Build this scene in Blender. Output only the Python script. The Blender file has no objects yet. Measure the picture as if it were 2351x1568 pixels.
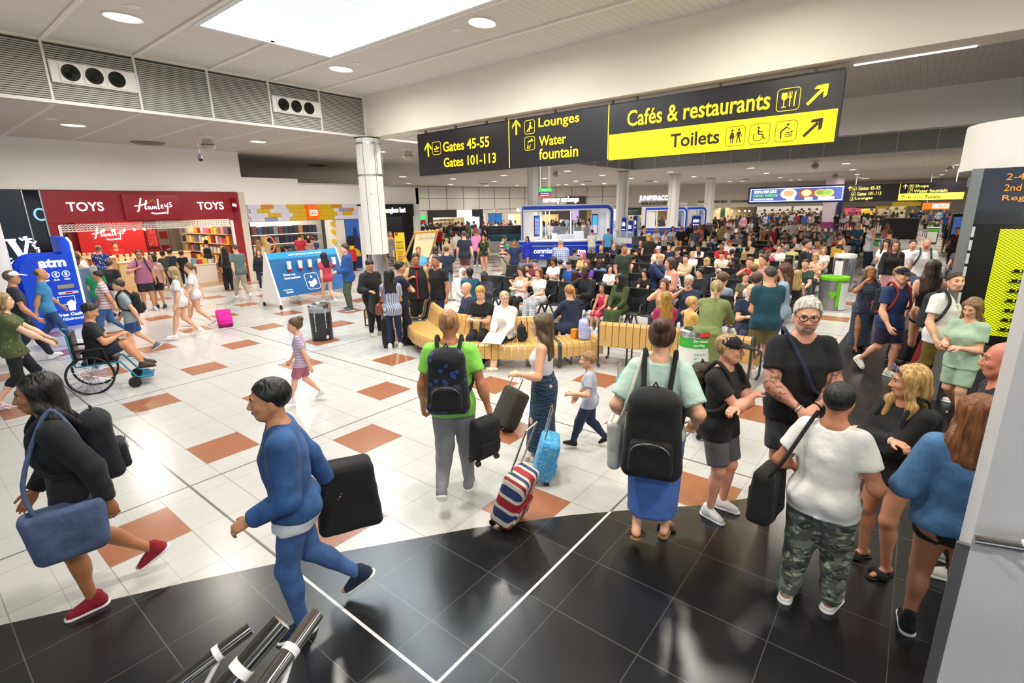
import bpy,math,random
import numpy as np
C = bpy.context.scene.collection
PI = math.pi
# ---------------- camera geometry (floor at z=0, metres; x and y run along the hall's tile joints) ----------------
CF,CP,CR,CY,CH = 1152.2,.2585,.0205,.8957,2.73
R0 = np.array([math.cos(CY),-math.sin(CY),0.]); F0 = np.array([math.sin(CY),math.cos(CY),0.]); ZZ = np.array([0,0,1.])
FW = F0*math.cos(CP)-ZZ*math.sin(CP); U0 = F0*math.sin(CP)+ZZ*math.cos(CP)
RT = math.cos(CR)*R0-math.sin(CR)*U0; UP = math.sin(CR)*R0+math.cos(CR)*U0
CAM = np.array([0,0,CH])
def ray(x,y): return FW+RT*(x-1175.5)/CF-UP*(y-784)/CF
def atz(x,y,z=0.): r = ray(x,y); return CAM+r*(z-CH)/r[2]
def atx(x,y,X): r = ray(x,y); return CAM+r*X/r[0]
def aty(x,y,Y): r = ray(x,y); return CAM+r*Y/r[1]
def atd(x,y,d): r = ray(x,y); return CAM+r*d/(r@F0)
cam = bpy.data.cameras.new('camera'); co = bpy.data.objects.new('camera',cam); C.objects.link(co)
from mathutils import Matrix,Vector
m = Matrix.Identity(4)
for i in range(3): m[i][0] = RT[i]; m[i][1] = UP[i]; m[i][2] = -FW[i]; m[i][3] = CAM[i]
co.matrix_world = m
cam.sensor_width = 36; cam.lens = CF/2351*36; cam.clip_end = 400; cam.clip_start = .05
sc = bpy.context.scene; sc.camera = co
sc.view_settings.view_transform = 'Standard'; sc.view_settings.look = 'None'; sc.view_settings.gamma = 1
sc.view_settings.exposure = -.24
w = bpy.data.worlds.new('sky'); sc.world = w; w.use_nodes = True
wb = w.node_tree.nodes['Background']; wb.inputs[0].default_value = (.80,.92,1,1); wb.inputs[1].default_value = 1.45
sc.cycles.max_bounces = 7; sc.cycles.diffuse_bounces = 5; sc.cycles.glossy_bounces = 3; sc.cycles.transmission_bounces = 4
sc.cycles.transparent_max_bounces = 8; sc.cycles.caustics_reflective = False; sc.cycles.caustics_refractive = False
sc.cycles.sample_clamp_indirect = 4; sc.cycles.use_denoising = True; sc.cycles.use_adaptive_sampling = True; sc.cycles.adaptive_threshold = .02
def area(name,loc,sx,sy,power,col=(1,.97,.92),rot=(0,0,0),shape='RECTANGLE',spread=PI):
 l = bpy.data.lights.new(name,'AREA'); l.shape = shape; l.size = sx
 if shape in ('RECTANGLE','ELLIPSE'): l.size_y = sy
 l.energy = power; l.color = col; l.spread = spread
 o = bpy.data.objects.new(name,l); C.objects.link(o); o.location = loc; o.rotation_euler = rot; return o
# daylight through the skylight
area('skylight_daylight',(6.38,8.9,7.05),2.8,5.4,420,(.82,.93,1))
rnd = random.Random(7)
# ---------------- materials ----------------
MATS = {}
def lin(c): return c/12.92 if c <= .04045 else ((c+.055)/1.055)**2.4
def hexc(h):
 if not isinstance(h,str): return tuple(h)
 return tuple(lin(int(h[i:i+2],16)/255) for i in (0,2,4))
class NT:
 def __init__(s,mt):
  mt.use_nodes = True; s.t = mt.node_tree; s.b = s.t.nodes['Principled BSDF']
 def n(s,ty,ins=None,**at):
  nd = s.t.nodes.new(ty)
  for k,v in at.items(): setattr(nd,k,v)
  for k,v in (ins or {}).items(): s.put(nd.inputs[k],v)
  return nd
 def put(s,sock,v):
  if hasattr(v,'links') or isinstance(v,bpy.types.NodeSocket): s.t.links.new(v,sock)
  else:
   if isinstance(v,tuple) and len(v) == 3 and sock.type == 'RGBA': v = v+(1,)
   sock.default_value = v
 def M(s,op,a,b=0.,c=0.):
  nd = s.n('ShaderNodeMath',{0: a,1: b,2: c},operation=op); return nd.outputs[0]
 def mix(s,f,a,b):
  nd = s.n('ShaderNodeMix',data_type='RGBA'); s.put(nd.inputs[0],f); s.put(nd.inputs[6],a); s.put(nd.inputs[7],b); return nd.outputs[2]
 def co(s,kind='Object'): return s.n('ShaderNodeTexCoord').outputs[kind]
 def xyz(s,v): nd = s.n('ShaderNodeSeparateXYZ',{0: v}); return nd.outputs
 def noise(s,sc,v=None,det=2.,r=.5):
  nd = s.n('ShaderNodeTexNoise',{'Scale': sc,'Detail': det,'Roughness': r})
  if v is not None: s.put(nd.inputs['Vector'],v)
  return nd.outputs[0]
 def vor(s,sc,v=None,out='Color'):
  nd = s.n('ShaderNodeTexVoronoi',{'Scale': sc})
  if v is not None: s.put(nd.inputs['Vector'],v)
  return nd.outputs[out]
 def line(s,c,per,off,w):   # 1 on a joint of width w every per metres
  a = s.M('SUBTRACT',c,off); a = s.M('DIVIDE',a,per); a = s.M('SUBTRACT',a,s.M('ROUND',a)); a = s.M('ABSOLUTE',a)
  return s.M('LESS_THAN',a,w/per/2)
 def out(s,col=None,rough=None,metal=None,bump=None,bs=.3,bd=.01):
  if col is not None: s.put(s.b.inputs['Base Color'],col)
  if rough is not None: s.put(s.b.inputs['Roughness'],rough)
  if metal is not None: s.put(s.b.inputs['Metallic'],metal)
  if bump is not None:
   nd = s.n('ShaderNodeBump',{'Strength': bs,'Distance': bd,'Height': bump}); s.put(s.b.inputs['Normal'],nd.outputs[0])
def mat(col,rough=.5,metal=0.,emit=0.,name=None,alpha=1.,trans=0.,var=.06,vs=6.,bump=0.,bsc=60.,coat=0.,ec=None):
 k = ('m',col if isinstance(col,str) else tuple(col),rough,metal,emit,alpha,trans,var,vs,bump,bsc,coat,ec)
 if k in MATS: return MATS[k]
 c = hexc(col); mt = bpy.data.materials.new(name or 'plain_'+(col if isinstance(col,str) else '%02x%02x%02x' % tuple(int(v*255) for v in c)))
 s = NT(mt)
 if var and not emit and not trans:
  n = s.noise(vs,s.co(),3.)
  cc = s.mix(n,tuple(v*(1-var) for v in c),tuple(min(1,v*(1+var)+.002) for v in c))
 else: cc = c+(1,)
 s.out(cc,rough,metal)
 if bump: s.out(bump=s.noise(bsc,s.co(),3.),bs=bump,bd=.01)
 if emit:
  s.put(s.b.inputs['Emission Color'],hexc(ec) if ec else c); s.b.inputs['Emission Strength'].default_value = emit
 if trans: s.b.inputs['Transmission Weight'].default_value = trans; s.b.inputs['IOR'].default_value = 1.3
 if alpha < 1: s.b.inputs['Alpha'].default_value = alpha
 if coat: s.b.inputs['Coat Weight'].default_value = coat
 mt.diffuse_color = c+(1,)
 MATS[k] = mt; return mt
def metal(col='c8c8c8',rough=.25): return mat(col,rough,1.,var=.03)
def skin(col):
 k = ('skin',col)
 if k in MATS: return MATS[k]
 c = tuple(v*1.12 for v in hexc(col)); mt = bpy.data.materials.new('skin_'+col); s = NT(mt)
 a = s.noise(14,s.co(),3.); cc = s.mix(a,tuple(v*.86 for v in c),(min(1,c[0]*1.12),c[1]*1.02,c[2]))
 s.out(cc,.48,bump=s.noise(160,s.co()),bs=.06); MATS[k] = mt; return mt
def hairm(col):
 k = ('hair',col)
 if k in MATS: return MATS[k]
 c = hexc(col); mt = bpy.data.materials.new('hair_'+col); s = NT(mt)
 mp = s.n('ShaderNodeMapping',{0: s.co(),'Scale': (1,1,.12)})
 a = s.noise(90,mp.outputs[0],4.)
 b = s.M('MULTIPLY',s.M('SUBTRACT',a,.35),3.)
 cc = s.mix(b,tuple(v*.5 for v in c),tuple(min(1,v*1.5+.004) for v in c))
 s.out(cc,.42,bump=a,bs=.7,bd=.02); MATS[k] = mt; return mt
def cloth(spec):
 """'rrggbb' plain, or kind:c1:c2"""
 k = ('cloth',spec)
 if k in MATS: return MATS[k]
 p = spec.split(':')
 kind,cols = ('plain',p) if len(p) == 1 else (p[0],p[1:])
 cs = [hexc(c) for c in cols if len(c) == 6]
 mt = bpy.data.materials.new('cloth_'+kind+'_'+cols[0]); s = NT(mt); o = s.co(); x,y,z = s.xyz(o)
 fold = s.noise(9,o,3.,.6); weave = s.noise(420,o,1.)
 c = cs[0]; rough = .85
 base = s.mix(s.noise(5,o),tuple(v*.93 for v in c),tuple(min(1,v*1.05+.001) for v in c))
 if kind == 'camo':
  mp = s.n('ShaderNodeMapping',{0: o,'Scale': (1,1,1.9)}).outputs[0]
  def blob(sc,loc,th): 
   m2 = s.n('ShaderNodeMapping',{0: mp,'Location': loc}).outputs[0]
   return s.M('GREATER_THAN',s.noise(sc,m2,2.5,.55),th)
  base = s.mix(blob(15,(3,1,2),.52),cs[0],cs[1]); base = s.mix(blob(17,(9,4,1),.56),base,cs[2]); base = s.mix(blob(20,(1,8,5),.6),base,cs[3])
 elif kind == 'hstripe':
  per = float(p[3]) if len(p) > 3 else .06
  base = s.mix(s.M('LESS_THAN',s.M('FRACT',s.M('DIVIDE',z,per)),.4),cs[0],cs[1])
  cs = cs[:2]
 elif kind == 'hstripe3':
  f = s.M('FRACT',s.M('DIVIDE',z,.075)); base = s.mix(s.M('LESS_THAN',f,.45),cs[0],cs[1]); base = s.mix(s.M('GREATER_THAN',f,.85),base,cs[2])
 elif kind == 'vstripe':
  a = s.n('ShaderNodeMath',{0: x,1: y},operation='ADD').outputs[0]
  base = s.mix(s.M('LESS_THAN',s.M('FRACT',s.M('DIVIDE',a,.028)),.25),cs[0],cs[1])
 elif kind == 'plaid':
  a = s.M('LESS_THAN',s.M('FRACT',s.M('DIVIDE',z,.035)),.35); b = s.M('LESS_THAN',s.M('FRACT',s.M('DIVIDE',s.M('ADD',x,s.M('MULTIPLY',y,.7)),.035)),.35)
  base = s.mix(s.M('MULTIPLY',s.M('ADD',a,b),.5),cs[0],cs[1])
 elif kind == 'floral':
  v = s.n('ShaderNodeTexVoronoi',{'Scale': 26.,'Vector': s.n('ShaderNodeMapping',{0: o}).outputs[0]})
  wob = s.noise(40,o); d = s.M('ADD',v.outputs['Distance'],s.M('MULTIPLY',wob,.5))
  base = s.mix(s.M('LESS_THAN',d,.55),cs[0],cs[1])
  if len(cs) > 2: base = s.mix(s.M('LESS_THAN',d,.42),base,cs[2])
 elif kind == 'wavy':
  wv = s.n('ShaderNodeTexWave',{'Vector': o,'Scale': 14.,'Distortion': 9.,'Detail': 2.,'Detail Scale': 1.5},bands_direction='Z')
  base = s.mix(wv.outputs[1],cs[0],cs[1])
 elif kind == 'denim':
  base = s.mix(s.M('MULTIPLY',s.M('SUBTRACT',s.noise(7,o,4.,.7),.3),2.2),tuple(v*.62 for v in c),tuple(min(1,v*1.5) for v in c))
  weave = s.noise(260,s.n('ShaderNodeMapping',{0: o,'Scale': (1,1,3)}).outputs[0])
 elif kind == 'knit': weave = s.noise(90,o,1.)
 elif kind == 'satin': rough = .4
 elif kind == 'tattoo':
  base = s.mix(s.M('MULTIPLY',s.M('GREATER_THAN',s.noise(26,o,6.,.7),.52),.75),cs[0],cs[1]); rough = .5
 h = s.M('ADD',fold,s.M('MULTIPLY',weave,.06))
 s.out(base,rough,bump=h,bs=.55,bd=.035)
 try: s.b.inputs['Sheen Weight'].default_value = .05
 except Exception: pass
 MATS[k] = mt; return mt
def emis(col,st): return mat(col,.5,0,st,var=0)
# ---------------- objects ----------------
def tag(o,label=None,cat=None,group=None,kind=None):
 if label: o['label'] = label
 if cat: o['category'] = cat
 if group: o['group'] = group
 if kind: o['kind'] = kind
 return o
def empty(name,loc=(0,0,0),rz=0.):
 o = bpy.data.objects.new(name,None); C.objects.link(o); o.location = tuple(loc); o.rotation_euler = (0,0,rz); o.empty_display_size = .1; return o
def link(name,me,parent=None,loc=None,rz=None):
 o = bpy.data.objects.new(name,me); C.objects.link(o)
 if parent is not None: o.parent = parent
 if loc is not None: o.location = tuple(loc)
 if rz is not None: o.rotation_euler = (0,0,rz)
 return o
class MB:
 def __init__(s): s.v = []; s.f = []; s.mi = []; s.M = 0; s.sm = []
 def _add(s,vs,fs,sm=False):
  b = len(s.v); s.v += [tuple(v) for v in vs]; s.f += [tuple(b+i for i in f) for f in fs]; s.mi += [s.M]*len(fs); s.sm += [sm]*len(fs); return s
 def box(s,a,b,rot=None,org=None):
  x0,y0,z0 = [min(a[i],b[i]) for i in range(3)]; x1,y1,z1 = [max(a[i],b[i]) for i in range(3)]
  vs = [(x,y,z) for z in (z0,z1) for y in (y0,y1) for x in (x0,x1)]
  if rot is not None:
   ox,oy = org or (0,0); c,sn = math.cos(rot),math.sin(rot)
   vs = [(ox+c*(x-ox)-sn*(y-oy),oy+sn*(x-ox)+c*(y-oy),z) for x,y,z in vs]
  return s._add(vs,[(0,2,3,1),(4,5,7,6),(0,1,5,4),(2,6,7,3),(0,4,6,2),(1,3,7,5)])
 def cbox(s,c,h): return s.box([c[i]-h[i] for i in range(3)],[c[i]+h[i] for i in range(3)])
 def rbox(s,a,b,r=.03):      # box with its edges bevelled by r
  x0,y0,z0 = [min(a[i],b[i]) for i in range(3)]; x1,y1,z1 = [max(a[i],b[i]) for i in range(3)]
  r = min(r,(x1-x0)*.49,(y1-y0)*.49,(z1-z0)*.49); n = 4; rings = []
  for k in range(n+1):
   t = PI/2*k/n; rings.append((z0+r-r*math.cos(t),r-r*math.sin(t)))
  for k in range(n+1):
   t = PI/2*k/n; rings.append((z1-r+r*math.sin(t),r-r*math.cos(t)))
  vs = []
  for z,ins in rings:
   for cx,cy,a0 in ((x1-r,y1-r,0),(x0+r,y1-r,PI/2),(x0+r,y0+r,PI),(x1-r,y0+r,1.5*PI)):
    for j in range(4):
     t = a0+PI/2*j/3; vs.append((cx+(r-ins)*math.cos(t),cy+(r-ins)*math.sin(t),z))
  fs = []; N = 16
  for i in range(len(rings)-1):
   for j in range(N): fs.append((i*N+j,i*N+(j+1) % N,(i+1)*N+(j+1) % N,(i+1)*N+j))
  fs.append(tuple(range(N-1,-1,-1))); fs.append(tuple((len(rings)-1)*N+j for j in range(N)))
  return s._add(vs,fs,True)
 def tube(s,pts,r,n=10,cap=True,closed=False):
  P = [np.array(p,float) for p in pts]; rs = r if isinstance(r,(list,tuple)) else [r]*len(P); vs = []; prev = None
  for i,p in enumerate(P):
   if closed: d = P[(i+1) % len(P)]-P[i-1]
   else: d = P[min(i+1,len(P)-1)]-P[max(i-1,0)]
   d = d/(np.linalg.norm(d)+1e-9)
   if prev is None:
    u = np.cross(d,[0,0,1.] if abs(d[2]) < .9 else [1.,0,0])
   else: u = prev-d*(prev@d)
   u = u/(np.linalg.norm(u)+1e-9); prev = u; v = np.cross(d,u)
   for j in range(n):
    t = 2*PI*j/n; vs.append(p+rs[i]*(math.cos(t)*u+math.sin(t)*v))
  fs = []; m_ = len(P)
  for i in range(m_ if closed else m_-1):
   k = (i+1) % m_
   for j in range(n): fs.append((i*n+j,i*n+(j+1) % n,k*n+(j+1) % n,k*n+j))
  if cap and not closed: fs.append(tuple(range(n-1,-1,-1))); fs.append(tuple((m_-1)*n+j for j in range(n)))
  return s._add(vs,fs,True)
 def lathe(s,prof,c=(0,0,0),n=32,sx=1.,sy=1.):
  vs = []; fs = []
  for r,z in prof:
   for j in range(n): t = 2*PI*j/n; vs.append((c[0]+r*sx*math.cos(t),c[1]+r*sy*math.sin(t),c[2]+z))
  for i in range(len(prof)-1):
   for j in range(n): fs.append((i*n+j,i*n+(j+1) % n,(i+1)*n+(j+1) % n,(i+1)*n+j))
  if prof[0][0] > 0: fs.append(tuple(range(n-1,-1,-1)))
  if prof[-1][0] > 0: fs.append(tuple((len(prof)-1)*n+j for j in range(n)))
  return s._add(vs,fs,True)
 def prism(s,poly,o,u,v,w):   # polygon in the u,v plane at o, thickened along w
  o,u,v,w = [np.array(a,float) for a in (o,u,v,w)]; n = len(poly)
  vs = [o+u*a+v*b for a,b in poly]+[o+u*a+v*b+w for a,b in poly]
  fs = [tuple(range(n)),tuple(range(2*n-1,n-1,-1))]+[(i,i+n,(i+1) % n+n,(i+1) % n) for i in range(n)]
  return s._add(vs,fs)
 def sphere(s,c,r,n=16,m_=10):
  rr = r if isinstance(r,(list,tuple)) else (r,r,r); vs = []; fs = []
  for i in range(m_+1):
   a = PI*i/m_
   for j in range(n): t = 2*PI*j/n; vs.append((c[0]+rr[0]*math.sin(a)*math.cos(t),c[1]+rr[1]*math.sin(a)*math.sin(t),c[2]+rr[2]*math.cos(a)))
  for i in range(m_):
   for j in range(n): fs.append((i*n+j,(i+1)*n+j,(i+1)*n+(j+1) % n,i*n+(j+1) % n))
  return s._add(vs,fs,True)
 def mesh(s,name,mats):
  me = bpy.data.meshes.new(name); me.from_pydata(s.v,[],s.f)
  for mt in (mats if isinstance(mats,(list,tuple)) else [mats]): me.materials.append(mt)
  me.polygons.foreach_set('material_index',s.mi); me.polygons.foreach_set('use_smooth',s.sm)
  if any(s.sm):
   try: me.set_sharp_from_angle(angle=.7)
   except Exception: pass
  me.update(); return me
 def obj(s,name,mats,parent=None,loc=None,rz=None): return link(name,s.mesh(name,mats),parent,loc,rz)
def struct(name,mb,mats,parent=None):
 o = mb.obj(name,mats,parent)
 if parent is None: o['kind'] = 'structure'
 return o
def dup(root,loc=None,rz=None,label=None,group=None):
 r = root.copy(); C.objects.link(r); r.parent = None
 if loc is not None: r.location = tuple(loc)
 if rz is not None: r.rotation_euler = (0,0,rz)
 if label: r['label'] = label
 if group: r['group'] = group
 for ch in list(root.children):
  c = ch.copy(); C.objects.link(c); c.parent = r
  for g in list(ch.children):
   d = g.copy(); C.objects.link(d); d.parent = c
 return r
def rpoly(x0,y0,x1,y1,r,n=6):
 r = r if isinstance(r,(list,tuple)) else [r]*4; P = []
 for (cx,cy,a0,rr) in ((x1-r[0],y1-r[0],0,r[0]),(x0+r[1],y1-r[1],PI/2,r[1]),(x0+r[2],y0+r[2],PI,r[2]),(x1-r[3],y0+r[3],1.5*PI,r[3])):
  for k in range(n+1): t = a0+PI/2*k/n; P.append((cx+rr*math.cos(t),cy+rr*math.sin(t)))
 return P
def text(body,o,u,v,size,mt,parent=None,depth=.004,name='lettering',align='LEFT',bold=0.,shear=0.,sx=1.,bodyspace=1.,kind=None,flip=False):
 """lettering lying in the plane (u right, v up) at o"""
 cu = bpy.data.curves.new(name,'FONT'); cu.body = body; cu.size = size; cu.extrude = depth; cu.align_x = align; cu.offset = bold; cu.shear = shear
 cu.space_character = bodyspace; cu.materials.append(mt); cu.resolution_u = 4
 ob = bpy.data.objects.new(name,cu); C.objects.link(ob)
 u = np.array(u,float); v = np.array(v,float); u /= np.linalg.norm(u); v /= np.linalg.norm(v); w_ = np.cross(u,v)
 mm = Matrix.Identity(4)
 for i in range(3): mm[i][0] = u[i]*sx; mm[i][1] = v[i]; mm[i][2] = w_[i]; mm[i][3] = o[i]
 if parent is not None: 
  ob.parent = parent; mm = parent_inv(parent) @ mm
 ob.matrix_basis = mm
 return ob
def parent_inv(p):
 M_ = Matrix.Identity(4); q = p
 while q is not None: M_ = q.matrix_basis @ M_; q = q.parent
 return M_.inverted()
# ---------------- bodies grown from distance fields ----------------
def V(*a): return np.array(a,float)
def nrm(a): return a/(np.linalg.norm(a)+1e-9)
class Fld:
 def __init__(s): s.p = []
 def add(s,fn,lo,hi,k=.02,op=0): s.p.append((fn,np.array(lo,float),np.array(hi,float),k,op)); return s
 def cone(s,a,b,ra,rb,k=.02,clip=None,op=0,flat=None):
  a = V(*a); b = V(*b); ab = b-a; L = ab@ab+1e-9; rm = max(ra,rb)
  def fn(X,Y,Z):
   px,py,pz = X-a[0],Y-a[1],Z-a[2]
   t = np.clip((px*ab[0]+py*ab[1]+pz*ab[2])/L,0,1)
   qx,qy,qz = px-t*ab[0],py-t*ab[1],pz-t*ab[2]
   if flat is not None:   # squash across direction flat[0] by factor flat[1]
    n_,f_ = flat; dd = qx*n_[0]+qy*n_[1]+qz*n_[2]; q2 = qx*qx+qy*qy+qz*qz; d = np.sqrt(np.maximum(q2-dd*dd,0)+(dd*f_)**2)
    d = (d-(ra+(rb-ra)*t))/1.15
   else: d = np.sqrt(qx*qx+qy*qy+qz*qz)-(ra+(rb-ra)*t)
   for (c,n_) in clip or (): d = np.maximum(d,(X-c[0])*n_[0]+(Y-c[1])*n_[1]+(Z-c[2])*n_[2])
   return d
  return s.add(fn,np.minimum(a,b)-rm,np.maximum(a,b)+rm,k,op)
 def ell(s,c,r,R=None,k=.02,op=0,clip=None):
  c = V(*c); r = V(*r); R_ = np.eye(3) if R is None else R     # columns of R: local axes
  def fn(X,Y,Z):
   px,py,pz = X-c[0],Y-c[1],Z-c[2]
   l = [px*R_[0,i]+py*R_[1,i]+pz*R_[2,i] for i in range(3)]
   k0 = np.sqrt((l[0]/r[0])**2+(l[1]/r[1])**2+(l[2]/r[2])**2)+1e-6
   k1 = np.sqrt((l[0]/r[0]**2)**2+(l[1]/r[1]**2)**2+(l[2]/r[2]**2)**2)+1e-6
   d = k0*(k0-1)/k1
   for (q,n_) in clip or (): d = np.maximum(d,(X-q[0])*n_[0]+(Y-q[1])*n_[1]+(Z-q[2])*n_[2])
   return d
  e = np.abs(R_)@r
  return s.add(fn,c-e,c+e,k,op)
 def tube(s,a,ax,up,prof,k=.02,lo=None,hi=None,t=0.,ex=2.,op=0,holes=()):
  """elliptical tube: a origin, up axis, ax right axis; prof rows (s, rx, ry, off)"""
  a = V(*a); up = nrm(up); ax = nrm(ax); fw = np.cross(up,ax); pr = np.array(prof,float)
  lo = pr[0,0] if lo is None else lo; hi = pr[-1,0] if hi is None else hi
  def fn(X,Y,Z):
   px,py,pz = X-a[0],Y-a[1],Z-a[2]
   h = px*up[0]+py*up[1]+pz*up[2]; u = px*ax[0]+py*ax[1]+pz*ax[2]; v = px*fw[0]+py*fw[1]+pz*fw[2]
   rx = np.interp(h,pr[:,0],pr[:,1])+t; ry = np.interp(h,pr[:,0],pr[:,2])+t; of = np.interp(h,pr[:,0],pr[:,3])
   d = ((np.abs(u/rx)**ex+np.abs((v-of)/ry)**ex)**(1/ex)-1)*np.minimum(rx,ry)
   d = np.maximum(d,np.maximum(lo-h,h-hi))
   for (q,r_) in holes: d = np.maximum(d,r_-np.sqrt((X-q[0])**2+(Y-q[1])**2+(Z-q[2])**2))
   return d
  rm = pr[:,1:3].max()+t+abs(pr[:,3]).max(); p,q = a+up*lo,a+up*hi
  return s.add(fn,np.minimum(p,q)-rm,np.maximum(p,q)+rm,k,op)
 def rb(s,c,h,R=None,r=.02,k=.01,taper=0.,op=0):   # rounded box, narrower towards the top by taper
  c = V(*c); h = V(*h); R_ = np.eye(3) if R is None else R
  def fn(X,Y,Z):
   px,py,pz = X-c[0],Y-c[1],Z-c[2]; l = [px*R_[0,i]+py*R_[1,i]+pz*R_[2,i] for i in range(3)]; sc_ = 1-taper*np.clip(l[2]/h[2],-1,1)
   q = [np.abs(l[0])-(h[0]*sc_-r),np.abs(l[1])-(h[1]*sc_-r),np.abs(l[2])-(h[2]-r)]; m_ = [np.maximum(v,0) for v in q]
   return np.sqrt(m_[0]**2+m_[1]**2+m_[2]**2)+np.minimum(np.maximum(np.maximum(q[0],q[1]),q[2]),0)-r
  e = np.abs(R_)@(h*(1+abs(taper))); return s.add(fn,c-e,c+e,k,op)
 def grid(s,res,lo=None,hi=None,mod=None):
  L = np.min([p[1] for p in s.p if p[4] == 0],0)-2.5*res if lo is None else np.array(lo,float)
  Hh = np.max([p[2] for p in s.p if p[4] == 0],0)+2.5*res if hi is None else np.array(hi,float)
  n = np.maximum(np.ceil((Hh-L)/res).astype(int)+1,4)
  ax = [L[i]+res*np.arange(n[i]) for i in range(3)]
  D = np.full(tuple(n),1.,np.float32)
  for fn,lo_,hi_,k,op in s.p:
   pad = k*1.1+2.2*res; sl = []
   for i in range(3):
    i0 = max(0,int((lo_[i]-pad-L[i])/res)); i1 = min(n[i],int((hi_[i]+pad-L[i])/res)+2); sl.append(slice(i0,max(i0,i1)))
   if any(q.stop <= q.start for q in sl): continue
   X = ax[0][sl[0]][:,None,None]; Y = ax[1][sl[1]][None,:,None]; Z = ax[2][sl[2]][None,None,:]
   d = fn(X,Y,Z); S = D[tuple(sl)]
   if op == 0:
    h = np.clip(.5+.5*(d-S)/k,0,1); D[tuple(sl)] = d*(1-h)+S*h-k*h*(1-h)
   elif op == 1:   # carve
    h = np.clip(.5-.5*(S+d)/k,0,1); D[tuple(sl)] = S*(1-h)-d*h+k*h*(1-h)
  if mod is not None: D = mod(D,ax[0][:,None,None],ax[1][None,:,None],ax[2][None,None,:])
  return D,L
def surf(D,L,res):
 """surface nets"""
 I = D < 0; nx,ny,nz = D.shape; c = np.zeros((nx-1,ny-1,nz-1),int)
 for i in (0,1):
  for j in (0,1):
   for k in (0,1): c += I[i:nx-1+i,j:ny-1+j,k:nz-1+k]
 act = (c > 0) & (c < 8); idx = -np.ones(act.shape,int); ii = np.argwhere(act); idx[act] = np.arange(len(ii))
 if len(ii) == 0: return np.zeros((0,3)),np.zeros((0,4),int)
 acc = np.zeros((len(ii),3)); cnt = np.zeros(len(ii))
 cor = [(0,0,0),(1,0,0),(0,1,0),(1,1,0),(0,0,1),(1,0,1),(0,1,1),(1,1,1)]
 val = [D[ii[:,0]+a,ii[:,1]+b,ii[:,2]+d_] for a,b,d_ in cor]
 for e0,e1 in ((0,1),(2,3),(4,5),(6,7),(0,2),(1,3),(4,6),(5,7),(0,4),(1,5),(2,6),(3,7)):
  a,b = val[e0],val[e1]; m_ = (a < 0) != (b < 0); t = np.where(m_,a/(a-b+1e-12),0)
  A = np.array(cor[e0]); B = np.array(cor[e1]); acc += np.where(m_[:,None],A+(B-A)*t[:,None],0); cnt += m_
 vs = L+res*(ii+acc/cnt[:,None]); F = []
 for ax_ in range(3):
  o1,o2 = [(1,2),(2,0),(0,1)][ax_]
  sl0 = [slice(None)]*3; sl1 = [slice(None)]*3; sl0[ax_] = slice(0,-1); sl1[ax_] = slice(1,None)
  A = I[tuple(sl0)]; B = I[tuple(sl1)]; e = np.argwhere(A != B); e = e[(e[:,o1] > 0) & (e[:,o2] > 0)]
  lim = [nx-1,ny-1,nz-1]; e = e[(e[:,o1] < lim[o1]) & (e[:,o2] < lim[o2])]
  if not len(e): continue
  s_ = A[e[:,0],e[:,1],e[:,2]]; q = []
  for d1,d2 in ((-1,-1),(0,-1),(0,0),(-1,0)):
   t = e.copy(); t[:,o1] += d1; t[:,o2] += d2; q.append(idx[t[:,0],t[:,1],t[:,2]])
  q = np.stack(q,1); q[~s_] = q[~s_][:,::-1]; F.append(q)
 F = np.concatenate(F); F = F[(F >= 0).all(1)]
 return vs,F
def smooth(vs,F,it):
 for _ in range(it):
  acc = np.zeros_like(vs); cnt = np.zeros(len(vs))
  for a,b in ((0,1),(1,2),(2,3),(3,0)):
   np.add.at(acc,F[:,a],vs[F[:,b]]); np.add.at(cnt,F[:,a],1)
  vs = vs*.4+.6*acc/np.maximum(cnt,1)[:,None]
 return vs
def mk(name,parts,mats):
 """parts: list of (verts, quads)"""
 vs = np.concatenate([p[0] for p in parts]); off = 0; fs = []
 for p in parts: fs.append(p[1]+off); off += len(p[0])
 F = np.concatenate(fs).astype(np.int32); me = bpy.data.meshes.new(name)
 me.vertices.add(len(vs)); me.vertices.foreach_set('co',vs.astype(np.float32).ravel())
 me.loops.add(F.size); me.loops.foreach_set('vertex_index',F.ravel())
 me.polygons.add(len(F)); me.polygons.foreach_set('loop_start',np.arange(0,F.size,4,dtype=np.int32)); me.polygons.foreach_set('loop_total',np.full(len(F),4,np.int32))
 me.polygons.foreach_set('use_smooth',np.ones(len(F),bool))
 for mt in (mats if isinstance(mats,(list,tuple)) else [mats]): me.materials.append(mt)
 me.update(calc_edges=True); return me
def ik(a,b,l1,l2,pole):
 d = b-a; L = np.linalg.norm(d); mx = (l1+l2)*.998
 if L > mx: b = a+d/L*mx; d = b-a; L = mx
 x = (l1*l1-l2*l2+L*L)/(2*L); h = math.sqrt(max(l1*l1-x*x,0)); n = nrm(d); p = nrm(pole-n*(pole@n))
 return a+n*x+p*h,b
def rotz(v,a): c,s_ = math.cos(a),math.sin(a); return V(c*v[0]-s_*v[1],s_*v[0]+c*v[1],v[2])
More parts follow.
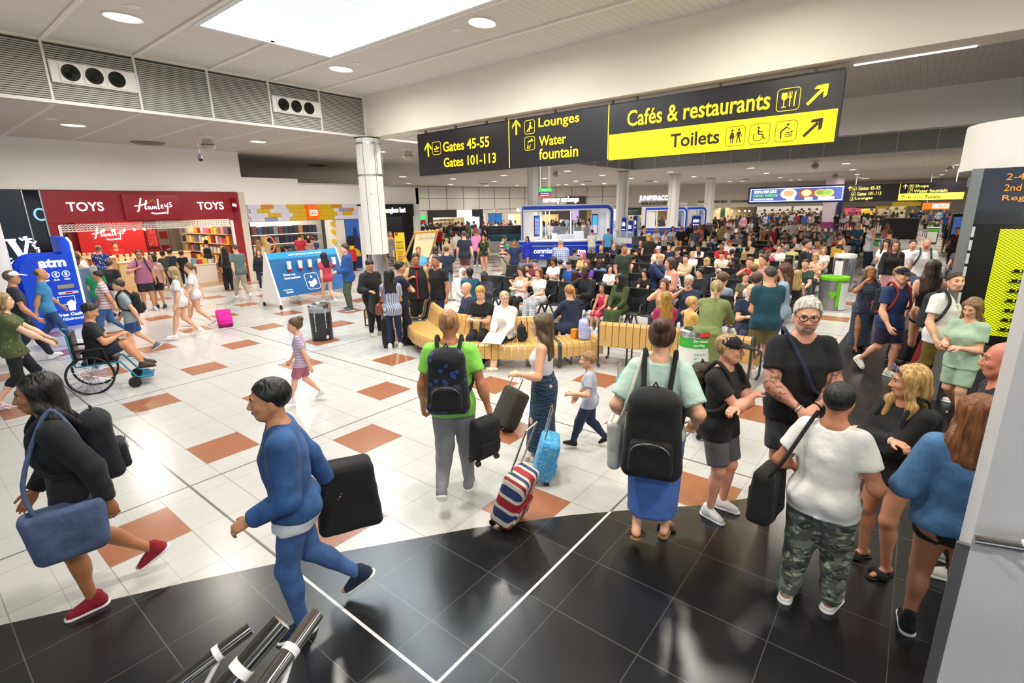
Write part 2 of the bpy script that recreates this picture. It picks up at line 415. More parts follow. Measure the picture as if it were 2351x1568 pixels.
# poses: everything in units of body height; x right, y forward, z up
def cr(P_,n=4):   # rounds a bent path
 P_ = [np.array(p,float) for p in P_]; Q = [P_[0]]+P_+[P_[-1]]; o = []
 for i in range(1,len(Q)-2):
  for k in range(n): t = k/n; o.append(tuple(.5*(2*Q[i]+(Q[i+1]-Q[i-1])*t+(2*Q[i-1]-5*Q[i]+4*Q[i+1]-Q[i+2])*t*t+(3*Q[i]-Q[i-1]-3*Q[i+1]+Q[i+2])*t**3)))
 return o+[tuple(P_[-1])]
POSES = {
 'stand': dict(),
 'stand2': dict(fl=(-.06,.05,0),fr=(.06,-.02,0),hl=(-.16,.03,.47),hr=(.15,.07,.55)),
 'front': dict(hl=(-.03,.14,.56),hr=(.035,.15,.55),el=(-.9,-.3,-.2),er=(.9,-.3,-.2),curl=.6),      # hands clasped low in front
 'phone': dict(hl=(-.04,.16,.64),hr=(.05,.17,.66),curl=.7,hp=-.35),
 'crossed': dict(hl=(.075,.115,.665),hr=(-.075,.12,.69),el=(-1,.25,-.5),er=(1,.25,-.5),curl=.5),
 'walk': dict(fl=(-.045,.17,0),fr=(.045,-.17,.035),hl=(-.14,-.1,.48),hr=(.14,.13,.5),lean=(0,.03),kr=.3,tl=12,tr=-30),
 'walk2': dict(fr=(.045,.17,0),fl=(-.045,-.17,.035),hr=(.14,-.1,.48),hl=(-.14,.13,.5),lean=(0,.03),tr=12,tl=-30),
 'hold': dict(hl=(-.14,.0,.46),hr=(.12,.17,.62),curl=.6),
 'drag': dict(fl=(-.045,.15,0),fr=(.045,-.16,.03),hl=(-.15,.06,.48),hr=(.17,-.12,.44),lean=(0,.03),tl=10,tr=-28,curl=.8),
 'up': dict(hl=(-.14,.0,.47),hr=(.07,.12,.84),er=(.8,.2,-1)),
 'bend': dict(lean=(0,.62),hl=(-.08,.34,.5),hr=(.1,.36,.48),hy=.2,hp=-.5,hips=-.06),
 'sit': dict(sit=1,hl=(-.06,.2,.36),hr=(.06,.2,.36)),
 'sitphone': dict(sit=1,hl=(-.04,.2,.46),hr=(.05,.2,.47),curl=.7,hp=-.45,lean=(0,.05)),
 'sitx': dict(sit=1,hl=(.07,.1,.47),hr=(-.07,.1,.49),el=(-1,.2,-.5),er=(1,.2,-.5),curl=.5),
 'sitlean': dict(sit=1,lean=(0,.35),hl=(-.09,.3,.33),hr=(.05,.33,.34),hp=-.4),
 'siteat': dict(sit=1,hl=(-.06,.2,.4),hr=(.03,.12,.62),er=(1,.1,-.9),curl=.7,hp=-.15),
 'sitside': dict(sit=1,lean=(.1,.02),hl=(-.1,.16,.36),hr=(.12,.1,.4),hy=.5),
}
def skel(pose,fem,child,big):
 P = dict(POSES[pose]) if isinstance(pose,str) else dict(POSES[pose[0]],**pose[1])
 S = {}; sit = P.get('sit',0)
 thl,shl = .245,.245; fl = P.get('fl',(-.065,.02,0)); fr = P.get('fr',(.065,.02,0))
 hz = (.31 if sit else .525)+P.get('hips',0)
 lean = V(*(P.get('lean',(0,.0))),1.); lean = nrm(V(lean[0],lean[1],1.)); yaw = P.get('twist',0.)
 if sit: py = -.02; fl = P.get('fl',(-.065,.27,0)); fr = P.get('fr',(.065,.27,0))
 else: py = P.get('py',0.)-(lean[1]*.12 if lean[1] > .3 else 0)
 pel = V(0,py,hz); ax = rotz(V(1,0,0),yaw); axs = nrm(ax-lean*(ax@lean)); fwd = np.cross(lean,axs)
 S.update(pel=pel,up=lean,ax=axs,fwd=fwd,base=pel-lean*.055,sit=sit)
 nb = pel+lean*.315; S['neck'] = nb
 sw = .09 if fem else .1
 if child: sw = .092
 S['sh'] = [pel+lean*.266-axs*sw,pel+lean*.266+axs*sw]
 S['hip'] = [pel-V(1,0,0)*.05-V(0,0,.0),pel+V(1,0,0)*.05]
 S['knee'] = []; S['ank'] = []; S['toe'] = []
 for i,f in enumerate((fl,fr)):
  toe = math.radians((P.get('tl',0),P.get('tr',0))[i]); yw_ = math.radians((P.get('yl',8),P.get('yr',-8))[i])
  td = rotz(V(0,math.cos(toe),math.sin(toe)),yw_)
  a = V(f[0],f[1],f[2]+.042)
  if toe < 0: a = a+V(0,0,-math.sin(toe)*.04)
  kn,a = ik(S['hip'][i],a,thl,shl,V(P.get('kx',0)*(1 if i else -1),1,.15 if not sit else 1.))
  S['knee'].append(kn); S['ank'].append(a); S['toe'].append(td)
 S['elb'] = []; S['wri'] = []
 hl = P.get('hl',(-.155,.02,.475)); hr = P.get('hr',(.155,.02,.475))
 for i,h in enumerate((hl,hr)):
  pole = V(*(P.get('el',(-.5,-1,-.3)),P.get('er',(.5,-1,-.3)))[i])
  h = V(*h)
  if P.get('lh'): h = pel+axs*h[0]+fwd*h[1]+lean*(h[2]-.525)
  e,w_ = ik(S['sh'][i],h,.178,.148,pole); S['elb'].append(e); S['wri'].append(w_)
 S['curl'] = P.get('curl',.35); S['hy'] = P.get('hy',0.); S['hp'] = P.get('hp',-.05); S['hr_'] = P.get('hroll',0.)
 hu = nrm(V(0,0,1)*.65+lean*.35); S['hc'] = nb+lean*.028+hu*.062+fwd*.016
 hf = nrm(rotz(V(fwd[0],fwd[1],0),S['hy'])); hf = nrm(hf+V(0,0,math.tan(S['hp']))); hx = nrm(np.cross(hf,V(0,0,1))); hu = np.cross(hx,hf)
 S['hR'] = np.stack([hx,hf,hu],1); S['hs'] = 1.28 if child else 1.05
 if child: S['hc'] = S['hc']+V(0,0,.006)
 S['big'] = big; S['fem'] = fem; S['child'] = child; S['P'] = P
 return S
def tprof(S,t=0,loose=0.):
 b = S['big']
 if S['fem']: p = [(-.03,.04,.045,0),(.0,.082,.062,-.004),(.05,.096,.07,-.006),(.13,.073,.056,0),(.19,.08,.06,.002),(.25,.087,.066,.004),(.29,.085,.055,0),(.32,.07,.045,-.002),(.345,.05,.037,-.004),(.37,.032,.032,-.004)]
 else: p = [(-.03,.04,.045,0),(.0,.08,.062,-.004),(.05,.09,.066,-.002),(.13,.083,.06,.002),(.19,.09,.066,.004),(.25,.1,.07,.004),(.29,.098,.058,0),(.32,.08,.047,-.002),(.345,.056,.04,-.004),(.37,.037,.034,-.004)]
 q = []
 for s,rx,ry,o in p:
  wgt = math.exp(-((s-.13)/.12)**2); kx = 1+b*(.25+.55*wgt); ky = 1+b*(.3+.9*wgt)
  if S['child']: kx *= .92
  rx2,ry2 = rx*kx,ry*ky
  if loose: rx2 = max(rx2,(.088 if S['fem'] else .097)*(1+b*.5)*(1 if s < .28 else 0)*loose+rx2*(1-loose))
  q.append((s,rx2,ry2,o+(ry2-ry)*.5))
 return q
def body_field(S,lvl,head=True,hands=True):
 f = Fld(); b = S['big']; g = 1+.5*b
 f.tube(S['base'],S['ax'],S['up'],tprof(S),k=.02,ex=2.2)
 for i in (0,1):
  sg = -1 if i == 0 else 1; h,kn,a = S['hip'][i],S['knee'][i],S['ank'][i]
  f.cone(h,kn,.054*g,.034*(1+.25*b),k=.03); f.cone(kn,a,.032*(1+.3*b),.0195,k=.018)
  d = nrm(a-kn); back = nrm(np.cross(np.cross(d,S['toe'][i]),d)); f.ell(kn+(a-kn)*.3-back*.012,(.027*g,.03*g,.062),R=np.stack([np.cross(back,d),back,d],1),k=.02)
  if S['fem'] or b > .2: f.ell(h+V(0,-.03,.0),(.05*g,.045*g,.055),k=.03)
  td = S['toe'][i]; f.cone(a-V(0,0,.016)-td*.02,a+td*.08-V(0,0,.026),.0195,.0125,k=.012,flat=(V(0,0,1),1.25)) if lvl < 2 else f.cone(a-V(0,0,.02),a+td*.075-V(0,0,.026),.024,.018,k=.015)
  sh,e,w_ = S['sh'][i],S['elb'][i],S['wri'][i]
  f.cone(sh,e,.032*g*(1 if not S['fem'] else .9),.0235*g,k=.03); f.cone(e,w_,.0245*g,.0155,k=.015); f.ell(e+(w_-e)*.28,(.027*g,.027*g,.05),R=fr_(w_-e),k=.02)
  if hands: hand_field(f,S,i,lvl)
 if S['fem'] and not S['child']:
  for sg in (-1,1): f.ell(S['base']+S['up']*.235+S['ax']*.04*sg+S['fwd']*.05*(1+b),(.036*g,.03*g,.036*g),R=np.stack([S['ax'],S['fwd'],S['up']],1),k=.03)
 f.cone(S['neck']-S['up']*.02,S['hc']-S['hR'][:,2]*.02-S['hR'][:,1]*.012,.034*g,.029*g,k=.02)
 for sg in (-1,1): f.cone(S['neck']-S['up']*.006,S['sh'][0 if sg < 0 else 1]-S['ax']*sg*.012,.019*g,.027*g,k=.03)
 if head: head_field(f,S,lvl)
 return f
def fr_(d):
 d = nrm(V(*d)); a = nrm(np.cross(d,V(0,0,1) if abs(d[2]) < .9 else V(1,0,0))); return np.stack([a,np.cross(d,a),d],1)
def hand_frame(S,i):
 w_,e = S['wri'][i],S['elb'][i]; d = nrm(w_-e); sg = -1 if i == 0 else 1
 n_ = -sg*S['ax']+S['fwd']*.05     # palm faces the body
 if S['P'].get('palm'): n_ = V(*S['P']['palm'][i])
 elif S['wri'][i][2] > .52 and not S['sit']: n_ = V(0,0,-1)-sg*S['ax']*.6
 elif S['sit']: n_ = V(0,0,-1)-sg*S['ax']*.3
 n_ = nrm(n_-d*(n_@d)); s_ = np.cross(d,n_)      # s_: across the palm
 # thumb side: towards forward/up
 if s_@(S['fwd']+V(0,0,.6)) < 0: s_ = -s_
 return w_,d,n_,s_
def hand_field(f,S,i,lvl,part=None):
 w_,d,n_,s_ = hand_frame(S,i); q = 1.12 if S['child'] else 1.0
 if lvl >= 2:
  f.ell(w_+d*.045,(.024*q,.012,.045),R=np.stack([s_,n_,d],1),k=.012); return
 f.ell(w_+d*.03*q,(.0235*q,.0105*q,.032*q),R=np.stack([s_,n_,d],1),k=.01)
 f.cone(w_,w_+d*.018,.015,.016,k=.01,flat=(n_,1.3))
 cu = S['curl']; r = .0052*q if lvl == 0 else .0062
 for j,(off,ln) in enumerate(((.0165,.042),(.0055,.047),(-.0055,.044),(-.0162,.036))):
  c = cu*(1+.12*j); p0 = w_+d*.05*q+s_*off*q-d*abs(off)*.12; d1 = nrm(d*math.cos(c*.9)+n_*math.sin(c*.9)); d2 = nrm(d*math.cos(c*2)+n_*math.sin(c*2)); d3 = nrm(d*math.cos(c*2.9)+n_*math.sin(c*2.9))
  L_ = ln*q; p1 = p0+d1*L_*.45; p2 = p1+d2*L_*.32; p3 = p2+d3*L_*.23
  f.cone(p0-d*.012,p1,r*1.1,r,k=.004); f.cone(p1,p2,r,r*.93,k=.003); f.cone(p2,p3,r*.93,r*.85,k=.003)
 t0 = w_+d*.014*q+s_*.014*q; t1 = t0+nrm(s_*.75+d*.8+n_*.35)*.026*q; t2 = t1+nrm(d*1.0+s_*.25+n_*.35*(.4+cu))*.024*q
 f.cone(t0,t1,r*1.7,r*1.15,k=.008); f.cone(t1,t2,r*1.15,r*.95,k=.003)
def head_field(f,S,lvl):
 R = S['hR']; s = S['hs']; c = S['hc']
 def L(x,y,z): return c+R@V(x,y,z)*s
 k = .012*s
 wj = .9 if S['fem'] else 1.
 f.ell(L(0,-.008,.018),V(.0445,.056,.049)*s,R,k=.02)
 f.ell(L(0,.014,-.014),V(.0355*wj,.04,.046)*s,R,k=.018)
 f.ell(L(0,.026,-.047),V(.021*wj,.021,.017)*s,R,k=.022)
 for sg in (-1,1):
  f.cone(L(.036*sg*wj,-.004,-.022),L(.016*sg*wj,.03,-.05),.011*s,.011*s,k=.02)
  f.ell(L(.045*sg,-.006,-.003),V(.0055,.0115,.0175)*s,R,k=.006)
  if lvl < 2:
   f.ell(L(.02*sg,.036,-.014),V(.014,.012,.012)*s,R,k=.014)
   f.ell(L(.0175*sg,.0535,.0035),V(.0105,.0085,.005)*s,R,k=.007,op=1)
 if lvl < 2:
  f.cone(L(-.02,.045,.0145),L(.02,.045,.0145),.0055*s,.0055*s,k=.01)
  f.cone(L(0,.05,.006),L(0,.0625,-.0165),.0052*s,.0072*s,k=.007)
  for sg in (-1,1): f.ell(L(.0075*sg,.056,-.0185),V(.0055,.006,.0045)*s,R,k=.005)
  f.ell(L(0,.0495,-.0335),V(.014,.008,.0075)*s,R,k=.007)
  f.ell(L(0,.0585,-.0335),V(.013,.004,.0012)*s,R,k=.003,op=1)
 else: f.cone(L(0,.048,.004),L(0,.06,-.016),.006*s,.009*s,k=.008)
def wrinkle(am):
 def mod(D,X,Y,Z):
  w_ = np.sin(X*61+np.sin(Z*23)*2.1)*np.sin(Z*47+np.sin(Y*31+X*17)*1.7)+.6*np.sin((X+Y)*38+Z*71)
  return D+np.where(np.abs(D) < .05,am*w_,0).astype(np.float32)
 return mod
def top_field(S,kind,lvl):
 f = Fld(); b = S['big']; g = 1+.5*b
 loose = {'tee': .75,'polo': .6,'shirt': .7,'long': .6,'hoodie': 1.,'jacket': 1.,'tank': .15,'vest': 1.,'dress': .2,'crop': .3,'blouse': .6,'cami': .1}[kind]
 th = {'tee': .008,'polo': .008,'shirt': .009,'long': .009,'hoodie': .017,'jacket': .015,'tank': .005,'vest': .02,'dress': .006,'crop': .006,'blouse': .01,'cami': .005}[kind]
 hem = {'tee': -.012,'polo': -.01,'shirt': -.03,'long': -.005,'hoodie': -.02,'jacket': .035,'tank': .02,'vest': -.02,'dress': -.02,'crop': .12,'blouse': .01,'cami': .03}[kind]
 slv = {'tee': .62,'polo': .6,'shirt': .7,'long': 2,'hoodie': 2,'jacket': 2,'tank': 0,'vest': 0,'dress': 0,'crop': .4,'blouse': .8,'cami': 0}[kind]
 if S['P'].get('hem') is not None: hem = S['P']['hem']
 if S['sit']: hem = max(hem,.0)
 pr = tprof(S,loose=loose); nk = .35 if kind not in ('tank','cami') else .318
 pr2 = [(hem-.001,np.interp(hem,[p[0] for p in pr],[max(p[1],.09*g if loose > .5 else p[1]) for p in pr]),np.interp(max(hem,.02),[p[0] for p in pr],[p[2] for p in pr]),0)]+[p for p in pr if p[0] > hem+.01]
 nc = S['neck']+S['fwd']*.02+S['up']*.012; holes = [(nc,.043*g)] if kind not in ('hoodie','vest') else [(nc+S['up']*.01,.04*g)]
 if kind in ('tank','cami','dress'): holes = [(nc+S['fwd']*.02-S['up']*.01,.06)]
 f.tube(S['base'],S['ax'],S['up'],pr2,k=.02,t=th,lo=hem,hi=nk+th,ex=2.2,holes=holes)
 if S['fem'] and not S['child']:
  for sg in (-1,1): f.ell(S['base']+S['up']*.235+S['ax']*.04*sg+S['fwd']*.05*(1+b),V(.036*g+th,.03*g+th,.036*g+th),R=np.stack([S['ax'],S['fwd'],S['up']],1),k=.035)
 if kind not in ('tank','cami'):
  for sg in (-1,1):
   sh_ = S['sh'][0 if sg < 0 else 1]; f.cone(S['neck']-S['up']*.014+S['ax']*sg*.02,sh_-S['ax']*sg*.006,.018*g+th*.6,.03*g+th*.5,k=.025)
 for i in (0,1):
  sh,e,w_ = S['sh'][i],S['elb'][i],S['wri'][i]; ra = .034*g+th
  if slv == 0: continue
  if slv < 1:
   q = sh+(e-sh)*slv; d = nrm(e-sh); fl_ = .006 if kind in ('tee','blouse','polo') else .002
   f.cone(sh,e,ra,.03*g+th+fl_,k=.02,clip=[(q,d)])
  else:
   d = nrm(w_-e); q = w_-d*.006; f.cone(sh,e,ra,.028*g+th,k=.025); f.cone(e,w_,.028*g+th,.018+th*.9,k=.015,clip=[(q,d)])
 if hem < .028 or kind == 'jacket':
  hp_ = [(S['base']+S['up']*hem,-S['up'])]
  for i in (0,1): f.cone(S['hip'][i],S['hip'][i]+nrm(S['knee'][i]-S['hip'][i])*.1,.066*g+th*.4,.064*g+th*.4,k=.02,clip=hp_); f.ell(S['hip'][i]+V(0,-.03,0),(.058*g+th*.7,.056*g+th*.7,.062),k=.02,clip=hp_)
 if kind == 'hoodie':
  f.ell(S['neck']-S['fwd']*.035+S['up']*.0,(.06,.035,.035),R=np.stack([S['ax'],S['fwd'],S['up']],1),k=.02)
 return f
def bottom_field(S,kind,lvl):
 """kind: trousers jeans leggings wide joggers shorts(len) skirt(len) midi maxi"""
 f = Fld(); b = S['big']; g = 1+.5*b
 th = {'trousers': .012,'jeans': .006,'leggings': .004,'wide': .014,'joggers': .016,'shorts': .013,'hotpants': .008,'capri': .006,'skirt': .01,'midi': .01,'maxi': .01,'cargo': .024}[kind]
 pr = tprof(S); top = .125 if kind not in ('skirt','midi','maxi') else .135
 f.tube(S['base'],S['ax'],S['up'],[p for p in pr if p[0] < .2],k=.02,t=min(th*.5,.004),lo=-.03,hi=top,ex=2.2)
 seat = [S['hip'][0]+V(.025,-.03,0),S['hip'][1]+V(-.025,-.03,0)]
 t2 = min(th,.007)
 for s_ in seat: f.ell(s_,V(.05*g+t2,.046*g+t2,.055),k=.02)
 for h_ in S['hip']: f.ell(h_,V(.055*g+t2*.5,.053*g+t2*.5,.06),k=.02)
 cut = {'shorts': .86,'hotpants': .36,'capri': 1.35}.get(kind,2.)
 if kind in ('skirt','midi','maxi'):
  ln = {'skirt': .2,'midi': .36,'maxi': .46}[kind]
  if S['sit']:
   for i in (0,1): f.cone(S['hip'][i],S['knee'][i],.062*g,.05,k=.05)
   if kind != 'skirt':
    for i in (0,1): f.cone(S['knee'][i],S['ank'][i]+V(0,0,.05),.048,.06,k=.06)
  else:
   km = (S['knee'][0]+S['knee'][1])/2; am = (S['ank'][0]+S['ank'][1])/2; dn = nrm((km if kind == 'skirt' else am)-S['pel']); wd = {'skirt': .1,'midi': .105,'maxi': .12}[kind]
   o = S['pel']+dn*ln; sp = np.linalg.norm((S['ank'][0]-S['ank'][1])[:2]); ry = (.07+.25*sp) if kind != 'skirt' else .07+.12*sp
   f.tube(o,np.cross(-dn,-S['fwd']) if False else S['ax'],-dn,[(0,wd*g,ry*g,0),(ln*.5,.112*g,.08*g+.06*sp,0),(ln-.03,.116*g,.088*g,-.01),(ln+.03,.104*g,.076*g,-.005),(ln+.08,.082*g,.062*g,0)],k=.03,ex=2.1)
  return f
 for i in (0,1):
  h,kn,a = S['hip'][i],S['knee'][i],S['ank'][i]
  fl_ = {'shorts': .012,'wide': .02}.get(kind,0)
  if cut < 1:
   q = h+(kn-h)*cut; d = nrm(kn-h); f.cone(h,kn,.05*g+th,.036*g+th+fl_*.5,k=.012,clip=[(q,d)])
  else:
   f.cone(h,kn,.051*g+th,.035*(1+.25*b)+th*.9+fl_*.6,k=.012)
   end = a+nrm(kn-a)*{'joggers': .012,'leggings': .0,'jeans': -.004}.get(kind,-.012)
   if kind == 'capri': end = kn+(a-kn)*.4
   d = nrm(a-kn); rb = {'wide': .05,'joggers': .03,'cargo': .036,'jeans': .024,'leggings': .021,'capri': .03}.get(kind,.032)
   f.cone(kn,end,.034*(1+.3*b)+th*.9+fl_*.6,rb,k=.02,clip=[(end,d)])
   back = nrm(np.cross(np.cross(d,S['toe'][i]),d)); f.ell(kn+(a-kn)*.3-back*.01,(.026*g+th*.7,.03*g+th*.7,.06),R=np.stack([np.cross(back,d),back,d],1),k=.02)
   if kind == 'cargo':
    f.cone(kn+(a-kn)*.75,a+nrm(kn-a)*.03,.044,.042,k=.02)
 return f
def hair_field(S,st,lvl):
 R = S['hR']; s = S['hs']; c = S['hc']; f = Fld()
 def L(x,y,z): return c+R@V(x,y,z)*s
 def cl(p,n_): return [(L(*p),R@V(*n_))]
 t = {'buzz': -.0005,'balding': -.0005,'short': .005,'quiff': .007,'curly': .011,'afro': .02}.get(st,.006)
 nn = nrm(V(0,.69,-.72)); 
 if st in ('balding',): nn = nrm(V(0,.5,.5)); f.ell(L(0,-.01,.016),V(.0465+t,.0575+t,.0505+t)*s,R,clip=cl((0,-.02,.02),nn)+cl((0,0,-.035),(0,0,-1))); return f
 if st == 'hijab':
  f.ell(L(0,-.008,.012),V(.052,.062,.06)*s,R,k=.03,clip=None); f.ell(L(0,.0,-.06),V(.055,.055,.05)*s,R,k=.04)
  f.tube(S['base']+S['up']*.26,S['ax'],S['up'],[(0,.11,.075,0),(.06,.09,.06,0),(.1,.05,.045,0)],k=.04)
  f.ell(L(0,.06,-.006),V(.03,.04,.042)*s,R,k=.01,op=1); return f
 f.ell(L(0,-.011,.018),V(.046+t,.0575+t,.0515+t)*s,R,k=.01,clip=cl((0,.044,.044),nn))
 if st in ('quiff','curly','afro','messy'):
  r_ = {'quiff': .0115,'curly': .02,'afro': .03,'messy': .016}[st]
  for x,y in ((-.022,.018),(0,.026),(.022,.018),(-.03,.0),(.03,0),(0,.005),(-.015,-.03),(.015,-.03)): f.ell(L(x,y,.061-.5*(x*x+y*y)/.05),V(r_,r_,r_*.7)*s,R,k=.012)
 if st in ('long','longfront','bob','ginger','wavy','locs'):
  e = {'bob': .07,'ginger': .15,'locs': .12}.get(st,.19); dn = -S['up']; bk = -S['fwd']
  top = L(0,-.035,.02); mid = L(0,-.043,-.04); end = S['neck']+bk*.05+dn*(e-.09)
  f.cone(top,mid,.05*s,.045*s,k=.02,flat=(R[:,1],1.35)); f.cone(mid,end,.046*s,.042,k=.02,flat=(S['fwd'],1.6))
  for sg in (-1,1):
   f.cone(L(.037*sg,.012,.03),L(.044*sg,.004,-.045),.017*s,.016*s,k=.02)
   if st == 'bob': f.cone(L(.044*sg,.0,-.04),L(.042*sg,-.005,-.07),.018,.013,k=.02)
   else:
    q = S['neck']+S['ax']*sg*.055; f.cone(L(.044*sg,.004,-.045),q+S['fwd']*(.035 if st == 'longfront' else -.02)-S['up']*.01,.016*s,.02,k=.02)
    if st == 'longfront': f.cone(q+S['fwd']*.035-S['up']*.01,q+S['fwd']*.075-S['up']*.15-S['ax']*sg*.01,.02,.013,k=.02)
    else: f.cone(q-S['fwd']*.02,q-S['fwd']*.04-S['up']*(e-.07),.02,.02,k=.03)
 if st == 'pony': f.cone(L(0,-.055,.02),L(0,-.085,.0),.02*s,.018*s,k=.01); f.cone(L(0,-.085,0),L(0,-.085,-.1),.019*s,.01*s,k=.01)
 if st == 'bun': f.ell(L(0,-.055,.052),V(.032,.03,.03)*s,R,k=.008)
 if st in ('pony','bun','long','longfront'):
  f.ell(L(0,-.02,.005),V(.047,.05,.045)*s,R,k=.01,clip=cl((0,-.005,0),(0,1,.1)))
 if st == 'beard': pass
 return f
MC = {}
RES = (.0075,.0125,.019,.024)
def field_mesh(key,fld,res,mt,mod=None,it=0,D_only=False):
 D,L = fld.grid(res,mod=mod); vs,F = surf(D,L,res)
 if it and len(vs): vs = smooth(vs,F,it)
 return vs,F
def shoe_mesh(style,lvl,lift=0.):
 """foot at origin (ankle axis on the floor), toe along +y, in body-height units"""
 k = ('shoe',style,lvl)
 if k in MC: return MC[k]
 res = (.0035,.006,.011,.014)[lvl]; f = Fld(); so = Fld(); fl = [((0,0,.008),(0,0,-1))]
 if style in ('sneaker','boot','hightop'):
  f.cone((0,-.022,.026),(0,.078,.018),.027,.02,k=.02,clip=fl); f.cone((0,-.012,.03),(0,-.014,.062 if style == 'sneaker' else .085),.026,.024,k=.02); f.cone((0,.0,.045),(0,.05,.025),.024,.02,k=.02)
  so.cone((0,-.024,.01),(0,.08,.009),.031,.025,k=.01,clip=[((0,0,.013),(0,0,1)),((0,0,.0),(0,0,-1))])
 elif style == 'clog':
  f.cone((0,-.022,.02),(0,.0,.02),.029,.029,k=.01,clip=fl+[((0,0,.03),(0,0,1))]); f.cone((0,.02,.024),(0,.07,.02),.03,.027,k=.02,clip=fl); f.ell((0,-.015,.05),(.021,.03,.04),k=.006,op=1)
  so.cone((0,-.024,.01),(0,.075,.009),.032,.03,k=.01,clip=[((0,0,.013),(0,0,1)),((0,0,.0),(0,0,-1))])
 else:   # sandal / slide
  so.cone((0,-.024,.006),(0,.08,.006),.026,.027,k=.01,clip=[((0,0,.011),(0,0,1)),((0,0,.0),(0,0,-1))])
  f.cone((-.022,.045,.012),(.022,.045,.012),.026,.026,k=.01,clip=[((0,.03,0),(0,-1,0)),((0,.064,0),(0,1,0)),((0,0,.006),(0,0,-1))])
 up = field_mesh(None,f,res,None,it=1 if lvl < 2 else 0); sl = field_mesh(None,so,res*.9,None)
 MC[k] = (up,sl); return MC[k]
PEOPLE = []
def person(label,pos,H,face,pose='stand',top=None,bottom=None,hair=('short','2a1c12'),sk='c99678',shoes=('sneaker','e8e8e8','f2f2f2'),lvl=1,
   fem=0,child=0,big=0.,group=None,cap=None,glasses=None,over=None,beard=None,brow=None,extra=None,sleeve=None,name='person',eyes=None):
 """pos: world xy; face: heading of the body as world angle (radians, 0 = +x)"""
 key = (str(pose),fem,child,big,lvl); S = MC.get(key)
 if S is None: S = MC[key] = skel(pose,fem,child,big)
 res = RES[lvl]; it = 1 if lvl < 3 else 0
 bk = ('body',)+key
 if bk not in MC:
  if lvl == 0:
   vs,F = field_mesh(None,body_field(S,0,head=True,hands=False),res,None,it=1)
   hf = Fld(); hf.cone(S['neck']-S['up']*.02,S['hc']-S['hR'][:,2]*.02-S['hR'][:,1]*.012,.034*(1+.5*big),.029*(1+.5*big),k=.02); head_field(hf,S,0)
   # fine head replaces the coarse one above the chin line
   pts = [(vs,F)]; c = S['hc']; keep = np.linalg.norm(vs[F].mean(1)-(c+V(0,0,.004)),axis=1) > .07*S['hs']
   D,L = hf.grid(.0034); hv,hF = surf(D,L,.0034); hv = smooth(hv,hF,1)
   pts = [(vs,F[keep]),(hv,hF)]
   for i in (0,1):
    h_ = Fld(); w_,d,n_,s_ = hand_frame(S,i); h_.cone(w_-d*.03,w_,.0175,.0155,k=.01); hand_field(h_,S,i,0); D,L = h_.grid(.0028); a_,b_ = surf(D,L,.0028); pts.append((smooth(a_,b_,1),b_))
   MC[bk] = mk('person_body',pts,skin(sk))
  else:
   MC[bk] = mk('person_body',[field_mesh(None,body_field(S,lvl),res,None,it=it)],skin(sk))
 sc_ = H; root = link(name,MC[bk]); root.location = (pos[0],pos[1],pos[2] if len(pos) > 2 else 0); root.rotation_euler = (0,0,face-PI/2); root.scale = (sc_,)*3
 tag(root,label,'person',group)
 root.material_slots[0].link = 'OBJECT'; root.material_slots[0].material = skin(sk)
 def child_(nm,me,mt):
  o = link(nm,me,root); 
  if isinstance(mt,(list,tuple)): mts = mt
  else: mts = [mt]
  for i,q in enumerate(mts): o.material_slots[i].link = 'OBJECT'; o.material_slots[i].material = q
  return o
 def cached(k,fn):
  if k not in MC: MC[k] = fn()
  return MC[k]
 wr = wrinkle(.0011) if lvl < 2 else None
 if top:
  kd,cl_ = top[:2]
  me = cached(('top',kd)+key,lambda: mk('shirt',[field_mesh(None,top_field(S,kd,lvl),res,None,mod=wr,it=it)],cloth(cl_)))
  child_({'tee': 't_shirt','polo': 'polo_shirt','long': 'sweatshirt','hoodie': 'hoodie','jacket': 'jacket','tank': 'tank_top','cami': 'tank_top','vest': 'vest','dress': 'dress_top','crop': 'crop_top','blouse': 'blouse','shirt': 'shirt'}[kd],me,cloth(cl_))
 if over: child_('vest',cached(('top',over[0])+key,lambda: mk('shirt',[field_mesh(None,top_field(S,over[0],lvl),res,None,mod=wr,it=it)],cloth(over[1]))),cloth(over[1]))
 if bottom:
  kd,cl_ = bottom[:2]
  me = cached(('bot',kd)+key,lambda: mk('trousers',[field_mesh(None,bottom_field(S,kd,lvl),res,None,mod=wr,it=it)],cloth(cl_)))
  child_({'shorts': 'shorts','hotpants': 'shorts','skirt': 'skirt','midi': 'skirt','maxi': 'skirt','leggings': 'leggings','capri': 'leggings','jeans': 'jeans'}.get(kd,'trousers'),me,cloth(cl_))
 if hair and hair[0] != 'bald':
  hs = hair[0]; hm = cloth(hair[1]) if hs == 'hijab' else hairm(hair[1])
  me = cached(('hair',hs)+key,lambda: mk('hair',[field_mesh(None,hair_field(S,hs,lvl),(.0042,.008,.013,.018)[lvl],None,it=it,mod=(lambda D,X,Y,Z: D+np.where(np.abs(D) < .03,.0012*np.sin(X*290+np.sin(Z*40)*3)*np.sin(Y*260+np.sin(Z*37)*3),0).astype(np.float32)) if lvl < 2 and hs not in ('buzz','balding','hijab') else None)],hm))
  child_('headscarf' if hs == 'hijab' else 'hair',me,hm)
 R = S['hR']; s = S['hs']; c = S['hc']
 def L(x,y,z): return c+R@V(x,y,z)*s
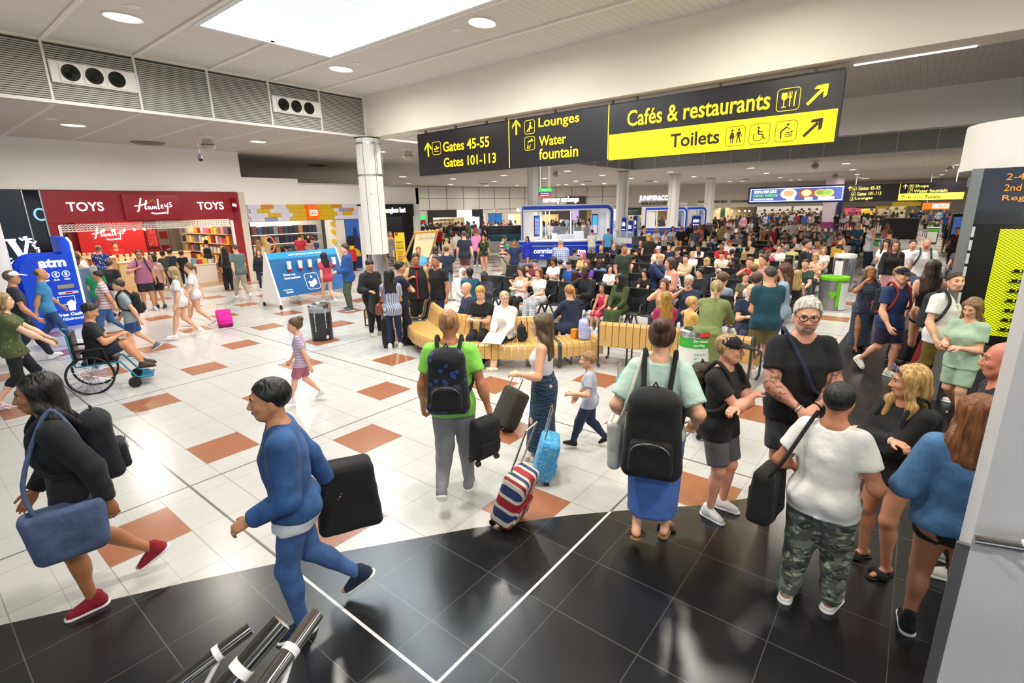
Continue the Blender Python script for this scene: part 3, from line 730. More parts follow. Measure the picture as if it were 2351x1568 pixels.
 if cap:
  def capm():
   f = Fld(); f.ell(L(0,-.008,.019),V(.052,.063,.054)*s,R,k=.01,clip=[(L(0,0,.018),R@nrm(V(0,-.22,-1)))])
   vs,F = field_mesh(None,f,(.005,.008,.014,.018)[lvl],None,it=1); return mk('cap',[(vs,F)],cloth(cap))
  k_ = child_('cap',cached(('cap',)+key,capm),cloth(cap))
  def brim():
   f = Fld(); f.ell(L(0,.058,.026),V(.043,.062,.0055)*s,np.stack([R[:,0],nrm(R[:,1]-R[:,2]*.18),nrm(R[:,2]+R[:,1]*.18)],1),k=.005,clip=[(L(0,.035,0),R@V(0,-1,0))])
   vs,F = field_mesh(None,f,(.004,.006,.011,.014)[lvl],None,it=0); return mk('brim',[(vs,F)],cloth(cap))
  o = link('brim',cached(('brim',)+key,brim),k_); o.material_slots[0].link = 'OBJECT'; o.material_slots[0].material = cloth(cap)
 if lvl < 2 and eyes != 0:
  hx_,hf_,hu_ = R[:,0],R[:,1],R[:,2]; brc = brow or (hair[1] if hair and hair[0] not in ('bald','hijab') else '5a4636')
  for sg in (-1,1):
   def eyem():
    mb = MB(); mb.sphere((0,0,0),.0078*s,14,12); p = L(.0175*sg,.0415,.0035); gz = nrm(hf_-hu_*.06)
    mb.v = [tuple(p+hx_*v[0]+np.cross(gz,hx_)*v[1]*-1+gz*v[2]) for v in mb.v]; mb.mi = [1 if i < 14*3 else 0 for i in range(len(mb.f))]
    return mb.mesh('eye',[mat('e6ddd4',.3,var=0),mat('2a1d14',.2,var=0)])
   child_('eye',cached(('eye',sg)+key,eyem),[mat('e6ddd4',.3,var=0),mat(eyes or '2a1d14',.2,var=0)])
   def browm():
    f = Fld(); f.cone(L(.009*sg,.053,.0155),L(.0175*sg,.0515,.019),.0026*s,.0028*s,k=.002,flat=(R[:,2],1.2)); f.cone(L(.0175*sg,.0515,.019),L(.027*sg,.0455,.0155),.0028*s,.0016*s,k=.002)
    return mk('eyebrow',[field_mesh(None,f,.0018 if lvl == 0 else .003,None)],hairm('3a2a1e'))
   child_('eyebrow',cached(('brow',sg)+key,browm),hairm(brc))
  def lipm():
   f = Fld(); f.cone(L(-.011,.0525,-.0318),L(.011,.0525,-.0318),.0026*s,.0026*s,k=.002); f.cone(L(-.009,.0525,-.0362),L(.009,.0525,-.0362),.0032*s,.0032*s,k=.002); f.ell(L(0,.0555,-.034),V(.009,.003,.0045)*s,R,k=.002)
   return mk('lips',[field_mesh(None,f,.002 if lvl == 0 else .003,None)],mat('b0605a',.4))
  child_('lips',cached(('lips',)+key,lipm),mat('a85c52' if not fem else 'b4544e',.4))
 if beard:
  def bm():
   f = Fld(); f.ell(L(0,.02,-.042),V(.036,.034,.028)*s,R,k=.01,clip=[(L(0,0,-.024),R@nrm(V(0,.2,1)))]); f.ell(L(0,.0555,-.0345),V(.012,.012,.0055)*s,R,k=.003,op=1)
   return mk('beard',[field_mesh(None,f,(.0035,.006,.012,.02)[lvl],None)],hairm(beard))
  child_('beard',cached(('beard',)+key,bm),hairm(beard))
 if glasses:
  def gm():
   mb = MB()
   for sg in (-1,1):
    P_ = [L(.0185*sg+.0155*math.cos(a),.0625-.004*abs(math.cos(a)),.003+.0115*math.sin(a)) for a in np.linspace(0,2*PI,17)[:-1]]
    mb.tube(P_,.0016*s,6,closed=True); mb.tube([L(.034*sg,.058,.006),L(.046*sg,.03,.006),L(.047*sg,-.01,.003)],.0014*s,6)
   mb.tube([L(-.004,.0625,.005),L(.004,.0625,.005)],.0015*s,6); return mb.mesh('glasses',mat('0c0c0c',.25,var=0))
  child_('glasses',cached(('glass',)+key,gm),mat(glasses,.25,var=0))
 if shoes and not (S['sit'] and lvl > 2):
  st,cu,cs_ = shoes
  for i in (0,1):
   td = S['toe'][i]; a = S['ank'][i]; yaw_ = math.atan2(-td[0],td[1]); pit = math.atan2(td[2],math.hypot(td[0],td[1]))
   (uv,uF),(sv,sF) = shoe_mesh(st,lvl)
   if ('shm',st,lvl) not in MC: MC[('shm',st,lvl)] = (mk('shoe',[(uv,uF)],cloth(cu)),mk('sole',[(sv,sF)],mat(cs_,.6)))
   m1,m2 = MC[('shm',st,lvl)]; o = child_({'sneaker': 'shoe','boot': 'shoe','hightop': 'shoe','clog': 'clog','sandal': 'sandal'}[st],m1,cloth(cu))
   o.rotation_euler = (pit,0,yaw_); o.location = tuple(a-.042*V(math.sin(pit)*math.sin(yaw_),-math.sin(pit)*math.cos(yaw_),math.cos(pit))); q = 1.08 if child else 1.; o.scale = (q*.92,q*.95,q*.92)
   if lvl < 2:
    o2 = link('sole',m2,o); o2.material_slots[0].link = 'OBJECT'; o2.material_slots[0].material = mat(cs_,.55)
 PEOPLE.append(root)
 return root,S
def to_world(root,S,p):
 """body-unit point -> world"""
 a = root.rotation_euler[2]; s = root.scale[0]; c,sn = math.cos(a),math.sin(a)
 return V(root.location[0]+s*(c*p[0]-sn*p[1]),root.location[1]+s*(sn*p[0]+c*p[1]),root.location[2]+s*p[2])
def facing(pos,deg):
 """deg 0 looks at the camera, 90 towards image right, 180 away, 270 left"""
 f = nrm(V(pos[0],pos[1],0)); r = V(f[1],-f[0],0); d = -f*math.cos(math.radians(deg))+r*math.sin(math.radians(deg)); return math.atan2(d[1],d[0])
# ---------------- helpers that use world coordinates under a parent ----------------
def wobj(mb,name,mats,parent=None):
 o = mb.obj(name,mats,parent)
 if parent is not None: o.matrix_basis = parent_inv(parent)
 return o
def lett(body,O,U_,W_,mt,parent,name='lettering',th=.012,bold=0.,shear=0.,nrm_=None):
 """words fitted to the rectangle O, O+U_, O+W_ (world), th thick"""
 cu = bpy.data.curves.new('t','FONT'); cu.body = body; cu.size = 1; cu.offset = bold; cu.shear = shear; cu.resolution_u = 3; cu.extrude = .02; cu.space_line = .95
 ob = bpy.data.objects.new('t',cu); me0 = ob.to_mesh(); n = len(me0.vertices); a = np.zeros(n*3); me0.vertices.foreach_get('co',a); a = a.reshape(-1,3)
 fs = [tuple(p.vertices) for p in me0.polygons]; ob.to_mesh_clear(); bpy.data.objects.remove(ob); bpy.data.curves.remove(cu)
 lo,hi = a.min(0),a.max(0); q = (a-lo)/np.maximum(hi-lo,1e-6)
 O,U_,W_ = V(*O),V(*U_),V(*W_); N = nrm(np.cross(U_,W_)); 
 vs = O+q[:,:1]*U_+q[:,1:2]*W_+(q[:,2:3])*N*th
 mb = MB(); mb._add([tuple(v) for v in vs],fs); return wobj(mb,name,mt,parent)
def ly(body,pl,pr,zb,zt,Y,mt,parent,**k):   # lettering on a wall facing -y
 return lett(body,(pl,Y,zb),(pr-pl,0,0),(0,0,zt-zb),mt,parent,**k)
def lx(body,y0,y1,zb,zt,X,mt,parent,**k):   # lettering on a sign facing -x, y0 (image left) > y1
 return lett(body,(X,y0,zb),(0,y1-y0,0),(0,0,zt-zb),mt,parent,**k)
def bx(a,b): return MB().box(a,b)
WHITE = mat('efede9',.55,var=.02,name='painted_white'); OFFW = mat('eee8da',.6,var=.03,vs=1.5,name='cream_paint'); GREYM = mat('6e7176',.35,.6); STEEL = metal('c9cbce',.22); BLACK = mat('0b0b0d',.35,var=0)
ZC,ZU = 5.12,6.38
# ---------------- floor ----------------
def floor_mat(dark):
 mt = bpy.data.materials.new('polished_tiles_dark' if dark else 'polished_terrazzo_tiles'); s = NT(mt); o = s.co(); x,y,z = s.xyz(o)
 fx = s.line(x,.3,1.855,.005); fy = s.line(y,.309,6.569,.004); bxl = s.line(x,.6,1.855,.008); byl = s.line(y,.618,6.569,.006)
 tx = s.line(x,3.6,1.54,.022); ty = s.line(y,3.708,1.87,.022)
 n1 = s.noise(1.2,o,3.); n2 = s.noise(260,o,1.); n3 = s.noise(34,o,2.); sp = s.vor(130.,o,'Distance')
 if dark:
  base = s.mix(s.M('MULTIPLY',n2,.9),(.006,.006,.007),(.018,.019,.022))
  fleck = s.M('LESS_THAN',s.vor(38.,o,'Distance'),.022); base = s.mix(fleck,base,(.5,.5,.52))
  j = s.M('MAXIMUM',bxl,byl); base = s.mix(s.M('MULTIPLY',j,.8),base,(.09,.085,.08))
  stx = s.M('MULTIPLY',s.M('LESS_THAN',s.M('ABSOLUTE',s.M('SUBTRACT',x,1.545)),.011),1.); sty = s.M('MULTIPLY',s.M('LESS_THAN',s.M('ABSOLUTE',s.M('SUBTRACT',y,1.868)),.011),s.M('GREATER_THAN',x,1.545))
  sx = s.M('MAXIMUM',stx,sty); base = s.mix(sx,base,(.75,.75,.76))
  s.out(base,s.M('ADD',.19,s.M('MULTIPLY',n1,.12))); s.b.inputs['Specular IOR Level'].default_value = .6
 else:
  base = s.mix(n1,(.48,.475,.455),(.58,.575,.555)); base = s.mix(s.M('LESS_THAN',sp,.16),base,(.40,.38,.35)); base = s.mix(s.M('MULTIPLY',s.M('LESS_THAN',s.vor(70.,o,'Distance'),.09),.8),base,(.2,.19,.18))
  def red(ox,oy):
   a = s.M('SUBTRACT',x,ox); a = s.M('DIVIDE',a,2.4); a = s.M('FRACT',a); a = s.M('LESS_THAN',a,.25)
   b = s.M('SUBTRACT',y,oy); b = s.M('DIVIDE',b,2.472); b = s.M('FRACT',b); b = s.M('LESS_THAN',b,.25); return s.M('MULTIPLY',a,b)
  r = s.M('MAXIMUM',red(1.855,5.951),red(1.855+1.2,5.951+1.236))
  rc = s.mix(n2,(.24,.075,.03),(.42,.17,.085)); base = s.mix(r,base,rc)
  j = s.M('MAXIMUM',s.M('MULTIPLY',s.M('MAXIMUM',fx,fy),.35),s.M('MULTIPLY',s.M('MAXIMUM',bxl,byl),.6)); base = s.mix(s.M('MULTIPLY',j,s.M('SUBTRACT',1.,s.M('MULTIPLY',r,.7))),base,(.16,.14,.12))
  base = s.mix(s.M('MULTIPLY',s.M('MAXIMUM',tx,ty),.85),base,(.055,.05,.05))
  base = s.mix(s.M('MULTIPLY',s.M('GREATER_THAN',n3,.71),.5),base,(.42,.38,.34))
  s.out(base,s.M('ADD',.16,s.M('MULTIPLY',n1,.16)))
 return mt
edge = [(-14,15.2),(-3.2,6.95),(0,4.62),(.34,4.41),(.94,4.05),(1.44,3.72),(2.12,3.22),(2.77,2.74),(3.47,2.14),(4.01,1.6),(4.35,1.22),(4.75,.9),(8,.93),(11.6,.93),(14,.86),(26,-.76),(34,-2.4),(60,-7.5),(95,-15)]
fl = MB(); fl.M = 0
for i in range(len(edge)-1):
 (xa,ya),(xb,yb) = edge[i],edge[i+1]
 fl.M = 0; fl._add([(xa,ya,0),(xb,yb,0),(xb,70,0),(xa,70,0)],[(0,1,2,3)])
 fl.M = 1; fl._add([(xa,-40,0),(xb,-40,0),(xb,yb,0),(xa,ya,0)],[(0,1,2,3)])
struct('floor',fl,[floor_mat(0),floor_mat(1)])
# ---------------- ceilings ----------------
def ceil_mat(c0,c1,name,xo=3.15):
 mt = bpy.data.materials.new(name); s = NT(mt); o = s.co(); x,y,z = s.xyz(o)
 sl = s.line(y,.16,0,.012); rb = s.line(x,1.6,xo,.09); yb = s.line(y,1.28,.2,.02)
 base = s.mix(s.noise(2.2,s.n('ShaderNodeMapping',{0: o,'Scale': (.5,1.5,1)}).outputs[0],4.),c0,c1); base = s.mix(s.M('MULTIPLY',sl,.45),base,tuple(v*.4 for v in c0)); base = s.mix(s.M('MAXIMUM',rb,s.M('MULTIPLY',yb,.8)),base,(.66,.65,.63))
 s.out(base,.55,bump=s.M('SUBTRACT',1.,sl),bs=.4,bd=.01); return mt
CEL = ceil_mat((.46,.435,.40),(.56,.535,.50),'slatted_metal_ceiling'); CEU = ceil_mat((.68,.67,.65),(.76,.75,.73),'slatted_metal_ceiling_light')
holes = [(1.45,11.12,-14,15.0),(11.78,23.3,-14,15.0),(23.9,34,-10,16.2)]
def in_hole(x,y): return any(a < x < b and c < y < d for a,b,c,d in holes)
xs = sorted({-14,96,1.45,11.12,11.78,23.3,23.9,34}); ys = sorted({-40,70,-14,15.0,-10,16.2})
lc = MB()
for i in range(len(xs)-1):
 for j in range(len(ys)-1):
  if not in_hole((xs[i]+xs[i+1])/2,(ys[j]+ys[j+1])/2): lc._add([(xs[i],ys[j],ZC),(xs[i],ys[j+1],ZC),(xs[i+1],ys[j+1],ZC),(xs[i+1],ys[j],ZC)],[(0,1,2,3)])
struct('ceiling',lc,CEL)
SKY = (4.95,7.82,5.9,11.66)
for n_,(a,b,c,d) in enumerate(holes):
 u = MB(); X_ = sorted({a,b,SKY[0],SKY[1]} if n_ == 0 else {a,b}); Y_ = sorted({c,d,SKY[2],SKY[3]} if n_ == 0 else {c,d})
 for i in range(len(X_)-1):
  for j in range(len(Y_)-1):
   if n_ == 0 and X_[i] == SKY[0] and Y_[j] == SKY[2]: continue
   u._add([(X_[i],Y_[j],ZU),(X_[i],Y_[j+1],ZU),(X_[i+1],Y_[j+1],ZU),(X_[i+1],Y_[j],ZU)],[(0,1,2,3)])
 struct('ceiling',u,CEU)
 w_ = MB(); w_.box((b,c,ZC-.004),(b+.001+(.66 if n_ == 0 else .6 if n_ == 1 else .3),d+.3,ZU+.1)); struct('wall_beam',w_,OFFW if n_ == 0 else WHITE)
w_ = MB().box((-.55,-14,ZC-.004),(1.45,15.3,ZU+.1)); struct('wall_beam',w_,OFFW)
w_ = MB().box((-.6,-14.3,ZC),(34.3,-14,ZU+.1)); struct('wall_beam',w_,WHITE)
# ceiling ribs in the near well (real strips)
for x_ in (3.15,4.8,6.42,8.02,9.6):
 for y0,y1 in (((-14,15),) if not SKY[0] < x_ < SKY[1] else ((-14,SKY[2]),(SKY[3],15))):
  struct('trim_1',MB().box((x_-.045,y0,ZU-.035),(x_+.045,y1,ZU-.002)),WHITE)
sk = MB(); a,b,c,d = SKY
for p,q in (((a-.1,c-.1),(a,d+.1)),((b,c-.1),(b+.1,d+.1)),((a,c-.1),(b,c)),((a,d),(b,d+.1))): sk.box((p[0],p[1],ZU-.05),(q[0],q[1],ZU+.62))
struct('window_1',sk,mat('e8f2f6',.4,var=0))
for y_ in (7.8,9.75): struct('trim_2',MB().box((a,y_-.012,ZU+.5),(b,y_+.012,ZU+.53)),mat('9fb4c4',.4))
# ---------------- louvre bands ----------------
def louvre(name,P0,P1,z0,z1,post,y_axis=False,slat=.043,lab=None,bc='3c3a34'):
 """P0->P1 along x (or y); slats with their posts; facing the hall"""
 t = empty(name,(P0[0],P0[1],z0)); tag(t,lab,'air grille','air grilles around the raised ceiling')
 L_ = abs((P1[1]-P0[1]) if y_axis else (P1[0]-P0[0])); o = V(P0[0],P0[1],0); d = V(0,1,0)*np.sign(P1[1]-P0[1]) if y_axis else V(1,0,0); nn = V(-1,0,0) if y_axis else V(0,-1,0)
 mb = MB(); n = int((z1-z0-.12)/slat)
 for k in range(n):
  z = z0+.08+slat*k; p = o+V(0,0,z)
  mb._add([p,p+d*L_,p+d*L_+nn*.022-V(0,0,slat*.78),p+nn*.022-V(0,0,slat*.78)],[(0,1,2,3)])
 wobj(mb,'slats',mat('c8c6c0',.5,0,var=.02),t); t_ = t.children[0]; t_['kind'] = 'stuff'; del t_['kind']
 bk = MB(); p = o+nn*-.09; bk._add([p+V(0,0,z0),p+d*L_+V(0,0,z0),p+d*L_+V(0,0,z1),p+V(0,0,z1)],[(0,1,2,3)]); wobj(bk,'back_panel',mat(bc,.8,var=0),t)
 for s_ in post:
  p = o+d*s_; wobj(MB().box(p+V(0,0,z0)-V(*(abs(d)*.022))-V(*(abs(nn)*.03)),p+V(0,0,z1)+V(*(abs(d)*.022))+V(*(abs(nn)*.03))),'post',WHITE,t)
 for z_,h in ((z0,.07),(z1-.05,.05)): wobj(MB().box(o+V(0,0,z_)-V(*(abs(nn)*.04)),o+d*L_+V(0,0,z_+h)+V(*(abs(nn)*.04))),'rail',WHITE,t)
 return t
lv = louvre('air_grille',(1.45,14.98),(11.12,14.98),ZC,ZU,[x-1.45 for x in (3.12,4.75,6.34,7.93,9.5,11.1)],lab='slatted metal air grille band below the near skylight ceiling')
for c0,vs_ in (((3.12,4.75),(3.5,3.91,4.32)),((7.93,9.5),(8.27,8.66,9.06))):
 vt = empty('ventilation_unit',((c0[0]+c0[1])/2,14.93,5.52)); tag(vt,'white panel with three round black air nozzles, %s of the two in the grille' % ('left' if c0[0] < 4 else 'right'),'air vent','ventilation units in the grille band')
 wobj(MB().rbox((c0[0]+.04,14.89,5.54),(c0[1]-.04,14.96,5.97),.015),'panel',WHITE,vt)
 for xv in vs_:
  wobj(MB().rbox((xv-.19,14.865,5.57),(xv+.19,14.89,5.95),.01),'frame',WHITE,vt)
  k = MB(); 
  nz = MB()
  for r_,dy in ((.155,0),(.115,.018),(.08,.035),(.045,.05)):
   nz.tube([(xv+r_*math.cos(a_),14.85-dy*.3,5.76+r_*math.sin(a_)) for a_ in np.linspace(0,2*PI,25)[:-1]],.011,6,closed=True)
  nz.sphere((xv,14.84,5.76),.022); nz.prism([(.15*math.cos(a_),.15*math.sin(a_)) for a_ in np.linspace(0,2*PI,25)[:-1]],(xv,14.864,5.76),(1,0,0),(0,0,1),(0,.004,0))
  wobj(nz,'nozzle',mat('1a1917',.5,.3,var=0),vt)
louvre('air_grille',(11.8,14.98),(23.3,14.98),ZC,ZU,[1.6*i for i in range(8)],bc='8a8c8a',lab='slatted air grille behind the left end of the big hanging sign')
louvre('air_grille',(33.98,16.2),(33.98,-10),ZC,ZU-.15,[1.63*i for i in range(17)],y_axis=True,bc='a4a8a6',lab='long slatted air grille below and right of the big hanging sign')
louvre('air_grille',(23.9,16.18),(34,16.18),ZC,ZU-.15,[1.6*i for i in range(7)],bc='a4a8a6',lab='short slatted air grille above the second column')
# LED strip under the beam
tag(wobj(MB().box((11.70,-.3,ZC-.015),(11.77,1.35,ZC+.001)),'strip_light',emis('f4f8ff',6)),'thin white strip light along the beam right of the big sign','light')
# ---------------- lights ----------------
def TH(n): return '%d%s' % (n,'th' if 10 < n % 100 < 14 else {1: 'st',2: 'nd',3: 'rd'}.get(n % 10,'th'))
LENS = emis('fff8ec',14.); RING = mat('e6e4df',.4,var=0)
def downlight(x,y,z,lab,r=.21,pw=0,group='round ceiling lights',sx=1.35):
 t = empty('ceiling_light',(x,y,z)); tag(t,lab,'ceiling light',group)
 m1 = MB().lathe([(r*.92,-.012),(r,-.03),(r*1.07,-.02),(r*1.07,0)],n=28,sx=sx,sy=1); m1.obj('trim_ring',RING,t)
 m2 = MB().lathe([(0.001,-.016),(r*.9,-.014),(r*.93,-.008)],n=28,sx=sx,sy=1); m2.obj('lens',LENS,t)
 if pw:
  a = area('lamp',(x,y,z-.05),r*2,r*2,pw,(1,.94,.84),shape='DISK'); a.data.spread = PI*.95
 return t
for i,(px,py,lab) in enumerate(((282,38,'large round ceiling light left of the skylight'),(783,157,'round ceiling light beyond the right corner of the skylight'),(1107,50,'round ceiling light right of the skylight near the beam'))):
 p = atz(px,py,ZU); downlight(p[0],p[1],ZU,lab,.24,150)
for xx,yy in ((3.96,7.6),(3.96,2.6),(8.8,2.6),(6.4,-2),(6.4,-7),(2.6,-7),(9.5,-7),(2.05,3.2),(2.05,-2.2)): downlight(xx,yy,ZU,'round light in the raised ceiling, %s of those out of frame' % TH(int(abs(xx*3+yy*7)) % 97),.24,150,'round ceiling lights behind the view')  # the last pair is added, unseen, to brighten the white wall at the right
for i,(xx,yy) in enumerate(((13.2,12),(16.6,12),(13.2,7),(16.6,7),(13.2,2),(16.6,2),(13.2,-4),(16.6,-4))): downlight(xx,yy,ZU,'added unseen light in the raised ceiling behind the big sign, %s of eight' % TH(i+1),.24,230,'added lights hidden behind the beam')  # added lights, kept out of sight behind the beam to brighten the hall
for xx,yy,l_ in ((-1.6,-1.5,'nearer'),(-1.6,-5.5,'farther')): downlight(xx,yy,ZC,'added unseen light in the low ceiling left behind the view, '+l_,.24,170,'round ceiling lights behind the view')  # unseen lights put in to brighten the right-hand wall
LL = [(168,286,1),(593,324,1),(871,347,1),(925,405,1),(938,420,1),(1040,410,0),(1035,423,0),(1157,402,1),(1135,416,0),(1118,426,0),(1187,430,0),(1250,409,1),(1303,392,1),(1322,415,0),(1281,425,0),(1300,436,0),(1383,402,1),(1386,420,0),(1338,429,0),(1388,433,0),(1449,409,1),(1504,416,0),(1440,425,0),(1539,394,1),(1593,405,1),(1637,411,1),(1675,417,0),(1704,423,0),(1724,385,1),(1760,397,1),(1791,407,1),(1835,419,0),(1816,413,0),(1943,375,1),(1958,389,1),(1968,400,0),(1975,408,0),(1982,415,0),(1989,421,0),(2220,360,1),(2195,378,1),(2177,391,1),(2163,401,0),(2152,409,0),(2144,416,0)]
near = {0: 'round ceiling light above the toy shop',1: 'round ceiling light above the hand sanitiser board',2: 'round ceiling light just right of the near white column',3: 'warm ceiling light right of the near column, left of the pair',4: 'warm ceiling light right of the near column, right of the pair'}
for i,(px,py,big_) in enumerate(LL):
 p = atz(px,py,ZC)
 if py > 395:    # keep the far rows inside the hall
  dmax = 56
  if p@F0 > dmax: p = atd(px,py,dmax); p[2] = ZC
 downlight(p[0],p[1],ZC,near.get(i,'small light in the far ceiling, %s from the left' % TH(sorted(LL).index(LL[i])+1)),.2 if i < 3 else .24,(190 if i < 3 else 200) if big_ else 110,'round ceiling lights' if i < 5 else 'small ceiling lights in the far hall',1.35)
# small ceiling fittings
for i,(px,py) in enumerate(((305,14),(1049,68),(820,145),(118,273))):
 z = ZU if i < 3 else ZC; p = atz(px,py,z); tag(link('ceiling_speaker',MB().lathe([(.11,0),(.11,-.012),(.085,-.02),(0,-.02)],n=24).mesh('ceiling_speaker',WHITE),None,(p[0],p[1],z)),['round white ceiling grille left of the skylight','round white ceiling grille right of the skylight','round white ceiling grille beside the middle round light','round white ceiling grille above the toy shop'][i],'ceiling speaker','round ceiling grilles')
def globe(px,py,lab,d=None):
 p = atz(px,py-22,ZC); t = empty('speaker_globe',(p[0],p[1],ZC)); tag(t,lab,'globe speaker','globes hanging from the ceiling')
 MB().lathe([(0,0),(.24,0),(.24,-.035),(.1,-.05),(.06,-.1)],n=28).obj('mount',WHITE,t); MB().sphere((0,0,-.27),(.2,.2,.19),28,18).obj('globe',mat('b9b1a2',.4),t)
 MB().lathe([(.203,-.27),(.207,-.26),(.203,-.25)],n=28).obj('band',BLACK,t)
 for a_ in (0,2.1,4.2): MB().tube([(.2*math.cos(a_),.2*math.sin(a_),-.03),(.16*math.cos(a_),.16*math.sin(a_),-.18)],.008,6).obj('strut',WHITE,t)
for q,l_ in (((475,335),'white ceiling globe above the gap between the two toy shops'),((936,364),'white ceiling globe left of the big hanging sign'),((1276,412),'white ceiling globe above the currency kiosk'),((1873,392),'white ceiling globe above the food advert screen'),((1919,418),'small white ceiling globe left of the far sign'),((2183,400),'white ceiling globe above the far sign')): globe(q[0],q[1],l_)
p = atz(452,322,ZC); t = empty('security_camera',(p[0],p[1],ZC)); tag(t,'grey dome camera on a rod beside the ceiling globe','security camera')
MB().tube([(0,0,0),(.02,0,-.45)],.018,10).obj('rod',WHITE,t); MB().lathe([(.02,-.42),(.07,-.46),(.08,-.56),(.085,-.58)],c=(.02,0,0),n=20).obj('housing',mat('9a9ca0',.4),t); MB().sphere((.02,0,-.59),.07,16,10).obj('dome',mat('16171c',.1,var=0),t)
for i,(px,py) in enumerate(((340,327),(730,379),(1110,421),(1350,416),(1490,421),(1712,412))):
 p = atz(px,py,ZC); 
 if p@F0 > 52: p = atd(px,py,52)
 tag(link('ceiling_diffuser',MB().lathe([(.42,0),(.42,-.02),(.34,-.05),(.3,-.03),(.24,-.06),(.14,-.04),(.1,-.07),(0,-.07)],n=32,sx=1.2).mesh('ceiling_diffuser',mat('6f6a62',.6)),None,(p[0],p[1],ZC)),['round grey air diffuser above the toy shop','round grey air diffuser above the brick toy shop','round grey diffuser above the shoe shop','round grey diffuser above the kiosk lettering','round grey diffuser above the juniper sign','round grey diffuser left of the advert screen'][i],'air diffuser','round ceiling diffusers')
# ---------------- columns ----------------
def column(x,y,r,lab,z0=1.05,first=False):
 t = empty('column',(x,y,0)); tag(t,lab,'column','white columns of the hall')
 P_ = [(r*math.cos(a_),r*math.sin(a_)) for a_ in np.linspace(0,2*PI,33)[:-1]]
 MB().lathe([(r*.93,z0),(r,z0+.01),(r,ZC)],n=40).obj('cladding',mat('e4e3df',.35,var=.01),t); MB().lathe([(r*.8,0),(r*.8,z0)],n=36).obj('steel_base',STEEL,t)
 hd = math.atan2(-y,-x)
 for da in (-.45,.5):
  a_ = hd+da; MB().tube([(r*math.cos(a_),r*math.sin(a_),z0+.02),(r*math.cos(a_),r*math.sin(a_),ZC)],.007,6).obj('joint',BLACK,t)
 MB().lathe([(r*1.01,ZC-.03),(r*1.03,ZC-.03),(r*1.03,ZC)],n=36).obj('collar',BLACK,t)
 if first:
  a_ = hd+.95; pr = MB()
  for s_ in (-.17,.17):
   b_ = a_+s_/r*.9; pr.tube([(r*1.0*math.cos(b_),r*math.sin(b_),4.95),(r*1.1*math.cos(b_),r*1.1*math.sin(b_),4.9),(r*1.1*math.cos(b_),r*1.1*math.sin(b_),3.95),(r*math.cos(b_),r*math.sin(b_),3.9)],.012,6)
  pr.obj('guard_rail',STEEL,t)
  for zz in (4.93,3.92): MB().lathe([(r*1.005,zz-.03),(r*1.02,zz-.03),(r*1.02,zz+.03),(r*1.005,zz+.03)],n=40).obj('band',STEEL,t)
  for s_ in (-.04,.04):
   b_ = hd+s_-.05; MB().sphere((r*math.cos(b_),r*math.sin(b_),3.3),.012,8,6).obj('bolt',BLACK,t)
column(11.15,14.98,.41,'nearest white column, its steel base behind the group of standing men',1.28,True)
column(23.6,17.05,.41,'white column behind the left part of the currency kiosk')
column(34.2,17.0,.42,'white column right of the currency kiosk')
p = atd(1545,480,42); column(p[0],p[1],.45,'white column in front of the juniper bar sign')
p = atd(1627,480,50); column(p[0],p[1],.45,'farthest white column, right of the small kiosk')
# ---------------- left shops ----------------
YS = 21.7; RED = mat('8c0a1c',.45,var=.03,name='toy_shop_red'); REDD = mat('7a0716',.5)
def wb_(name,x0,x1,z0,z1,Y,dp,mt=WHITE): return struct(name,bx((x0,Y,z0),(x1,Y+dp,z1)),mt)
wb_('wall_left',-14,9.88,3.6,ZC,YS,.5); wb_('wall_left',9.88,12.28,3.1,4.18,YS,.5); wb_('wall_left',12.28,15.4,3.1,3.95,YS+.02,.5); wb_('wall_left',15.4,19.2,3.08,3.93,YS,.6); wb_('wall_left',12.28,19.1,3.95,4.05,YS+.4,.3)
struct('wall_left',bx((19.0,YS,0),(19.2,YS+5.5,3.93)),WHITE); struct('wall_left',bx((18.68,YS+.02,0),(19.2,YS+.5,3.1)),WHITE)
struct('wall_back',bx((-14,28.2,0),(19.2,28.4,3.2)),mat('e8dcc4',.7)); struct('ceiling',bx((-14,YS+.5,3.0),(19.1,28.2,3.08)),mat('efe8da',.6,var=0))
# navy shopfront with a floral V
nv = empty('navy_shopfront',(2.2,YS,0)); tag(nv,'dark navy shopfront with an ornamental white V at the far left','shopfront')
wobj(bx((-6,YS-.02,0),(3.22,YS+.25,3.58)),'panel',mat('0c1f33',.35,var=.02),nv); wobj(bx((3.22,YS-.05,0),(3.25,YS+.1,3.58)),'frame',STEEL,nv)
LW = emis('eef4ff',2.2)
vt = MB(); vt.prism([(0,.62),(.17,.62),(.3,.16),(.43,.62),(.52,.62),(.33,0),(.2,0)],(2.62,YS-.06,1.5),(1,0,0),(0,0,1),(0,.03,0)); vt.box((2.56,YS-.06,2.09),(2.83,YS-.03,2.14)); vt.box((3.0,YS-.06,2.09),(3.2,YS-.03,2.14)); wobj(vt,'letter_v',LW,nv)
for k in range(22):
 a_ = -.6+k*.16 if k < 14 else 2.6+(k-14)*.2; r_ = .42+.05*math.sin(k*2.3); cx_,cz_ = 2.86+r_*math.cos(a_+PI*1.15)*.95,1.78+r_*math.sin(a_+PI*1.15)*.95
 b_ = k*1.9; wobj(MB().prism([(.065*math.cos(b_)*math.cos(u_)-.026*math.sin(b_)*math.sin(u_),.065*math.sin(b_)*math.cos(u_)+.026*math.cos(b_)*math.sin(u_)) for u_ in np.linspace(0,2*PI,11)[:-1]],(cx_,YS-.05,cz_),(1,0,0),(0,0,1),(0,.02,0)),'leaf',LW,nv)
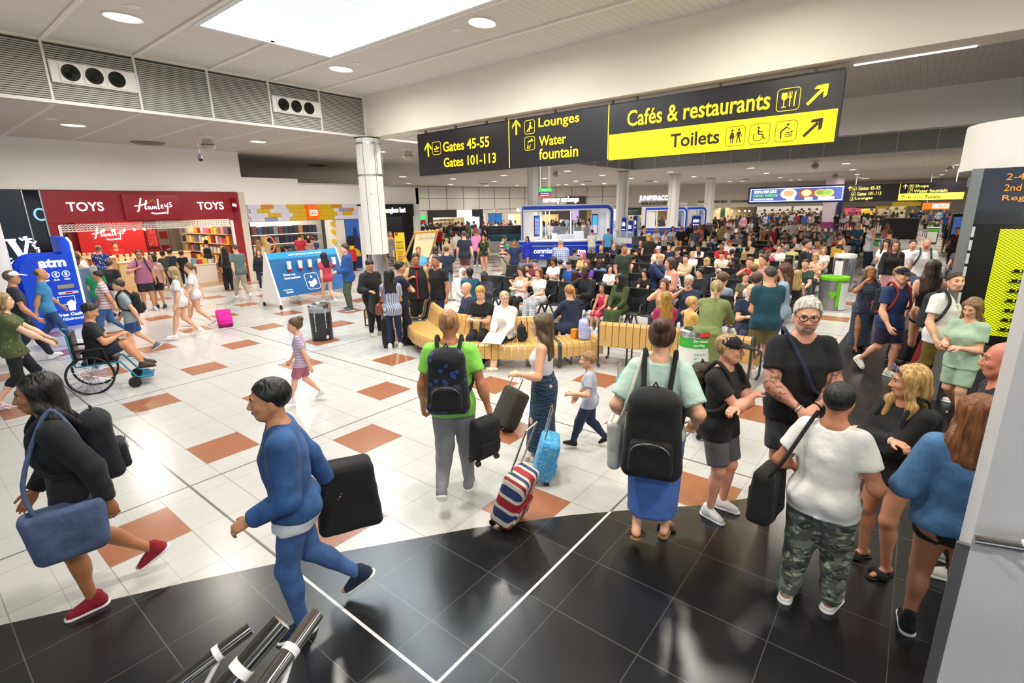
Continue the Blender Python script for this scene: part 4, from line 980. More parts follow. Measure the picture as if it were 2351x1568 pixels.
gl = empty('glass_strip',(3.4,YS,0)); tag(gl,'narrow black glass panel between the navy and the red shopfront','glass panel'); wobj(bx((3.26,YS+.05,0),(3.62,YS+.1,3.58)),'glass',mat('08080b',.08,var=0),gl); wobj(bx((3.62,YS-.06,0),(3.66,YS+.1,3.58)),'frame',STEEL,gl)
wobj(MB().tube([(3.55+.14*math.cos(a_),YS,2.85+.17*math.sin(a_)) for a_ in np.linspace(.6,5.6,18)],.03,6),'lettering',emis('7fb0e8',1.5),gl)
# toy shop
ts = empty('toy_shop_front',(6.6,YS,0)); tag(ts,'red toy shop front with white TOYS lettering and a raised rolling shutter','shopfront')
wobj(bx((3.66,YS-.1,2.56),(9.6,YS+.3,3.58)),'fascia',RED,ts); wobj(bx((3.66,YS-.08,0),(3.86,YS+.3,2.56)),'side_panel',RED,ts); wobj(bx((9.28,YS-.08,0),(9.6,YS+.3,2.56)),'side_panel',RED,ts); wobj(bx((9.6,YS-.04,0),(9.88,YS+.5,3.6)),'end_panel',mat('cfc6b6',.5),ts)
wobj(MB().rbox((5.7,YS-.2,2.6),(7.45,YS-.1,3.47),.015),'centre_panel',RED,ts)
LWs = emis('f2eef6',1.1)
ly('TOYS',4.2,5.16,2.93,3.22,YS-.125,LWs,ts,th=.025,bold=.012); ly('TOYS',8.04,8.97,2.93,3.22,YS-.125,LWs,ts,th=.025,bold=.012)
def script_sign(x0,x1,z0,z1,Y,mt,parent,th=.03):
 sc_x,sc_z = (x1-x0)/10,(z1-z0)/6; mb = MB()
 def st(P_,r_=.2): mb.tube([(x0+a*sc_x,Y,z0+b*sc_z) for a,b in P_],r_*sc_z,6)
 st([(.1,3.3),(1.4,3.4),(2.6,3.9),(3.3,4.4)]); st([(2.0,5.9),(1.7,4.6),(1.3,3.2),(1.0,2.0),(.6,1.4)],.24); st([(3.3,5.2),(2.9,3.9),(2.7,2.6),(2.9,2.1)],.24)
 st([(4.0,3.0),(3.5,3.1),(3.3,2.5),(3.7,2.2),(4.0,3.1),(4.1,2.3),(4.3,2.2)],.15); st([(4.5,2.3),(4.6,3.1),(4.9,3.2),(5.0,2.3),(5.1,3.0),(5.4,3.2),(5.5,2.3),(5.7,2.3)],.15)
 st([(6.2,5.6),(6.1,4.0),(6.1,2.6),(6.3,2.2)],.2); st([(6.7,2.9),(7.2,3.2),(7.1,3.7),(6.8,3.4),(6.8,2.6),(7.4,2.5)],.15); st([(7.8,3.8),(7.8,3.0),(8.3,3.1),(8.6,4.1),(8.5,3.0),(8.3,1.4),(8.1,.5)],.17); st([(9.7,4.4),(9.1,4.4),(9.2,3.8),(9.7,3.4),(9.3,2.9),(8.9,3.0)],.16)
 st([(4.0,.9),(5.2,.7),(6.6,.8),(7.8,1.0)],.26)
 wobj(mb,'lettering',mt,parent)
 for i,(a,b) in enumerate(((3.4,4.3),(4.0,4.4),(4.4,4.9),(4.9,5.3),(5.3,4.6))):
  r_ = .3*sc_z; wobj(MB().prism([((r_ if k % 2 == 0 else r_*.45)*math.sin(k*PI/5),(r_ if k % 2 == 0 else r_*.45)*math.cos(k*PI/5)) for k in range(10)],(x0+a*sc_x,Y,z0+b*sc_z),(1,0,0),(0,0,1),(0,.01,0)),'star',mat('d8b24a',.4,var=0),parent)
script_sign(6.0,7.2,2.74,3.36,YS-.22,emis('ffffff',1.3),ts)
pj_ = empty('projecting_sign',(9.55,YS-.1,2.8)); tag(pj_,'small square red projecting sign with white script at the right end of the toy shop','sign'); wobj(MB().rbox((9.3,YS-.62,2.84),(9.36,YS-.12,3.36),.01),'sign_board',RED,pj_);
lett('Hamleys',(9.295,YS-.2,3.0),(0,-.34,0),(0,0,.16),LWs,pj_,shear=.3)
gs = MB()
for k in range(4): gs.box((3.9,YS-.05,2.28+.07*k),(9.28,YS-.03,2.28+.07*k+.03))
for k in range(56): gs.box((3.93+k*.096,YS-.05,2.3),(3.955+k*.096,YS-.03,2.52))
wobj(gs,'rolling_shutter',WHITE,ts); 
for x_ in (3.88,9.2): wobj(bx((x_,YS-.07,0),(x_+.08,YS+.02,2.5)),'guide_rail',WHITE,ts)
# interior
struct('floor',bx((3.7,YS+.02,.0),(9.4,28.2,.012)),mat('a8865a',.3)); struct('wall_side',bx((3.5,YS+.3,0),(3.7,28.2,3)),RED); struct('wall_side',bx((9.7,YS+.5,0),(9.86,28.2,3)),OFFW)
RB = mat('c0161e',.6,var=.1,vs=30); bw = empty('feature_wall',(6.4,27,0)); tag(bw,'bright red back wall with a lit white script name inside the toy shop','wall panel'); wobj(bx((5.4,27.0,1.0),(7.7,27.1,2.9)),'panel',RB,bw); script_sign(5.85,7.0,1.72,2.34,26.95,emis('ffffff',2.5),bw)
tag(wobj(bx((3.7,27.3,0),(8.3,27.4,3)),'wall_panel',REDD),'dark red boarding behind the lit red wall of the toy shop','wall panel')
PF = ['d8b86a','7a2c20','4a5a8a','c04a30','e4d4a8','806048','b8b8c0','2c2c34','e0a030','90a050','cc6688','f0e6d0']
fr = empty('framed_picture',(4.9,26.9,1.5)); tag(fr,'dark framed picture with warm figures on the red wall, left','picture',None); wobj(bx((4.55,27.23,1.35),(5.25,27.3,2.25)),'frame',REDD,fr); wobj(bx((4.63,27.21,1.43),(5.17,27.23,2.17)),'print',cloth('floral:2a2018:c08038:e8c060'),fr)
fr = empty('framed_picture',(8.0,26.9,1.5)); tag(fr,'red framed notice with small drawings beside the lit script wall','picture',None); wobj(bx((7.8,27.23,1.35),(8.3,27.3,2.25)),'frame',REDD,fr); wobj(bx((7.87,27.21,1.42),(8.22,27.23,2.18)),'print',cloth('floral:b01820:e8b8b0:a01018'),fr)
for i,x_ in enumerate((5.95,6.3,6.65,7.0,7.35)):
 l_ = empty('pendant_lamp',(x_,25.6,2.25)); tag(l_,'glowing pendant bulb in the toy shop row, %s from the left' % TH(i+1),'pendant lamp','pendant bulbs in the toy shop'); MB().tube([(0,0,.1),(0,0,.75)],.008,6).obj('cord',BLACK,l_); MB().lathe([(.05,0),(.03,.1)],n=12).obj('socket',BLACK,l_); MB().sphere((0,0,-.03),(.05,.05,.075),12,8).obj('bulb',emis('ffe6c0',8),l_)
area('shop_lamp',(5.2,24.2,2.9),3,3.5,150,(1,.82,.62)); area('shop_lamp',(8,24.4,2.9),2.4,4.5,170,(1,.86,.68)); area('shop_lamp',(12.3,23.6,2.9),3.6,2.6,150,(1,.95,.88)); area('shop_lamp',(17.5,24,2.9),2.2,3.5,50,(1,.95,.9))
# counters and displays
def counter(lab,x0,x1,y0,y1,h,mt='dccfae',name='display_counter'):
 t = empty(name,((x0+x1)/2,(y0+y1)/2,0)); tag(t,lab,'counter'); wobj(bx((x0+.03,y0+.03,0),(x1-.03,y1-.03,h-.05)),'base',mat(mt,.5),t); wobj(MB().rbox((x0,y0,h-.05),(x1,y1,h),.012),'worktop',mat('eae0c8',.4),t); return t
counter('pale wooden till counter in the middle of the toy shop',5.9,7.7,24.4,25.1,1.0); counter('cream counter before the steel doors at the back of the toy shop',8.0,9.1,26.0,26.6,1.15,'e6dcc4'); counter('low white display table inside the toy shop entrance',6.2,8.9,22.9,23.5,.78,'e8e4dc')
counter('tall wooden display stand left in the toy shop',5.0,5.8,24.0,24.6,1.25,'c8a878')
dr = empty('steel_doors',(9.0,28.1,0)); tag(dr,'pair of grey steel doors with red notices at the back of the toy shop','door'); 
for k in (0,1): wobj(bx((8.55+k*.47,28.05,0),(9.0+k*.47,28.12,2.15)),'door_leaf',mat('9c968c',.35,.5),dr)
for k in (0,1): wobj(bx((8.62+k*.0,28.0,1.1+k*.6),(8.92,28.04,1.4+k*.62)),'notice',RED,dr)
def goods(n,fn,lab,group,cols=PF,name='toy_box'):
 """boxes placed by fn(i) -> (x,y,z,w,h,d)"""
 base = None
 for i in range(n):
  x,y,z,w_,h,d_ = fn(i); c = cols[(i*7+i//3) % len(cols)]
  if base is None: base = MB().rbox((-.5,-.5,0),(.5,.5,1),.04).mesh(name,mat(cols[0],.45)); 
  o = link(name,base); o.location = (x,y,z); o.scale = (w_,d_,h); o.material_slots[0].link = 'OBJECT'; o.material_slots[0].material = cloth('floral:%s:%s:%s' % (c,cols[(i*5+2) % len(cols)],cols[(i*3+1) % len(cols)])) if i % 2 else mat(c,.4); tag(o,'%s, %s of %d from the left' % (lab,TH(i+1),n) if '%' not in lab else lab % TH(i+1),'box',group)
def shelf(lab,x0,x1,y0,y1,zs,mt='e8e0d0',name='shelf_unit',back=True):
 t = empty(name,((x0+x1)/2,(y0+y1)/2,0)); tag(t,lab,'shelves')
 if back: wobj(bx((x0,y1-.03,0),(x1,y1,max(zs)+.4)),'back_panel',mat(mt,.6),t) if x1-x0 > y1-y0 else wobj(bx((x1-.03,y0,0),(x1,y1,max(zs)+.4)),'back_panel',mat(mt,.6),t)
 for z in zs: wobj(bx((x0,y0,z-.03),(x1,y1,z)),'shelf',mat('d8b888' if mt != 'f2f0ec' else 'f4f2ee',.4),t)
 return t
shelf('wooden shelves crammed with soft toys along the right wall of the toy shop',9.25,9.68,22.3,27.5,(.35,.75,1.15,1.55,1.95))
R2 = random.Random(3)
goods(70,lambda i: (9.42+R2.random()*.05,22.5+(i % 14)*.36+R2.random()*.05,(.35,.75,1.15,1.55,1.95)[i//14]+.002,.24,.2+R2.random()*.13,.2+R2.random()*.1),'colourful toy packet on the toy shop wall shelves, %s from the lowest shelf up','toys on the right hand shelves',name='toy_pack')
goods(26,lambda i: (6.3+(i % 13)*.2,23.05+(i//13)*.28,.782,.16,.16+R2.random()*.12,.12),'small toy box on the low white toy shop table, %s from the left','toys on the low table',['58b0b8','c02838','e0c040','60a0c8','d8d0c0','c04888'])
tb = None
for i in range(16):
 x,y,z = (5.95+(i % 9)*.215,24.9,1.0) if i < 9 else (4.86+(i-9)*.17,26.6,1.05)
 if tb is None:
  f = Fld(); f.ell((0,0,.1),(.075,.065,.095),k=.02); f.ell((0,.01,.225),(.062,.055,.055),k=.02); f.ell((0,.055,.21),(.028,.025,.022),k=.01)
  for sg in (-1,1): f.ell((.05*sg,0,.275),(.02,.012,.02),k=.01); f.cone((.05*sg,.02,.15),(.1*sg,.06,.1),.028,.024,k=.02); f.cone((.04*sg,.03,.04),(.07*sg,.11,.03),.034,.03,k=.02)
  tb = mk('teddy_bear',[field_mesh(None,f,.012,None,it=1)],mat('d8c4a0',.9))
 o = link('teddy_bear',tb,None,(x,y,z),PI+R2.random()*.6-.3); tag(o,'cream teddy bear on the toy shop counter, %s from the left' % TH(i+1) if i < 9 else 'cream teddy bear on the plinth by the dark picture, %s from the left' % TH(i-8),'soft toy','teddy bears on the counter' if i < 9 else 'teddy bears left of the lit wall')
tag(wobj(bx((4.8,26.45,0),(5.95,26.8,1.05)),'plinth',mat('c8a878',.5)),'wooden plinth carrying teddy bears below the dark framed picture','plinth')
# brick toy shop
ls = empty('brick_shop_front',(12.4,YS,0)); tag(ls,'toy brick shop fascia of yellow, white and grey blocks with a square orange sign','shopfront')
BR = ['d2cfe0']*1
pat = {0: 'WWOOWWYYYOOYYYOOWWW',1: 'WYYWWWYYYYYYYYWGGOW',2: 'WWWYYWWYYYYYYYYWYYW',3: 'WWGGWWYYYYYYYYWWWWW'}
colr = dict(W='cdcbdc',O='c08018',Y='c8a408',G='8f8ba4')
for r_ in range(4):
 for k,ch in enumerate(pat[r_]):
  x0 = 9.92+k*.275+(.1 if r_ % 2 else 0); z1 = 3.1-r_*.172
  o = wobj(bx((x0+.003,YS-.06+.004*((k*3+r_) % 3),z1-.168),(min(x0+.272,15.2),YS+.2,z1)),'fascia_block',mat(colr[ch],.45,var=.02),ls)
wobj(bx((9.9,YS,2.4),(15.2,YS+.3,3.1)),'backing',mat('b8b6c8',.5),ls)
sq = empty('square_sign',(12.74,YS-.15,2.47)); tag(sq,'glowing orange square sign with white outlined lettering on the brick shop','sign'); wobj(MB().rbox((12.5,YS-.2,2.46),(13.0,YS-.07,3.05),.02),'sign_box',emis('ff4a00',1.0),sq); wobj(MB().prism(rpoly(12.55,2.6,12.95,2.86,.09),(0,YS-.215,0),(1,0,0),(0,0,1),(0,.012,0)),'plate',emis('fff4d0',1.2),sq); ly('LEGO',12.58,12.92,2.65,2.81,YS-.235,emis('e03010',.9),sq,th=.012,bold=.03)
struct('floor',bx((9.95,YS+.02,0),(15.2,26,.012)),mat('c8bfae',.3)); struct('wall_back',bx((9.86,25.2,0),(15.3,25.35,3)),mat('efe9dc',.7)); struct('wall_side',bx((13.95,YS,0),(14.4,YS+.35,2.42)),mat('d8cfc0',.6)); struct('wall_side',bx((15.2,YS+.02,0),(15.5,YS+3,3)),WHITE)
shelf('long white shelves of boxed brick sets at the back of the brick shop',10.6,14.9,24.7,25.15,(.4,.85,1.3,1.75),'f2f0ec')
LC = ['18181c','22222a','2c3c58','1c2a44','5a3020','14141a','6a6a70','98703a','202830']
goods(64,lambda i: (10.75+(i % 16)*.26,24.85,(1.75,1.3,.85,.4)[i//16]+.002,.22,.36-.05*(i//16)+R2.random()*.05,.14),'dark boxed brick set in the brick shop, %s counting along from the top shelf','boxed brick sets on the white shelves',LC,'brick_set_box')
for i,z in enumerate((.5,.95,1.4,1.85,2.2)): tag(wobj(bx((13.82,YS+.15,z-.1),(13.95,YS+.3,z+.1)),'yellow_brick',mat('d8b400',.4)),'yellow brick block up the right jamb of the brick shop, %s from the floor' % TH(i+1),'brick','yellow bricks up the jamb')
for i,z in enumerate((1.3,1.75,2.15)): tag(wobj(bx((10.15,YS+.9,z-.12),(10.3,YS+1.0,z+.12)),'yellow_brick',mat('d8b400',.4)),'yellow brick block on the left wall of the brick shop, %s from below' % TH(i+1),'brick','yellow bricks on the left wall')
for i,(x_,w_) in enumerate(((10.7,.9),(12.2,1.5))): counter(('yellow','second yellow')[i]+' topped display table inside the brick shop '+('left' if i == 0 else 'right'),x_,x_+w_,23,23.7,.8,'d8b400','display_table')
rg = MB(); rg.tube([(11.6+.22*math.cos(a_),23.6,1.35+.34*math.sin(a_)) for a_ in np.linspace(0,2*PI,29)[:-1]],.025,8,closed=True); tag(wobj(rg,'ring_light',emis('ff4a28',2.5)),'glowing orange ring hanging inside the brick shop','ring sign')
mu = empty('mural',(15,YS,0)); tag(mu,'blue castle mural panel beside the brick shop, left of the near column','mural'); wobj(bx((14.42,YS-.02,0),(15.2,YS+.1,2.4)),'panel',mat('2a62b0',.5),mu); wobj(MB().prism([(0,0),(.75,0),(.75,1.4),(.62,1.55),(.6,1.85),(.5,2.0),(.4,1.85),(.38,1.55),(.12,1.35),(.1,.9)],(14.44,YS-.03,.05),(1,0,0),(0,0,1),(0,.01,0)),'castle',mat('17245a',.5),mu); wobj(MB().prism([(.3*math.cos(a_),.4*math.sin(a_)) for a_ in np.linspace(0,PI,14)],(14.85,YS-.045,.6),(1,0,0),(0,0,1),(0,.01,0)),'gateway',mat('d0a820',.5),mu)
gd = empty('guard_statue',(14.3,YS-.55,0)); tag(gd,'small toy guard statue in a red coat and tall black hat by the mural','statue'); MB().lathe([(.13,0),(.13,.45),(.16,.46)],n=16).obj('legs',BLACK,gd); MB().lathe([(.2,.46),(.17,.95),(.08,1.0)],n=20).obj('coat',mat('b01018',.4),gd); MB().lathe([(.1,1.0),(.12,1.03),(.12,1.2),(.1,1.22)],n=20).obj('head',mat('e0b810',.4),gd); MB().lathe([(.13,1.18),(.19,1.3),(.19,1.55),(.12,1.64),(0,1.65)],n=20).obj('hat',mat('0c0c0e',.9),gd)
tag(wobj(bx((9.9,YS+.05,0),(9.97,YS+.3,3.1)),'black_pier',BLACK),'narrow black pier between the red and the brick toy shop','pier')
# glasses shop
sh = empty('glasses_shop_front',(17.6,YS,0)); tag(sh,'black glasses shop fascia with white lettering right of the near column','shopfront'); wobj(bx((15.5,YS-.1,2.46),(18.7,YS+.3,3.08)),'fascia',mat('121214',.35),sh); ly('sunglass hut',16.68,18.1,2.58,2.92,YS-.13,emis('ffffff',2.),sh,th=.03,bold=.02)
wobj(MB().prism([(.17*math.cos(a_),.2*math.sin(a_)) for a_ in np.linspace(0,2*PI,20)[:-1]],(16.45,YS-.12,2.78),(1,0,0),(0,0,1),(0,.02,0)),'emblem',mat('c8b8a8',.5),sh); wobj(bx((18.2,YS,0),(18.7,YS+.3,2.46)),'side_panel',BLACK,sh)
struct('wall_side',bx((18.72,YS+.5,0),(18.98,28,3)),mat('20222a',.5)); struct('floor',bx((15.5,YS+.02,0),(18.7,28.2,.012)),mat('8c8a86',.3)); struct('wall_back',bx((15.5,28,0),(18.9,28.15,3)),mat('a8b4b0',.5))
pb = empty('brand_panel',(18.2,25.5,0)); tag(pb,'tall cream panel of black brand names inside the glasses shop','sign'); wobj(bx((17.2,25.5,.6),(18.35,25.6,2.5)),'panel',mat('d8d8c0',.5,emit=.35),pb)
for w_,z in (('TOM FORD',2.15),("NARS",1.85),("Kiehl's",1.5),('GUCCI',1.15)): ly(w_,17.3,18.1,z,z+.17,25.48,BLACK,pb,th=.01)
# far left wall of panels with the shoe shop
A = atd(950,480,51)[:2]; B_ = atd(1112,480,58)[:2]; Cc = atd(1215,480,61)[:2]; Dd = atd(1440,480,63)[:2]; Ee = atd(1745,480,64)[:2]
def wallseg(name,p,q,z0,z1,mt,th=.3):
 p,q = V(p[0],p[1],0),V(q[0],q[1],0); d = nrm(q-p); n_ = V(-d[1],d[0],0)
 if n_@p < 0: n_ = -n_
 return struct(name,MB().prism([(p@d*0,z0),(np.linalg.norm(q-p),z0),(np.linalg.norm(q-p),z1),(0,z1)],p,d,(0,0,1),n_*th),mt)
PAN = bpy.data.materials.new('cream_wall_panels'); s = NT(PAN); o = s.co(); x,y,z = s.xyz(o); 
j = s.M('MAXIMUM',s.line(s.M('ADD',s.M('MULTIPLY',x,.78),s.M('MULTIPLY',y,-.62)),1.9,0,.06),s.line(z,1.17,2.72,.05)); s.out(s.mix(j,s.mix(s.noise(2,o),(.57,.55,.5),(.64,.62,.57)),(.06,.055,.05)),.5)
A0 = (19.0,27.0)
def seg(p,q,t): p,q = V(p[0],p[1],0),V(q[0],q[1],0); return (p+(q-p)*t)[:2]
class SW:   # a wall drawn in its own frame: a along the wall, b towards the hall, z up
 def __init__(s,p,q):
  s.p = V(p[0],p[1],0); s.d = nrm(V(q[0]-p[0],q[1]-p[1],0)); n_ = V(-s.d[1],s.d[0],0); s.n = -n_ if n_@s.p > 0 else n_; s.L = math.hypot(q[0]-p[0],q[1]-p[1])
 def pt(s,a,b,z): return s.p+s.d*a+s.n*b+V(0,0,z)
 def box(s,a0,a1,b0,b1,z0,z1,mb=None):
  mb = mb or MB(); mb.prism([(a0,z0),(a1,z0),(a1,z1),(a0,z1)],s.p+s.n*b0,s.d,(0,0,1),s.n*(b1-b0)); return mb
 def a_of(s,px,py=500):
  r = ray(px,py); A_ = np.array([[s.d[0],-r[0]],[s.d[1],-r[1]]]); k = np.linalg.solve(A_,-s.p[:2]); return k[0]
 def txt(s,body,a0,a1,z0,z1,b,mt,parent,**k): return lett(body,s.pt(a0,b,z0),s.d*(a1-a0),(0,0,z1-z0),mt,parent,**k)
W1 = SW(A,B_); a1 = W1.a_of(962); a2 = W1.a_of(1108)
struct('wall_back',W1.box(-30,W1.L+.3,-.3,0,2.35,ZC),PAN); struct('wall_back',W1.box(-30,W1.a_of(985),-.3,0,0,2.35),PAN); struct('wall_back',W1.box(W1.a_of(1108),W1.L+.3,-.3,0,0,2.35),WHITE)
ss = empty('shoe_shop_front',W1.pt((a1+a2)/2,0,0)); tag(ss,'shoe shop front with a dark frame and a lit white name panel','shopfront')
f0,f1,f2,f3 = W1.a_of(982),W1.a_of(1047),W1.a_of(1082),W1.a_of(1107)
wobj(W1.box(f0,f1,0,.15,2.0,2.72),'fascia',mat('2a2220',.35),ss); wobj(W1.box(f1,f2,0,.16,1.95,2.72),'name_panel',mat('e4e4ec',.4,emit=.7),ss); wobj(W1.box(f2,f3,0,.15,2.0,2.72),'fascia',mat('1c1a1c',.3),ss); W1.txt('Dune',W1.a_of(1056),W1.a_of(1075),2.2,2.5,.18,emis('ffffff',2.5),ss,bold=.02); wobj(W1.box(f3-1.1,f3,0,.2,0,2),'side_panel',mat('2a2220',.35),ss); wobj(W1.box(f0,f0+.5,0,.2,0,2),'side_panel',mat('2a2220',.35),ss); wobj(W1.box(f2+.2,f2+1.0,.0,.22,.2,1.95),'light_panel',emis('e8e8f0',1.6),ss)
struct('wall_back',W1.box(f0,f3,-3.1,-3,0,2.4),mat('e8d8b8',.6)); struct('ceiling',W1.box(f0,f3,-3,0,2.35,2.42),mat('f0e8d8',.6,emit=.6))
q = W1.pt((f0+f2)/2,-1.4,2.3); area('shop_lamp',tuple(q),4,2,320,(1,.85,.62))
st = empty('shoe_shelves',W1.pt((f0+f2)/2,-2.8,0)); tag(st,'dark shelves of shoes on the lit back wall of the shoe shop','shelves')
for z in (.5,.9,1.3,1.7): wobj(W1.box(f0+.8,f2,-3,-2.6,z,z+.04),'shelf',mat('3a2a20',.4),st)
shm = MB().rbox((-.14,-.05,0),(.14,.05,.1),.04).mesh('shop_shoe',mat('1a1a1a',.4))
for i in range(36):
 q = W1.pt(f0+1.1+(i % 9)*((f2-f0-1.6)/9),-2.75,(.54,.94,1.34,1.74)[i//9]+.001); o = link('shop_shoe',shm,None,q,.4+i); o.material_slots[0].link = 'OBJECT'; o.material_slots[0].material = mat(['1a1a1a','c8b090','e8e0d8','6a3020','30303a'][i % 5],.4); tag(o,'shoe in the lit shoe shop, %s from the lowest shelf up' % TH(i+1),'shoe','shoes on the shelves of the shoe shop')
ex = empty('exit_sign',W1.pt(W1.a_of(970),.1,1.9)); tag(ex,'green and white exit sign over red labels left of the shoe shop','exit sign'); wobj(W1.box(W1.a_of(964),W1.a_of(976),.02,.1,1.85,2.2),'sign_box',emis('30c060',1.2),ex); wobj(W1.box(W1.a_of(966),W1.a_of(975),.02,.1,1.5,1.83),'label',mat('b02028',.5),ex)
W2 = SW(B_,Cc); struct('wall_back',W2.box(0,W2.L+.3,-.3,0,2.3,ZC),PAN); struct('wall_back',W2.box(0,W2.L+.3,-.3,-.05,0,2.3),mat('cfcac0',.5))
dd = empty('blue_doors',W2.pt(W2.a_of(1138),0,0)); tag(dd,'pair of tall bright blue doors in the far wall','door')
for p0,p1 in ((1122,1136),(1138,1152)): wobj(W2.box(W2.a_of(p0),W2.a_of(p1),0,.08,0,2.15),'door_leaf',mat('1f7ad0',.4),dd)
wobj(W2.box(W2.a_of(1121),W2.a_of(1153),0,.05,2.15,2.25),'frame',mat('1a5ea8',.4),dd)
fs_ = empty('fire_notice',W2.pt(W2.a_of(1137),.1,2.4)); tag(fs_,'small white and red notice above the blue doors','sign'); wobj(W2.box(W2.a_of(1133),W2.a_of(1141),.02,.06,2.35,2.7),'board',mat('f0f0f0',.5),fs_); wobj(W2.box(W2.a_of(1137),W2.a_of(1140),.06,.08,2.42,2.62),'mark',mat('c02020',.5),fs_)
bs = empty('clothes_shop_window',W2.pt(W2.a_of(1180),0,0)); tag(bs,'lit clothes shop window left of the currency kiosk','shopfront'); wobj(W2.box(W2.a_of(1166),W2.L,.0,.1,.2,2.1),'window',emis('e8c890',.9),bs); wobj(W2.box(W2.a_of(1166),W2.a_of(1178),.1,.14,.2,2.1),'poster',emis('c8dcf0',1.2),bs); W2.txt('REISS',W2.a_of(1186),W2.L-.3,2.4,2.75,.1,emis('ffffff',2),bs)
W3 = SW(Cc,Dd); struct('wall_back',W3.box(0,W3.L,-.3,0,2.45,ZC),PAN); struct('wall_back',W3.box(0,W3.L,-6.3,-6,0,2.6),mat('e0c898',.6)); 
dk = empty('dark_shopfront',W3.pt(W3.a_of(1340),0,0)); tag(dk,'dark brown menswear shopfront seen through the kiosk, with small white name','shopfront')
wobj(W3.box(W3.a_of(1243),W3.a_of(1282),0,.2,2.0,2.6),'fascia',mat('3a3430',.5),dk); wobj(W3.box(W3.a_of(1282),W3.a_of(1346),0,.2,0,2.6),'panel',mat('3c3632',.5),dk); wobj(W3.box(W3.a_of(1300),W3.a_of(1343),0,.2,2.6,4.0),'upper_panel',mat('34302c',.5),dk); W3.txt('BOSS',W3.a_of(1284),W3.a_of(1295),1.05,1.35,.24,emis('ffffff',2),dk,bold=.02); wobj(W3.box(W3.a_of(1312),W3.a_of(1327),.2,.3,.6,2.5),'screen',emis('a08cc0',1.1),dk)
q = W3.pt(W3.a_of(1265),-2.5,2.3); area('shop_lamp',tuple(q),6,3,420,(1,.82,.55))
# juniper bar wall
W4 = SW(Dd,Ee); struct('wall_back',W4.box(0,W4.L+8,-.3,0,2.35,ZC),mat('c4beb4',.6,var=.02)); struct('wall_back',W4.box(0,W4.L+2,-5.2,-5,0,2.6),mat('b8a684',.6))
jb = empty('bar_front',W4.pt(W4.a_of(1500),0,0)); tag(jb,'restaurant bar front with JUNIPER&CO lettering and a dark green band','bar')
W4.txt('JUNIPER&CO',W4.a_of(1465),W4.a_of(1532),3.2,3.95,.1,emis('e8f0ff',1.5),jb,bold=.03); W4.txt('BAR & KITCHEN',W4.a_of(1471),W4.a_of(1532),2.85,3.2,.1,mat('3a3a3c',.5),jb,bold=.02)
wobj(W4.box(W4.a_of(1432),W4.a_of(1498),0,.2,1.7,2.55),'green_band',mat('1c332c',.5),jb); W4.txt('JUNIPER&CO',W4.a_of(1436),W4.a_of(1470),1.95,2.3,.22,mat('48504a',.5),jb)
W4.txt('LOCALLY INSPIRED MENU',W4.a_of(1600),W4.a_of(1667),2.92,3.2,.05,mat('2c2c2e',.5),jb,bold=.03); W4.txt('COCKTAILS & BUBBLES',W4.a_of(1673),W4.a_of(1713),2.92,3.2,.05,mat('2c2c2e',.5),jb,bold=.03)
wobj(W4.box(W4.a_of(1434),W4.a_of(1500),.3,1.1,0,1.05),'counter',mat('20302a',.5),jb); wobj(W4.box(W4.a_of(1634),W4.a_of(1716),.3,1.1,0,1.0),'counter',mat('3a2c22',.6),jb); wobj(W4.box(W4.a_of(1634),W4.a_of(1718),.25,1.2,1.0,1.1),'worktop',mat('d8d4cc',.4),jb); wobj(W4.box(W4.a_of(1653),W4.a_of(1661),0,.3,0,2.3),'green_post',mat('1c3c30',.5),jb)
q = W4.pt(W4.a_of(1680),-2,2.3); area('shop_lamp',tuple(q),7,3,420,(1,.85,.6)); q = W4.pt(W4.a_of(1465),-2,2.3); area('shop_lamp',tuple(q),7,3,300,(1,.85,.6))
bt = MB().lathe([(.035,0),(.035,.2),(.012,.26),(.012,.32)],n=8).mesh('bottle',mat('c8a050',.2))
for i in range(40):
 q = W4.pt(W4.a_of(1440)+i*((W4.a_of(1500)-W4.a_of(1440))/40),.6,1.06); o = link('bottle',bt,None,q); o.material_slots[0].link = 'OBJECT'; o.material_slots[0].material = mat(['c8a050','e8e0d0','804020','60803a','d8a070'][i % 5],.2,emit=.15 if i % 2 else 0); tag(o,'bottle on the bar counter under the green band, %s from the left' % TH(i+1),'bottle','bottles along the juniper bar')
for i,px in enumerate((1640,1673,1690,1703,1713)):
 q = W4.pt(W4.a_of(px),.6,1.9); l_ = empty('pendant_lamp',q); tag(l_,'glowing pendant bulb above the far bar, %s from the left' % TH(i+1),'pendant lamp','pendant bulbs above the far bar'); MB().tube([(0,0,.08),(0,0,.6)],.01,6).obj('cord',BLACK,l_); MB().sphere((0,0,0),.1,12,8).obj('bulb',emis('ffe8c8',9),l_)
# ---------------- hanging signs ----------------
SIGN = mat('1b171c',.35,var=0,name='sign_charcoal'); YEL = emis('ffd91a',1.15); YLB = emis('ffd400',1.35)
def icon_box(y0,y1,z0,z1,X,mt,parent,t=.011,r=.07):
 o,i = rpoly(0,0,abs(y1-y0),z1-z0,r),rpoly(t,t,abs(y1-y0)-t,z1-z0-t,r-t); mb = MB(); n = len(o)
 vs = [(X,y0-a,z0+b) for a,b in o]+[(X,y0-a,z0+b) for a,b in i]; mb._add(vs,[(k,(k+1) % n,n+(k+1) % n,n+k) for k in range(n)]); return wobj(mb,'pictogram_frame',mt,parent)
def shape(polys,y0,z0,s_,X,mt,parent,name='pictogram'):
 mb = MB()
 for P_ in polys: mb.prism([(a*s_,b*s_) for a,b in P_],(X,y0,z0),(0,-1,0),(0,0,1),(-.006,0,0))
 return wobj(mb,name,mt,parent)
def circ(cx,cy,r,n=14): return [(cx+r*math.cos(a),cy+r*math.sin(a)) for a in np.linspace(0,2*PI,n+1)[:-1]]
